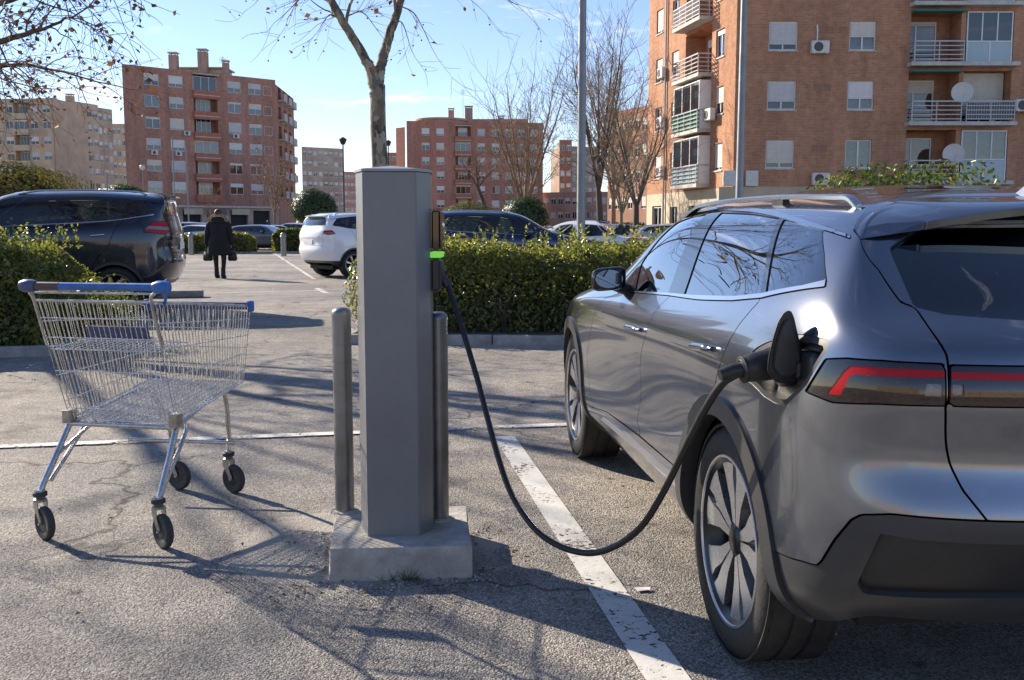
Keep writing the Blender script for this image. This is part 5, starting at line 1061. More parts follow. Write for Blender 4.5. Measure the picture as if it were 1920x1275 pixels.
    roof=[(4.9,15.9),(4.9,13.6),(5.1,13.1),(6.5,12.9),(8.2,12.9),(8.62,13.2),(8.7,15.9)]; rf,rest=S.take(rest,roof,.003); S.emit(rf,'glass_roof_panel',mat('roof_black_glass',(.010,.010,.012),.04,coat=1.),root,depth=.01)
    ws=[(8.75,15.9),(8.72,12.9),(8.95,12.0),(9.35,10.9),(9.8,9.75),(10.25,9.25),(10.3,12),(10.32,15.9)]; w_,rest=S.take(rest,ws,.002); S.emit(w_,'windscreen',G_WIND,root,off=-.004,depth=.0)
    bo=[(10.5,15.9),(10.5,9.6),(10.8,8.8),(11.5,8.3),(12.6,7.8),(13.6,7.5),(15.9,7.4),(15.9,15.9)]; b_,rest=S.take(rest,bo,.002); S.emit(b_,'bonnet',PT,root,depth=.015)
    hl=[(12.25,6.2),(13.2,5.8),(14.0,5.9),(14.0,6.7),(13.0,6.9),(12.3,6.8)]; h_,rest=S.take(rest,hl,.002); S.emit(h_,'headlamp',M_LIGHT,root,depth=.01,mirror='pair')
    fb=[(12.3,-1.5),(12.2,1.6),(13.0,2.6),(15.9,3.2),(15.9,-1.5)]; b_,rest=S.take(rest,fb,.002); S.emit(b_,'front_bumper',M_CLAD,root,depth=.015)
    spl=[tuple(p) for p in F['sideroofjoint']]
    line=[(-1,11.6),(2.,11.6),(3.,11.2),(F['gate'][0][0],F['gate'][0][1]),spl[2],spl[1],spl[0],(4.72,13.6),(4.75,15.9),(-1,15.9)]; sp,rest=S.take(rest,line,.002)
    S.emit(sp,'roof_rear_panel',PT,root,depth=.012)
    fl=[(9.0,16),(9,-2),(17,-2),(17,16)]; fe,rest=S.take(rest,fl); S.emit(fe,'front_wing',PT,root,depth=.015)
    S.emit(rest,'rear_quarter_body',PT,root,depth=.045)
    # inner shell so gaps read dark
    S2=Skin(ev_net(),110,60); t=S2.tri; P=S2.P()
    for x in (0,2.767): P=S2.P(); _,t=S2.cut(t,np.hypot(P[:,0]-x,P[:,2]-Rw)-.41)
    _,t=S2.take(t,F['dlo'],0,off=-.02); _,t=S2.take(t,rg); _,t=S2.take(t,ws); _,t=S2.take(t,F['recess'],0,off=.0)
    S2.emit(t,'inner_shell',M_MBLK,root,off=-.05,depth=0)
    mb=MB(); mb.box((-.42,-.66,.25),(3.2,.66,.29)); mb.build('underbody',M_MBLK,root)
    # spoiler over the rear window
    n=40; V=[]; J=F['sideroofjoint']; g0=F['gate'][0]
    for i in range(n+1):
        t=-1+2*i/n; a=abs(t); sgn=1 if t>=0 else -1
        pu=lambda L_:bspl(S.C,np.array([np.interp(a,[0,.4,.7,.8,.9,1],[q[0] for q in L_])]),np.array([np.interp(a,[0,.4,.7,.8,.9,1],[q[1] for q in L_])]))[0]
        A=pu([(0,12.6),(1.8,12.6),(4.3,12.5),J[0],J[1],J[2]])+np.array([-.002,.001,.003]); D_=pu([(0,11.2),(1.2,11.2),(2.1,11.1),(2.5,10.75),(3.1,10.45),g0])+np.array([-.004,.002,0])
        y=.53*min(1,a/.8); B=np.array([-.485+.03*(y/.53)**2,y,1.412-.05*(y/.53)**2]); 
        if a>.8: B=B+ (A-B)*((a-.8)/.2)*.06
        N1=A*.5+B*.5+np.array([0,0,.008]); Cc=B+np.array([.014,0,-.020]); M1=(Cc+D_)/2
        for q in (A,N1,B+np.array([.004,0,.003]),B,Cc,M1,D_): V.append((q[0],q[1]*sgn,q[2]))
    F_=[(i*7+j,i*7+j+1,(i+1)*7+j+1,(i+1)*7+j) for i in range(n) for j in range(6)]+[tuple(range(7)),tuple(n*7+6-j for j in range(7))]
    me=np_mesh('spoiler',np.array(V),F_); me.polygons.foreach_set('use_smooth',[True]*len(me.polygons)); me.set_sharp_from_angle(angle=R(32)); link('spoiler',me,PT,root)
    mb=MB(); mb.tube([(-.478,-.17,1.392),(-.478,.17,1.392)],.008,6); mb.build('brake_light',M_RED,root)
    # roof rails
    for s in (1,-1):
        pts=[]
        for u in np.linspace(4.95,8.75,14):
            v=np.interp(u,[4.95,6,8,8.75],[11.95,11.9,11.9,11.6]); p=bspl(S.C,np.array([u]),np.array([v]))[0]; e=min(1,(u-4.95)/.35,(8.75-u)/.35); pts.append(p+np.array([0,0,-.006+.028*math.sin(e*math.pi/2)]))
        pts=np.array(pts)*np.array([1,s,1]); pts=catmull(pts,4); T=np.gradient(pts,axis=0); T/=np.linalg.norm(T,axis=1,keepdims=True); V=[];hw=.014
        for p,t in zip(pts,T):
            b=np.array([-t[1],t[0],0]); b/=np.linalg.norm(b)+1e-9
            for dx,dz in ((-1,-.55),(-1,.3),(-.5,.75),(.5,.75),(1,.3),(1,-.55)): V.append(p+b*dx*hw+np.array([0,0,dz*.013]))
        m=len(pts); Fr=[(i*6+j,i*6+(j+1)%6,(i+1)*6+(j+1)%6,(i+1)*6+j) for i in range(m-1) for j in range(6)]+[tuple(range(6)),tuple((m-1)*6+5-j for j in range(6))]
        me=np_mesh('roof_rail',np.array(V),Fr); me.polygons.foreach_set('use_smooth',[True]*len(me.polygons)); me.set_sharp_from_angle(angle=R(50)); rl=link('roof_rail',me,mat('rail_silver',(.50,.52,.55),.22,metal=.95),root)
        for k in (1,m//2,m-2):
            mb=MB(); q=pts[k]; mb.box((q[0]-.05,q[1]-.012,q[2]-.04),(q[0]+.05,q[1]+.012,q[2]-.006)); mb.build('rail_foot',M_SBLK,rl)
    # antenna fin
    V=[];prof=[(0,.0),(.05,.035),(.12,.065),(.19,.075),(.215,.065),(.225,0)]
    mb=MB(); 
    for x,z in prof: V+=[(-.28+.26-x,.035*(1-z/.09)+.004,z),(-.28+.26-x,-.035*(1-z/.09)-.004,z)]
    mb.add(V,[(2*i,2*i+1,2*i+3,2*i+2) for i in range(5)]+[tuple(range(0,12,2)),tuple(range(11,0,-2))]); mb.build('antenna_fin',PT,root,loc=(-.02,0,1.437))
    mirror_part(root,1.62,.865,1.06,M_GBLK,.72)
    seats(root,0,.45,1.42); mb=MB(); mb.cbox((1.45,-.7,.75),(1.95,.7,1.04),.06); mb.build('dashboard',M_SEAT,root,smooth=50)
    mb=MB(); M=Matrix.Translation((1.38,.36,.98))@Matrix.Rotation(R(65),4,'Y'); mb.tube([M@Vector((.17*math.cos(a),.17*math.sin(a),0)) for a in np.linspace(0,2*math.pi,28,endpoint=False)],.014,7,closed=True); mb.box((-.16,-.012,-.01),(.16,.012,.01),M); mb.build('steering_wheel',M_SBLK,root,smooth=60)
    mb=MB(); mb.box((-.75,-.6,.62),(-.05,.6,.66)); mb.build('boot_floor',M_SEAT,root)
    ph=R(90+5)
    for x in (0,2.767):
        for s in (1,-1): wheel(root,x,s*(.905-.12*.0-.118),'aero',Rw,.262,.24,112,s,ph if x==0 else R(90+31))
    # number plate area on the gate and the sticker on the rear window
    mb=MB(); mb.cbox((-.008,-.26,-.055),(.0,.26,.055),.004); mb.build('number_plate',M_PLATE,root,loc=(float(bspl(S.C,np.array([0.]),np.array([4.0]))[0][0])-.004,0,.79))
    m2=MB(); m2.box((-.003,-.018,-.028),(0,.018,.028),Matrix.Translation((-.566,.46,1.212))@Matrix.Rotation(R(40),4,'Y')); m2.build('window_sticker',mat('sticker',(.45,.46,.48),.6,noise=(90,.5)),root)
    # open charge flap
    c=bspl(S.C,np.array([4.35]),np.array([6.4]))[0]
    Q=[(.962,1.012),(.950,1.065),(.938,1.105),(.921,1.130),(.904,1.134),(.894,1.116),(.883,1.076),(.871,1.036),(.859,1.0),(.872,.955),(.90,.938),(.94,.946),(.964,.975)]
    def flap(Q,x,th,nm,m,par):
        n=len(Q); V=[(x-.10*(y-.87),y,z) for y,z in Q]+[(x+th-.10*(y-.87),y,z) for y,z in Q]
        bm=bmesh.new(); vs_=[bm.verts.new(v) for v in V]
        for f_ in [tuple(range(n)),tuple(range(2*n-1,n-1,-1))]+[((i+1)%n,i,n+i,n+(i+1)%n) for i in range(n)]: bm.faces.new([vs_[i] for i in f_])
        bmesh.ops.recalc_face_normals(bm,faces=list(bm.faces)); bmesh.ops.bevel(bm,geom=[e for e in bm.edges],offset=.003,segments=2,affect='EDGES')
        me=bpy.data.meshes.new(nm); bm.to_mesh(me); bm.free(); me.polygons.foreach_set('use_smooth',[True]*len(me.polygons)); me.set_sharp_from_angle(angle=R(40)); return link(nm,me,m,par)
    fl=flap(Q,-.47,.009,'charge_flap',M_SBLK,root); cy,cz=.918,1.035
    flap([(cy+(y-cy)*.72,cz+(z-cz)*.78) for y,z in Q],-.479,.010,'flap_liner',M_CLAD,fl)
    mb=MB(); mb.cbox((-.49,.85,.955),(-.43,.89,1.0),.008); mb.build('flap_hinge',M_SBLK,fl)
    # moulded tray inside the port
    mb=MB(); mb.cbox((-.55,.832,.93),(-.44,.875,1.03),.015); mb.build('port_tray',M_SBLK,root,smooth=50); mb=MB(); mb.cbox((-.33,.85,.885),(-.22,.885,.95),.015); mb.build('port_latch',M_SBLK,root,smooth=50)
    # socket
    mb=MB(); Ms=Matrix.Translation((-.39,.85,.98))@rotY(); mb.lathe([(.0,.03),(.05,.03),(.052,.045),(.06,.045),(.062,.0)],28,Ms); mb.build('charge_socket',M_SBLK,root,smooth=40)
    return root,S
EV,EVS=ev_build()
# ------------------------------------------------------------------ charging post, plinth, bollards, cable
M_POST=mat('post_grey_paint',(.20,.205,.215),.34,noise=(3,.10),bump=(220,.04)); M_STEEL=mat('bollard_steel',(.24,.24,.235),.36,metal=.7,noise=(5,.3)); M_PLINTH=mat('plinth_concrete',(.42,.40,.36),.9,noise=(7,.4),bump=(45,.7,8))
def rough_slab(corners,h,nx=26,ny=22,nz=6,seed=3):
    c=[np.array(p) for p in corners]; r=np.random.default_rng(seed); V=[];idx={}
    def P(s,t,k): 
        p=(c[0]*(1-s)+c[1]*s)*(1-t)+(c[3]*(1-s)+c[2]*s)*t; m=(c[0]+c[1]+c[2]+c[3])/4; ins=.002*k; return np.array([*(p+(m-p)*ins/.3),h*k])
    F=[]
    def vid(i,j,k):
        if (i,j,k) not in idx: idx[(i,j,k)]=len(V); V.append(P(i/nx,j/ny,k/nz))
        return idx[(i,j,k)]
    for i in range(nx):
        for j in range(ny): F.append((vid(i,j,nz),vid(i+1,j,nz),vid(i+1,j+1,nz),vid(i,j+1,nz)))
    for k in range(nz):
        for i in range(nx): F.append((vid(i,0,k),vid(i+1,0,k),vid(i+1,0,k+1),vid(i,0,k+1))); F.append((vid(i+1,ny,k),vid(i,ny,k),vid(i,ny,k+1),vid(i+1,ny,k+1)))
        for j in range(ny): F.append((vid(0,j+1,k),vid(0,j,k),vid(0,j,k+1),vid(0,j+1,k+1))); F.append((vid(nx,j,k),vid(nx,j+1,k),vid(nx,j+1,k+1),vid(nx,j,k+1)))
    V=np.array(V); m=V[:,:2].mean(0); d=V-np.array([*m,h*.5]); top=V[:,2]>h*.8
    # chip the arrises
    ed=np.zeros(len(V)); 
    for (i,j,k),q in idx.items():
        e=(i in(0,nx))+(j in(0,ny))+(k==nz); ed[q]=e>=2
    n1=fbm(V,9.,1); n2=fbm(V,28.,2); V=V+d/np.linalg.norm(d,axis=1,keepdims=True)*(n1*.009+n2*.006)[:,None]-d/np.linalg.norm(d,axis=1,keepdims=True)*(ed*(.003+.014*np.clip(n2+.1,0,1)))[:,None]
    return V,F
cs=[(-.70,3.685),(-.148,3.725),(-.20,4.29),(-.775,4.24)]; SH=.128
V,F=rough_slab(cs,SH); me=np_mesh('concrete_plinth',V,F); me.polygons.foreach_set('use_smooth',[True]*len(me.polygons)); me.set_sharp_from_angle(angle=R(45)); V[:,2]
o=link('concrete_plinth',me,M_PLINTH); tag(o,'chipped grey concrete block under the charging post','plinth')
ztop=float(AT(745,320,3.85)[2]); H=ztop-SH
root=thing('charging_post','tall grey metal charging post on a concrete block','charging post',(-.475,3.97,SH-.004))
hx=[(-.096,-.128),(.108,-.118),(.152,-.03),(.152,.10),(.105,.14),(-.105,.14),(-.142,.10),(-.142,-.0)]
mb=MB(); mb.prism(hx,Matrix.Identity(4),H); me=mb.mesh('casing'); bm=bmesh.new(); bm.from_mesh(me); bmesh.ops.bevel(bm,geom=list(bm.edges),offset=.003,segments=2,affect='EDGES'); bm.to_mesh(me); bm.free(); link('casing',me,M_POST,root)
n=len(hx); V=[(x*1.03,y*1.03,H+.002) for x,y in hx]+[(x*1.03,y*1.03,H+.012) for x,y in hx]+[(0,.0,H+.030)]
link('top_cap',np_mesh('top_cap',np.array(V),[(i,(i+1)%n,n+(i+1)%n,n+i) for i in range(n)]+[(n+i,n+(i+1)%n,2*n) for i in range(n)]+[tuple(range(n-1,-1,-1))]),mat('cap_grey',(.30,.315,.33),.4,noise=(6,.15)),root)
mb=MB(); mb.box((-.1425,.03,.03),(-.1415,.033,H-.03)); mb.build('door_seam',M_SBLK,root)
mb=MB()
for z in (.35,.8,1.2): mb.box((-.145,.01,z-.03),(-.139,.06,z+.03))
mb.build('door_lock',M_STEEL,root)
# wall box on the right side
zt=float(AT(818,389,3.97)[2])-SH; zl=float(AT(818,476,3.97)[2])-SH; zbm=float(AT(818,545,3.97)[2])-SH
def rbox(a,b,c,m,name,par,seg=3):
    bm=bmesh.new(); bmesh.ops.create_cube(bm,size=1); a,b=Vector(a),Vector(b)
    for v in bm.verts: v.co=Vector([(a[i]+b[i])/2+v.co[i]*(b[i]-a[i]) for i in range(3)])
    bmesh.ops.bevel(bm,geom=list(bm.edges),offset=c,segments=seg,affect='EDGES'); me=bpy.data.meshes.new(name); bm.to_mesh(me); bm.free(); me.polygons.foreach_set('use_smooth',[True]*len(me.polygons)); me.set_sharp_from_angle(angle=R(35)); return link(name,me,m,par)
wb=rbox((.150,-.025,zbm),(.196,.13,zl-.012),.012,mat('charger_dark_grey',(.035,.034,.032),.45),'charger_unit',root)
rbox((.150,-.028,zl+.014),(.200,.133,zt),.014,M_GBLK,'charger_cover',wb)
mg=bpy.data.materials.new('green_led'); mg.use_nodes=True; b_=mg.node_tree.nodes['Principled BSDF']; b_.inputs['Base Color'].default_value=(.12,.6,.05,1); b_.inputs['Emission Color'].default_value=(.25,.75,.10,1); b_.inputs['Emission Strength'].default_value=.3; b_.inputs['Roughness'].default_value=.3
rbox((.150,-.026,zl-.0105),(.1965,.131,zl+.0105),.002,mg,'status_light',wb)
mb=MB(); 
for k in range(3): mb.box((.2005,.03,zl+.09-k*.028),(.2015,.07,zl+.105-k*.028))
mb.build('printed_label',mat('label_grey',(.25,.25,.24),.6),wb)
# bollards
def bollard(label,u,v,ut):
    b=GP(u,v,SH); zt=float(AT(u,ut,b[1])[2]); o=thing('bollard',label,'bollard',(b[0],b[1],SH-.004),group='steel bollards on the plinth')
    r=.0405; h=zt-SH
    mb=MB(); mb.lathe([(r,0),(r,h-.035)],28); mb.build('shaft',M_STEEL,o,smooth=40)
    mb=MB(); mb.lathe([(r+.001,h-.036),(r+.0015,h-.03),(r*.95,h-.014),(r*.6,h-.003),(0,h)],28); mb.build('cap',M_STEEL,o,smooth=50)
    mb=MB(); mb.lathe([(r+.02,0.0),(r+.018,.008),(r,.012)],24); mb.build('collar',M_PLINTH,o,smooth=50)
bollard('grey steel bollard left of the charging post',647,958,574); bollard('grey steel bollard right of the charging post',824,972,582)
# charging cable
RZ_=math.atan2(math.cos(YAW),math.sin(YAW))
def evw(x,y,z): c,s=math.cos(RZ_),math.sin(RZ_); return np.array([1.57110+x*c-y*s,3.15126+x*s+y*c,z])
pa=evw(-.385,.862,.985); pb=evw(-.40,1.015,.968); ax=unit(pb-pa)
px=[(838,533),(860,595),(880,660),(900,728),(912,775),(935,860),(960,928),(1000,988),(1045,1022),(1100,1037),(1150,1026),(1200,990),(1240,930),(1280,850),(1318,775),(1352,722),(1380,702)]
Y0,Y1=3.99,float(pb[1]); pts=[]
L0=np.r_[0,np.cumsum([math.hypot(px[i+1][0]-px[i][0],px[i+1][1]-px[i][1]) for i in range(len(px)-1)])]; L0/=L0[-1]
for (u,v),t in zip(px,L0): pts.append(AT(u,v,Y0+(Y1-Y0)*(t**1.1)))
st=np.array([-.475+.185,3.985,SH+zl-.10]); path=catmull([st]+pts+[pb-ax*.0],8)
root=thing('charging_cable','thick black charging cable looping from the post to the car','cable',(path[0][0],path[0][1],0)); bo=np.array([path[0][0],path[0][1],0])
mb=MB(); mb.tube(path-bo,.0110,14); mb.build('cable',mat('cable_rubber',(.012,.012,.013),.42,noise=(20,.2)),root,smooth=60)
# plug handle
def plugtube(p,rad,name,n=20,m=None): mb=MB(); mb.tube([q-bo for q in p],rad,n); return mb.build(name,m or M_SBLK,root,smooth=45)
q=lambda t,dz=0:pa+(pb-pa)*t+np.array([0,0,dz])
plugtube([q(-.05),q(.15),q(.35,.004),q(.7,.002),q(.92),q(.97)],[.036,.040,.043,.040,.034,.028],'plug_handle')
plugtube([q(.95),q(1.1),q(1.35)-np.array([0,0,.006])],[.021,.020,.0155],'strain_relief',16)
plugtube([q(.9),q(.915),q(.945),q(.96)],[.0335,.037,.037,.032],'plug_collar')
p0_=path[0]; plugtube([p0_+np.array([-.012,0,.05]),p0_+np.array([-.002,0,.01]),path[6],path[9]],[.026,.024,.020,.016],'outlet_grommet',16)
# scraps on the ground
P_=GP(1205,1108); mb=MB(); V=[(0,0,.006),(.045,.008,.008),(.05,.03,.011),(.02,.04,.006),(-.01,.025,.010)]; o=link('paper_scrap',np_mesh('paper_scrap',np.array(V+[(a,b,c+.0015) for a,b,c in V]),[(4,3,2,1,0),(5,6,7,8,9)]+[(i,(i+1)%5,5+(i+1)%5,5+i) for i in range(5)]),mat('paper',(.7,.69,.66),.8),loc=(P_[0]-.02,P_[1]-.02,0)); tag(o,'small white paper scrap beside the white line near the rear wheel','litter')
r_=np.random.default_rng(4); n=420; C=np.zeros((n,3))
k=n//2; ang=r_.uniform(0,6.28,k); rad=np.abs(r_.normal(.0,.18,k))
ex=r_.random(k); side_=r_.integers(0,3,k); 
for i in range(k):
    a,b=[(cs[0],cs[1]),(cs[1],cs[2]),(cs[3],cs[0])][side_[i]]; p=np.array(a)+(np.array(b)-np.array(a))*ex[i]; m=np.array([-.45,3.97]); d=unit(p-m); C[i,:2]=p+d*(.02+rad[i])
C[k:,0]=r_.uniform(-4,3,n-k); C[k:,1]=r_.uniform(2.5,11.,n-k); C[:,2]=.008
lo=leaves('fallen_leaves',C,np.tile([0,0,1.],(n,1)),.022,leaf_mat('litter_leaf',[(.10,.07,.045),(.20,.15,.10),(.34,.28,.20)],.1,.8),None,aspect=.6,seed=8,jit=.25); lo['kind']='stuff'; lo['label']='dry leaf litter scattered over the asphalt around the plinth'
# crumbled concrete by the plinth
n=260; C=np.zeros((n,3)); 
for i in range(n):
    a,b=[(cs[0],cs[1]),(cs[3],cs[0]),(cs[1],cs[2])][int(r_.integers(0,3))]; p=np.array(a)+(np.array(b)-np.array(a))*r_.random(); d=unit(p-np.array([-.45,3.97])); C[i,:2]=p+d*abs(r_.normal(.02,.07))
bm=bmesh.new(); bmesh.ops.create_icosphere(bm,subdivisions=1,radius=1); bm.verts.index_update(); V0=np.array([v.co for v in bm.verts]); F0=np.array([[v.index for v in f.verts] for f in bm.faces]); bm.free()
sz=r_.uniform(.002,.009,n); V=(V0[None]*sz[:,None,None]*r_.uniform(.5,1.3,(n,len(V0),1))+np.array(C)[:,None]).reshape(-1,3); F=(F0[None]+(np.arange(n)*len(V0))[:,None,None]).reshape(-1,3)
o=link('gravel',np_mesh('gravel',V,F),M_PLINTH); o['kind']='stuff'; o['label']='loose grit around the concrete block'
# a tuft of weeds at the plinth's foot
n=34; S=[]
for i in range(n):
    b=np.array([-.42+r_.normal(0,.035),3.695+r_.normal(0,.008),.0]); t=b+np.array([r_.normal(0,.025),r_.normal(-.02,.02),r_.uniform(.02,.055)]); S.append((b,t,.0015,.0004))
o=link('weed_tuft',seg_mesh('weed_tuft',S,3),mat('weed',(.06,.10,.03),.7)); o['kind']='stuff'; o['label']='small weed tuft at the foot of the concrete block'
# ------------------------------------------------------------------ shopping cart
M_WIRE=mat('zinc_wire',(.74,.73,.70),.24,metal=1.,noise=(30,.25)); M_TUBE=mat('zinc_tube',(.55,.55,.54),.26,metal=1.,noise=(12,.3)); M_BLUE=mat('blue_plastic',(.045,.15,.43),.45,noise=(18,.35)); M_BLUED=mat('worn_blue_plastic',(.06,.095,.21),.45,noise=(20,.35)); M_RUB=mat('caster_rubber',(.045,.045,.045),.7,noise=(25,.35)); M_BRWN=mat('handle_print',(.10,.06,.06),.5); M_FORK=mat('fork_steel',(.36,.34,.30),.42,metal=.85,noise=(25,.4))
fw=unit(np.array([.20,.98])); cart=thing('shopping_cart','empty wire shopping cart with a blue handle, left of the charging post','shopping cart',(-1.775,4.17,0),math.atan2(fw[1],fw[0])-math.pi/2)
# local: x right, y forward, z up
RB=[(-.262,.20,.49),(.262,.20,.49)]; RT=[(-.272,.015,1.04),(.285,.005,1.04)]; FB=[(-.255,.86,.575),(.255,.86,.575)]; FT=[(-.285,.90,.955),(.285,.90,.955)]
RB,RT,FB,FT=[np.array(q) for q in (RB,RT,FB,FT)]
def wires(S): return S
def panel(a,b,c,d,nv,hs,name,r=.0021,rh=.0026,bow=0.):
    """a,b bottom ends, d,c top ends; nv uprights and cross wires at heights hs"""
    S=[]
    for i in range(nv+1):
        t=i/nv; p=a+(b-a)*t; q=d+(c-d)*t; S.append((p,q,r,r))
    for h in hs:
        p=a+(d-a)*h; q=b+(c-b)*h; S.append((p,q,rh,rh))
    o=link(name,seg_mesh(name,S,6),M_WIRE,cart); o['kind']='stuff'; return o
panel(RB[0],RB[1],RT[1],RT[0],22,(.0,.1,.42,.70,.86,1.),'rear_gate_wires')
panel(RB[0],FB[0],FT[0],RT[0],30,(.0,.16,.38,.62,.83,1.),'side_wires'); panel(RB[1],FB[1],FT[1],RT[1],30,(.0,.16,.38,.62,.83,1.),'side_wires'); panel(FB[0],FB[1],FT[1],FT[0],20,(.0,.2,.45,.7,1.),'front_wires')
S=[]
for i in range(41): t=i/40; p=RB[0]+(FB[0]-RB[0])*t; q=RB[1]+(FB[1]-RB[1])*t; S.append((p,q,.002,.002))
for i in range(15): t=i/14; S.append((RB[0]+(RB[1]-RB[0])*t+np.array([0,0,.004]),FB[0]+(FB[1]-FB[0])*t+np.array([0,0,.004]),.0022,.0022))
o=link('floor_wires',seg_mesh('floor_wires',S,6),M_WIRE,cart); o['kind']='stuff'
# folding child seat shelf: wire leaf plus blue flap
a=RB+(RT-RB)*.60+np.array([0,.012,0]); b=a+np.array([0,.19,.02])
S=[(a[0]+(a[1]-a[0])*t,b[0]+(b[1]-b[0])*t,.002,.002) for t in np.linspace(.04,.96,18)]+[(b[0],b[1],.003,.003),(a[0],a[1],.003,.003)]
o=link('seat_wires',seg_mesh('seat_wires',S,6),M_WIRE,cart); o['kind']='stuff'
mb=MB(); M=Matrix.Translation((0,.17,.81))@Matrix.Rotation(R(14),4,'X'); mb.cbox((-.12,-.005,.05),(.18,.005,.115),.005,M); mb.build('child_seat_flap',M_BLUED,cart)
# top frame rods
def rod(pts,r,name,m=M_TUBE,n=12,sm=5):
    mb=MB(); mb.tube(catmull(pts,sm) if len(pts)>2 else pts,r,n); return mb.build(name,m,cart,smooth=60)
rod([RT[0],FT[0]],.0055,'top_rail'); rod([RT[1],FT[1]],.0055,'top_rail'); rod([FT[0],FT[1]],.0055,'top_rail'); rod([RT[0],RT[1]],.005,'top_rail')
mb=MB(); mb.cbox((-.29,.893,.935),(.29,.912,.972),.006); mb.build('front_bumper_strip',M_BLUED,cart)
for s in (-1,1): mb=MB(); mb.cbox((s*.285-.016,.882,.925),(s*.285+.016,.918,.982),.010); mb.build('corner_bumper',M_BLUE,cart)
mb=MB(); M=Matrix.Translation((.02,.80,.962)); mb.cbox((-.2,-.05,-.012),(.22,.04,.008),.006,M); mb.build('front_tray',M_BLUED,cart)
# handle
hz=1.105; hy=-.05; hxo=.062
for s in (-1,1):
    rod([RT[1 if s>0 else 0]+np.array([0,.07,-.20]),RT[1 if s>0 else 0],np.array([s*.288+.025,-.02,1.075]),np.array([s*.284+hxo,hy+.01,hz-.005])],.008,'handle_bracket')
    mb=MB(); M=Matrix.Translation((s*.306+hxo,hy,hz))@Matrix.Rotation(math.pi/2,4,'Y'); mb.lathe([(0,-.040),(.020,-.038),(.027,-.02),(.028,.012),(.022,.032),(0,.036)],20,M); mb.build('handle_end_cap',M_BLUE if s>0 else M_BLUED,cart,smooth=50)
mb=MB(); mb.tube([(-.275+hxo,hy,hz),(.275+hxo,hy,hz)],.0165,18); hd=mb.build('handle',M_BLUE,cart,smooth=50)
mb=MB(); mb.tube([(-.274+hxo,hy,hz),(-.16+hxo,hy,hz)],.0172,18); mb.build('handle_sleeve',M_BRWN,hd,smooth=50)
mb=MB(); mb.tube([(.345,hy+.02,hz),(.345,hy+.08,hz+.025),(.32,.07,1.09),(.288,.10,1.02)],.007,10); mb.build('blue_bracket',mat('light_blue_plastic',(.05,.22,.50),.4),cart,smooth=50)
rod([(-.26,-.01,1.075),(.31,-.01,1.075)],.0045,'rear_bar'); rod([(-.26,.03,1.08),(0,.09,1.085),(.29,.09,1.085)],.004,'rear_bar')
# chassis: floor frame tubes, legs
rod([RB[0]+np.array([-.005,-.005,-.018]),RB[1]+np.array([.005,-.005,-.018])],.0125,'cross_tube')
for s in (-1,1):
    rb=np.array([s*.262,.20,.472]); rod([rb+np.array([0,.02,.01]),rb,np.array([s*.272,.12,.36]),np.array([s*.283,.025,.235]),np.array([s*.283,.0,.185])],.0135,'rear_leg')
    rod([np.array([s*.255,.30,.47]),np.array([s*.258,.27,.42]),np.array([s*.274,.06,.24])],.010,'leg_brace')
    rod([rb,np.array([s*.235,.45,.515]),np.array([s*.205,.70,.545]),np.array([s*.195,.78,.50]),np.array([s*.165,.86,.30]),np.array([s*.155,.87,.215])],.0125,'front_leg',sm=7)
    mb=MB(); mb.cbox((s*.262-.02,.17,.475),(s*.262+.02,.225,.535),.004); mb.build('corner_plate',M_FORK,cart)
rod([(-.36,.80,.265),(.20,.85,.262)],.0105,'cross_bar'); rod([(-.272,.11,.345),(-.2,.3,.47)],.008,'leg_brace')
def caster(x,y,ang):
    o=link('caster',None,None,cart,loc=(x,y,0),rot=(0,0,ang)); 
    mb=MB(); mb.lathe([(0,.215),(.020,.215),(.024,.205),(.024,.185),(.018,.18),(.028,.174),(.028,.164),(0,.164)],20); fk=mb
    for s in (-1,1): fk.prism([(-.022,.166),(.022,.166),(.020,.14),(-.03,.068),(-.042,.068),(-.044,.085),(-.022,.13)],Matrix.Translation((0,s*.021+.0015,0))@Matrix.Rotation(math.pi/2,4,'X'),.003)
    f=fk.build('fork',M_FORK,None,smooth=40)
    f.parent=cart; f.name='caster'; f.location=(x,y,0); f.rotation_euler=(0,0,ang); bpy.data.objects.remove(o)
    rw=.073; mb=MB(); M=Matrix.Translation((-.034,0,rw))@rotY(); mb.lathe([(.0,-.010),(.040,-.012),(.044,-.015),(rw-.006,-.016),(rw,-.009),(rw,.009),(rw-.006,.016),(.044,.015),(.040,.012),(0,.010)],36,M); mb.build('tyre',M_RUB,f,smooth=35)
    mb=MB(); mb.lathe([(0,-.0135),(.018,-.0135),(.03,-.0125),(.034,-.0115)],24,M); mb.lathe([(0,.0135),(.018,.0135),(.03,.0125),(.034,.0115)],24,M); mb.build('wheel_hub',M_CLAD,f,smooth=40)
    mb=MB(); mb.tube([(-.034,-.028,rw),(-.034,.028,rw)],.006,8); mb.build('axle',M_TUBE,f)
    mb=MB(); mb.lathe([(.0255,.186),(.030,.19),(.030,.204),(.0255,.208)],20); mb.build('swivel_collar',M_RUB,f,smooth=40)
    return f
A=cart.rotation_euler.z
caster(-.283,.0,R(150)-A*0); caster(.283,.0,R(146)); caster(-.155,.87,R(165)); caster(.155,.87,R(158))
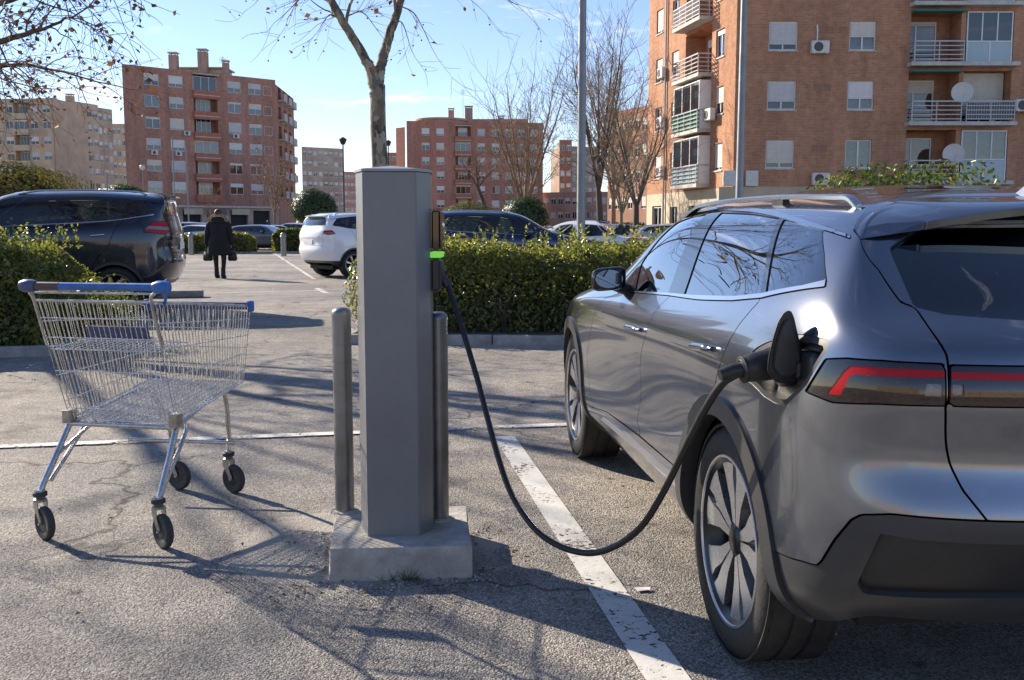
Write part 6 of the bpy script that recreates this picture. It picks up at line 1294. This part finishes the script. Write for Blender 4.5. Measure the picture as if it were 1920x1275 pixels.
# ------------------------------------------------------------------ people
M_COAT=mat('black_coat',(.008,.008,.010),.85,noise=(12,.3),bump=(16,.5)); M_TROU=mat('black_trousers',(.012,.012,.013),.75); M_FUR=mat('beige_fur',(.58,.45,.30),.95,noise=(60,.5),bump=(80,1.)); M_HAIR=mat('brown_hair',(.05,.024,.014),.6,noise=(40,.4)); M_SKIN=mat('skin',(.55,.34,.25),.55); M_BAG=mat('black_bag',(.016,.016,.018),.4,noise=(20,.2))
def loft(rings,n=28):
    """rings: (cx,cy,z,rx,ry)"""
    V=[];F=[]
    for (cx,cy,z,rx,ry) in rings:
        for k in range(n): a=2*math.pi*k/n; V.append((cx+rx*math.cos(a),cy+ry*math.sin(a)*(1.0),z))
    m=len(rings)
    for i in range(m-1):
        for k in range(n): F.append((i*n+k,i*n+(k+1)%n,(i+1)*n+(k+1)%n,(i+1)*n+k))
    F.append(tuple(range(n-1,-1,-1))); F.append(tuple((m-1)*n+k for k in range(n))); return V,F
def skin_body(name,pts,edges,m,parent,lev=2,root_i=0):
    me=bpy.data.meshes.new(name); me.from_pydata([p[:3] for p in pts],edges,[]); o=link(name,me,None,parent)
    sk=o.modifiers.new('skin','SKIN'); sk.use_smooth_shade=True
    for i,p in enumerate(pts): me.skin_vertices[0].data[i].radius=(p[3],p[4] if len(p)>4 else p[3]); me.skin_vertices[0].data[i].use_root=(i==root_i)
    sb=o.modifiers.new('sub','SUBSURF'); sb.levels=lev; sb.render_levels=lev
    dg=bpy.context.evaluated_depsgraph_get(); ev=o.evaluated_get(dg); m2=bpy.data.meshes.new_from_object(ev); o.modifiers.clear(); o.data=m2; bpy.data.meshes.remove(me)
    m2.polygons.foreach_set('use_smooth',[True]*len(m2.polygons)); m2.materials.clear(); m2.materials.append(m); return o
P_=GP(413,522); HGT=1.80; k_=HGT/1.72
per=thing('person','person in a long black fur-hooded coat walking away with two bags','person',(P_[0],P_[1],0),R(4)); per.scale=(k_*1.12,k_,k_)
# local: facing +y, x right
B=[(0,0,.92,.15,.11),(0,.0,1.12,.14,.10),(0,0,1.34,.16,.11),(0,.0,1.46,.06,.06),(0,.02,1.54,.075,.085),(0,.025,1.64,.08,.09),
 (-.09,0,.86,.085),(-.10,.09,.47,.06),(-.10,.14,.10,.042),(-.10,.24,.045,.04,.03),
 (.09,0,.86,.085),(.10,-.03,.47,.06),(.10,-.17,.13,.042),(.105,-.08,.05,.04,.03),
 (-.20,0,1.38,.06),(-.265,-.01,1.08,.05),(-.29,.05,.84,.034),(.20,0,1.38,.06),(.265,-.01,1.08,.05),(.29,.05,.84,.034),(-.295,.07,.755,.028,.02),(.295,.07,.755,.028,.02)]
E=[(0,1),(1,2),(2,3),(3,4),(4,5),(0,6),(6,7),(7,8),(8,9),(0,10),(10,11),(11,12),(12,13),(2,14),(14,15),(15,16),(2,17),(17,18),(18,19),(16,20),(19,21)]
skin_body('body',B,E,M_TROU,per)
V,F=loft([(0,0,.58,.262,.185),(0,0,.64,.262,.185),(0,0,.80,.25,.178),(0,0,.95,.238,.17),(0,0,1.10,.205,.145),(0,0,1.22,.205,.14),(0,0,1.34,.215,.135),(0,0,1.41,.19,.12),(0,0,1.455,.11,.095),(0,0,1.47,.05,.05)])
V=np.array(V); V+=np.stack([fbm(V,9,4)*.008,fbm(V,9,5)*.008,np.zeros(len(V))],1); me=np_mesh('coat',V,F,smooth=True); coat=link('coat',me,M_COAT,per)
for s in (-1,1): mb=MB(); mb.tube(catmull([(s*.15,0,1.40),(s*.215,0,1.33),(s*.262,-.01,1.09),(s*.288,.035,.86)],6),np.linspace(.075,.052,19),16); mb.build('sleeve',M_COAT,per,smooth=70)
V,F=loft([(0,-.07,1.36,.06,.04),(0,-.08,1.40,.13,.08),(0,-.075,1.46,.155,.10),(0,-.05,1.52,.14,.095),(0,-.03,1.55,.10,.07)]); link('hood',np_mesh('hood',np.array(V),F,smooth=True),M_COAT,coat)
r_=np.random.default_rng(2); S=[]
for i in range(1500):
    a=r_.uniform(-.25,math.pi+.25); c=np.array([.165*math.cos(a),-.045-.02*math.sin(a),1.475+.095*math.sin(a)]); d=unit(np.array([math.cos(a),r_.normal(-.2,.7),math.sin(a)])+r_.normal(0,.45,3)); S.append((c+d*.01,c+d*r_.uniform(.04,.075),.004,.001))
o=link('fur_trim',seg_mesh('fur_trim',S,3),M_FUR,coat); o['kind']='stuff'
mb=MB(); mb.tube([(.165*math.cos(a),-.045-.02*math.sin(a),1.475+.095*math.sin(a)) for a in np.linspace(-.25,math.pi+.25,20)],.028,8); mb.build('hood_rim',M_FUR,coat,smooth=60)
bm=bmesh.new(); bmesh.ops.create_uvsphere(bm,u_segments=24,v_segments=16,radius=1); 
for v in bm.verts: v.co=Vector((v.co.x*.092,v.co.y*.105+.015,v.co.z*.115+1.635))
me=bpy.data.meshes.new('hair'); bm.to_mesh(me); bm.free(); me.polygons.foreach_set('use_smooth',[True]*len(me.polygons)); link('hair',me,M_HAIR,per)
for s in (-1,1): # ears and boots
    mb=MB(); mb.cbox((s*.10-.045,(.15 if s<0 else -.16)-.02,0.),(s*.10+.045,(.15 if s<0 else -.16)+.17,.075),.025); mb.tube([(s*.10,(.14 if s<0 else -.17),.05),(s*.10,(.13 if s<0 else -.15),.26)],[.055,.05],12); mb.build('boot',M_TROU,per,smooth=60)
def bag(label,x,w):
    o=thing('hand_bag',label,'bag',tuple(per.matrix_basis@Vector((x*k_/k_,.07,.40)) if False else (P_[0]+x*k_,P_[1]+.07,.44*k_)))
    bm=bmesh.new(); bmesh.ops.create_cube(bm,size=1); bmesh.ops.bevel(bm,geom=list(bm.edges),offset=.12,segments=3,affect='EDGES')
    for v in bm.verts: q=1+.22*(.5-v.co.z); v.co=Vector((v.co.x*w*q,v.co.y*.13*q,v.co.z*.24+.12))
    me=bpy.data.meshes.new('bag_body'); bm.to_mesh(me); bm.free(); me.polygons.foreach_set('use_smooth',[True]*len(me.polygons)); link('bag_body',me,M_BAG,o)
    for dy in (-.03,.03): mb=MB(); mb.tube(catmull([(-w*.32,dy,.23),(-w*.22,dy*.4,.33),(0,0,.365),(w*.22,dy*.4,.33),(w*.32,dy,.23)],5),.008,7); mb.build('bag_handle',M_BAG,o,smooth=60)
bag("black shopping bag in the walking person's left hand",-.31,.20); bag("small black bag in the walking person's right hand",.31,.19)
# far pedestrian beyond the hedge
P2=AT(503,420,62.); far=thing('person','distant pedestrian in a brown jacket behind the far hedge','person',(P2[0],P2[1],0),R(-60)); 
skin_body('body',B,E,mat('brown_jacket',(.10,.05,.035),.8),far,1); far.scale=(1.02,)*3
bm=bmesh.new(); bmesh.ops.create_uvsphere(bm,u_segments=12,v_segments=8,radius=1)
for v in bm.verts: v.co=Vector((v.co.x*.095,v.co.y*.105,v.co.z*.12+1.63))
me=bpy.data.meshes.new('hair'); bm.to_mesh(me); bm.free(); link('hair',me,M_HAIR,far)
# ------------------------------------------------------------------ other cars: same skin, warped to each body style
def warp_net(kind,zs=1.,wb=2.767):
    N=ev_net(); RX0=RX
    if kind=='suv': up=np.array([-.80,-.76,-.70,-.64,-.56,-.42,-.25,-.15]); rz=np.array([1.15,1.24,1.33,1.40,1.44,1.465,1.475,1.48])
    elif kind=='boxy': up=np.array([-.83,-.80,-.76,-.72,-.66,-.5,-.3,-.2]); rz=np.array([1.14,1.24,1.34,1.41,1.45,1.475,1.485,1.49])
    elif kind=='wagon': up=np.array([-.80,-.72,-.63,-.55,-.45,-.32,-.2,-.1]); rz=np.array([1.14,1.23,1.32,1.39,1.425,1.45,1.46,1.465])
    else: up=np.array([-.66,-.20,.02,.18,.32,.45,.55,.6]); rz=np.array([1.07,1.13,1.24,1.34,1.40,1.44,1.455,1.46])
    d=up-RX0[8:]
    for r in range(8,16):
        for c,k in ((0,1.),(1,1.),(2,1.),(3,1.),(4,1.),(5,.82),(6,.45),(7,.12)):
            N[r,c,0]+=d[r-8]*k
            if kind=='sedan': N[r,c,2]+=(rz[r-8]-RZ[r])*{0:1,1:1,2:1,3:1,4:.9,5:.5,6:.1,7:0}[c]
            elif c<4: N[r,c,2]+=rz[r-8]-RZ[r]
    if kind=='sedan': N[6:9,0:6,2]=np.minimum(N[6:9,0:6,2],[[1.0],[1.045],[1.07]])
    if kind=='boxy' or kind=='suv':
        N[9:,4:8,2]+=np.array([0,.005,.012,.018,.02,.02,.02])[:,None]
    if kind=='boxy': N[9:13,2:9,1]*=np.array([1.03,1.055,1.07,1.06])[:,None]; N[10:13,0:5,0]-=.04
    x=N[...,0]; N[...,0]=np.where(x>0,np.where(x<2.767,x*wb/2.767,wb+(x-2.767)),x)
    N[...,2]*=zs; return N
def make_car(name,label,kind,color,loc,rz,zs=1.,wb=2.767,res=(170,70),glass=None,lamp=None,metal=.7,rough=.3,trim=True,style='plain',group=None,scale=1.,rails=True,dark_clad=True,full=True,quarter=True):
    F=FEAT; root=thing(name,label,'car',loc,rz,group); root.scale=(scale,)*3
    net=warp_net(kind,zs,wb); S=Skin(net,*res); PT=color if not isinstance(color,tuple) else paint(name+'_paint_%d'%len(MATS),color,metal,rough)
    rest=S.tri; Rw=.355 if full else .33
    for x in (0,wb):
        P=S.P(); _,rest=S.cut(rest,np.hypot(P[:,0]-x,P[:,2]-Rw)-.39)
        if dark_clad:
            P=S.P(); rg,rest=S.cut(rest,np.hypot(P[:,0]-x,P[:,2]-Rw)-.43); S.emit(rg,'arch_trim',M_CLAD if full else M_MBLK,root,off=.006,depth=.04,mirror='pair')
        arch_liner(root,x,Rw,.40,.42,.85)
    P=S.P()
    if dark_clad:
        lo,rest=S.cut(rest,P[:,2]-.40*zs); S.emit(lo,'lower_cladding',M_CLAD,root,off=.003,depth=.015)
    D,rest=S.take(rest,F['dlo'],.002)
    if full: D=S.refine(D,1)
    gF,D=S.take(D,F['glassF']); gR,D=S.take(D,F['glassR']); gQ,D=S.take(D,F['glassQ']); cB,D=S.take(D,F['chromeB'])
    G1=glass or G_SIDE
    S.emit(gF,'front_door_glass',G1,root,off=-.004,depth=0,mirror='pair'); S.emit(gR,'rear_door_glass',G1,root,off=-.004,depth=0,mirror='pair')
    S.emit(gQ,'quarter_glass',G1 if quarter else PT,root,off=-.004 if quarter else 0,depth=0,mirror='pair')
    S.emit(D,'window_frame',M_GBLK if kind!='sedan' else PT,root,depth=.012,mirror='pair'); S.emit(cB,'belt_trim_strip',M_CHROME if trim else M_SBLK,root,off=.003,depth=.01,mirror='pair')
    rg=[(-1,10.9),(1.6,10.9),(2.4,10.5),(2.75,9.6),(2.7,8.6),(-1,8.35)] if kind!='sedan' else [(-1,11.6),(1.8,11.5),(2.9,10.9),(3.2,10),(3.0,8.9),(-1,8.7)]
    gg,rest=S.take(rest,rg,.004); S.emit(gg,'rear_window',glass or G_REAR,root,off=-.008,depth=.008)
    lm=lamp or [(4.6,5.9),(3.9,7.2),(2.55,7.2),(2.45,5.9),(3.4,5.5)]
    a,rest=S.take(rest,lm,.003)
    if full: a=S.refine(a,1)
    st=S.uv; v0=min(p[1] for p in lm); v1=max(p[1] for p in lm)
    w_,a=S.take(a,[(-1,v0+(v1-v0)*.28),(9,v0+(v1-v0)*.28),(9,v0+(v1-v0)*.5),(-1,v0+(v1-v0)*.5)]); S.emit(a,'tail_lamp',M_RED,root,off=.004,depth=.012,mirror='pair'); S.emit(w_,'reversing_lamp',M_LENS if full else M_RED,root,off=.003,depth=.01,mirror='pair')
    ws=[(8.75,15.9),(8.72,12.9),(8.95,12.0),(9.35,10.9),(9.8,9.75),(10.25,9.25),(10.3,12),(10.32,15.9)]; w_,rest=S.take(rest,ws,.003); S.emit(w_,'windscreen',G_WIND,root,off=-.004,depth=0)
    hl=[(12.1,6.0),(13.2,5.6),(14.0,5.8),(14.0,6.9),(13.0,7.0),(12.2,6.9)]; h_,rest=S.take(rest,hl,.003); S.emit(h_,'headlamp',M_LIGHT,root,depth=.01,mirror='pair')
    if full:
        for nm,key in (('front_door','doorF'),('rear_door','doorR')):
            d,rest=S.take(rest,F[key],.004); S.emit(d,nm,PT,root,depth=.018,mirror='pair'); hk=F['handle'+key[-1]]; qh=np.array(hk); surf_bar(S,(qh[0]+qh[3])/2,(qh[1]+qh[2])/2,'door_handle',M_CHROME if trim else PT,root,n=8,k=8)
        gt=[(-1,10.95),(2.6,10.95),(3.05,9.),(2.62,8.4),(2.45,5.),(2.3,3.6),(-1,3.5)]; g_,rest=S.take(rest,gt,.004); S.emit(g_,'tailgate',PT,root,depth=.02)
        bo=[(10.5,15.9),(10.5,9.6),(10.8,8.8),(11.5,8.3),(12.6,7.8),(13.6,7.5),(15.9,7.4),(15.9,15.9)]; b_,rest=S.take(rest,bo,.003); S.emit(b_,'bonnet',PT,root,depth=.015)
    S.emit(rest,'body',PT,root,depth=.02)
    if full:
        S2=Skin(net,60,36); t=S2.tri
        for x in (0,wb): P=S2.P(); _,t=S2.cut(t,np.hypot(P[:,0]-x,P[:,2]-Rw)-.41)
        _,t=S2.take(t,F['dlo']); _,t=S2.take(t,rg); _,t=S2.take(t,ws); S2.emit(t,'inner_shell',M_MBLK,root,off=-.04,depth=0)
        seats(root,0,.5*zs,1.42*zs,rows=((.95*wb/2.767,.38),(.0,.36)))
    mb=MB(); mb.box((-.5,-.66,.22),(wb+.4,.66,.32)); mb.build('underbody',M_MBLK,root)
    mb=MB(); mb.cbox((1.45,-.7,.75*zs),(1.95,.7,1.02*zs),.06); mb.build('dashboard',M_SEAT,root)
    for x in (0,wb):
        for s in (1,-1): wheel(root,x,s*.79,'plain',Rw,.245 if full else .215,.225,48,s,.3,False)
    mirror_part(root,1.62*wb/2.767,.865,1.06*zs,PT,.8)
    mb=MB(); mb.cbox((-.012,-.26,-.055),(0,.26,.055),.004); mb.build('number_plate',M_PLATE,root,loc=tuple(bspl(S.C,np.array([0.]),np.array([4.2]))[0]+np.array([-.002,0,0])))
    if rails:
        for s in (1,-1):
            pts=[]
            for u in np.linspace(4.8,8.5,9): p=bspl(S.C,np.array([u]),np.array([12.3]))[0]; e=min(1,(u-4.8)/.4,(8.5-u)/.4); pts.append((p[0],p[1]*s,p[2]+.005+.035*e))
            mb=MB(); mb.tube(catmull(pts,3),.014,8); mb.build('roof_rail',mat('rail_silver',(.50,.52,.55),.22,metal=.95),root,smooth=60)
    if kind in('suv','boxy','wagon'):
        n=12; V=[]
        for i in range(n+1):
            y=-.52+1.04*i/n; u=np.interp(abs(y),[0,.3,.52],[0,1.2,2.4]); A=bspl(S.C,np.array([u]),np.array([12.4]))[0]; B=bspl(S.C,np.array([u]),np.array([11.1]))[0]
            for q in (A+np.array([0,0,.004]),np.array([B[0]-.10,0,A[2]-.035]),np.array([B[0]-.09,0,A[2]-.06]),B): V.append((q[0],y,q[2]))
        mb=MB(); mb.add(V,[(i*4+j,i*4+j+1,(i+1)*4+j+1,(i+1)*4+j) for i in range(n) for j in range(3)]+[(0,1,2,3),(n*4+3,n*4+2,n*4+1,n*4)]); mb.build('roof_spoiler',PT,root)
    return root
def face_rz(dx,dy): return math.atan2(dy,dx)
G_DARK=glass_mat('dark_tint_glass',(.34,.37,.38))
# dark blue SUV, left: rear at the right, nose pointing left and a little away
make_car('parked_suv','large dark navy SUV parked behind the left hedge','boxy',(.006,.014,.034),(-6.30,16.25,0),face_rz(-.98,-.20),zs=1.235,wb=2.9,res=(300,110),glass=G_DARK,metal=.5,lamp=[(4.75,5.7),(4.2,7.4),(2.7,7.6),(2.5,6.1),(3.2,5.5)],scale=1.04)
make_car('parked_suv','white SUV seen from behind, left of the charging post','suv',(.78,.79,.80),(-4.75,27.3,0),face_rz(.80,.60),zs=1.13,wb=2.7,res=(260,100),glass=G_DARK,metal=.0,rough=.35,trim=False,lamp=[(4.4,5.9),(4.0,6.9),(2.6,7.0),(2.5,6.1),(3.4,5.7)],scale=1.03)
P_=AT(858,440,21.); make_car('parked_suv','dark blue SUV behind the hedge right of the charging post','suv',(.008,.018,.075),(P_[0]-.25,21.2,0),face_rz(.985,.17),zs=1.13,wb=2.75,res=(240,95),glass=G_WIND,metal=.5)
P_=AT(1196,460,27.); make_car('parked_sedan','white sedan behind the lamp post, seen over the hedge','sedan',(.74,.75,.76),(P_[0]-.55,27.,0),face_rz(-.93,.36),zs=1.02,wb=2.7,res=(220,90),glass=G_SIDE,metal=0.,rough=.3,trim=False,rails=False,dark_clad=False)
# small far cars
FAR=[(372,60,'suv',(.45,.46,.48),-1,'small silver car farthest left in the far row behind the dark SUV'),(398,58,'wagon',(.68,.70,.72),-1,'pale silver car left of the walking person in the far row'),(462,57,'wagon',(.10,.10,.11),1,'dark grey car right of the walking person in the far row'),(490,66,'wagon',(.60,.61,.62),1,'pale grey car behind the far pedestrian'),(530,72,'wagon',(.10,.28,.30),1,'teal car in the far row left of the evergreen tree'),(573,70,'suv',(.5,.52,.55),-1,'silver car under the small evergreen tree'),
 (1075,60,'wagon',(.06,.065,.07),1,'dark car in the far lane left of the lamp post'),(1178,46,'wagon',(.22,.24,.26),-1,'grey car behind the white sedan'),(1235,40,'wagon',(.42,.43,.46),1,'silver-grey car beside the orange building base'),(1020,75,'wagon',(.6,.6,.6),-1,'distant pale car over the blue SUV roof'),(340,64,'wagon',(.55,.56,.58),1,'pale car right behind the dark SUV tailgate'),(1150,72,'suv',(.65,.65,.64),1,'white van-like car beneath the dark forked tree')]
protos={}
for i,(u,Yd,kd,c,sg,lab) in enumerate(FAR):
    P_=AT(u,440,float(Yd)); rz=face_rz(sg*.96,.28*(1 if i%2 else -1)); m=paint('far_paint_%d'%i,c,.5,.35)
    if kd not in protos:
        protos[kd]=make_car('parked_car',lab,kd,m,(P_[0],Yd,0),rz,zs=1.0 if kd=='wagon' else 1.1,wb=2.65,res=(90,44),full=False,rails=False,group='cars in the far rows'); protos[kd]['_m']=m.name
    else:
        src=protos[kd]; c_=copy_tree(src); c_.location=(P_[0],Yd,0); c_.rotation_euler=(0,0,rz); tag(c_,lab,'car','cars in the far rows')
        if '_m' in c_: del c_['_m']
        for ch in c_.children:
            if ch.type=='MESH' and any(s.material and s.material.name==src['_m'] for s in ch.material_slots):
                ch.data=ch.data.copy(); ch.data.materials.clear(); ch.data.materials.append(m)
for p in protos.values(): del p['_m']
# ------------------------------------------------------------------ lamp posts and street posts
M_GALV=mat('galvanised_pole',(.23,.235,.24),.45,metal=.6,noise=(3,.2))
def pole(label,u_top,v_top,u_bot,Y,r,hgt,arm=True):
    b=AT(u_bot,450,Y); b[2]=0; root=thing('lamp_post',label,'lamp post',(b[0],b[1],0))
    mb=MB(); mb.lathe([(r*1.25,0),(r*1.2,.9),(r,1.0),(r*.7,hgt)],18); mb.build('pole',M_GALV,root,smooth=40)
    mb=MB(); mb.cbox((-r*2.2,-r*2.2,0),(r*2.2,r*2.2,.03),.008); mb.build('base_plate',M_GALV,root)
    if arm:
        mb=MB(); mb.tube(catmull([(0,0,hgt-.1),(.2,0,hgt+.25),(.9,0,hgt+.4),(1.3,0,hgt+.4)],5),.035,8); mb.build('arm',M_GALV,root,smooth=60); mb=MB(); mb.cbox((1.2,-.12,hgt+.33),(1.75,.12,hgt+.43),.03); mb.build('lamp_head',M_GALV,root)
    return root
pole('tall grey lamp post rising from the hedge by the blue SUV',1097,0,1089,17.,.075,9.)
pole('tall grey lamp post in front of the orange building',1397,0,1384,27.,.105,11.)
def globe_lamp(label,u,v,Y,two=False):
    q=AT(u,v,Y); root=thing('street_lamp',label,'street lamp',(q[0],q[1],0)); h=float(q[2])
    mb=MB(); mb.lathe([(.09,0),(.08,.6),(.05,.7),(.04,h-.25)],10); mb.build('pole',M_GALV,root,smooth=40)
    mb=MB(); mb.lathe([(.05,h-.28),(.20,h-.2),(.27,h),(.2,h+.2),(0,h+.27)],14); mb.build('globe',mat('lamp_globe',(.62,.58,.50),.35),root,smooth=60)
globe_lamp('globe street lamp in front of the red block shops',267,314,100.)
def head_lamp(label,u,v,Y):
    q=AT(u,v,Y); root=thing('street_lamp',label,'street lamp',(q[0],q[1],0)); h=float(q[2])
    mb=MB(); mb.lathe([(.10,0),(.09,.8),(.06,1.),(.05,h-.3)],10); mb.build('pole',M_SBLK,root,smooth=40)
    mb=MB(); mb.lathe([(.05,h-.3),(.16,h-.25),(.28,h+.05),(.30,h+.1),(.1,h+.25),(0,h+.28)],12); mb.build('lamp_head',M_SBLK,root,smooth=50)
head_lamp('slim dark street lamp standing alone over the far street',643,264,75.)
head_lamp('slim street lamp behind the plane tree trunk',728,268,95.)
def thin_pole(label,u,v,Y,r=.06):
    q=AT(u,v,Y); root=thing('pole',label,'pole',(q[0],q[1],0)); mb=MB(); mb.lathe([(r*1.3,0),(r*1.2,.7),(r,.8),(r*.8,float(q[2])),(0,float(q[2])+.05)],10); mb.build('shaft',M_GALV,root,smooth=40); mb=MB(); mb.lathe([(r*2.4,0),(r*2.4,.05),(r*1.3,.06)],10); mb.build('base',M_GALV,root)
thin_pole('thin grey pole behind the dark SUV roof',200,322,60.); thin_pole('thin pale pole left of the walking person by the shops',323,255,118.,.09); thin_pole('thin pale pole nearest the shop awnings',349,275,116.,.09)
# low posts along the far kerb
def post(label,u,v):
    b=GP(u,v); root=thing('kerb_post',label,'post',(b[0],b[1],0),group='low grey posts along the far kerb')
    mb=MB(); mb.lathe([(.13,0),(.13,.85),(.15,.87),(.15,.93),(.13,.95)],16); mb.build('shaft',M_STEEL,root,smooth=40); mb=MB(); mb.lathe([(.13,.95),(.12,1.03),(.07,1.09),(0,1.11)],16); mb.build('dome',M_STEEL,root,smooth=60)
post('low grey kerb post left of the walking person',359,478); post('low grey kerb post right of the walking person',532,480)
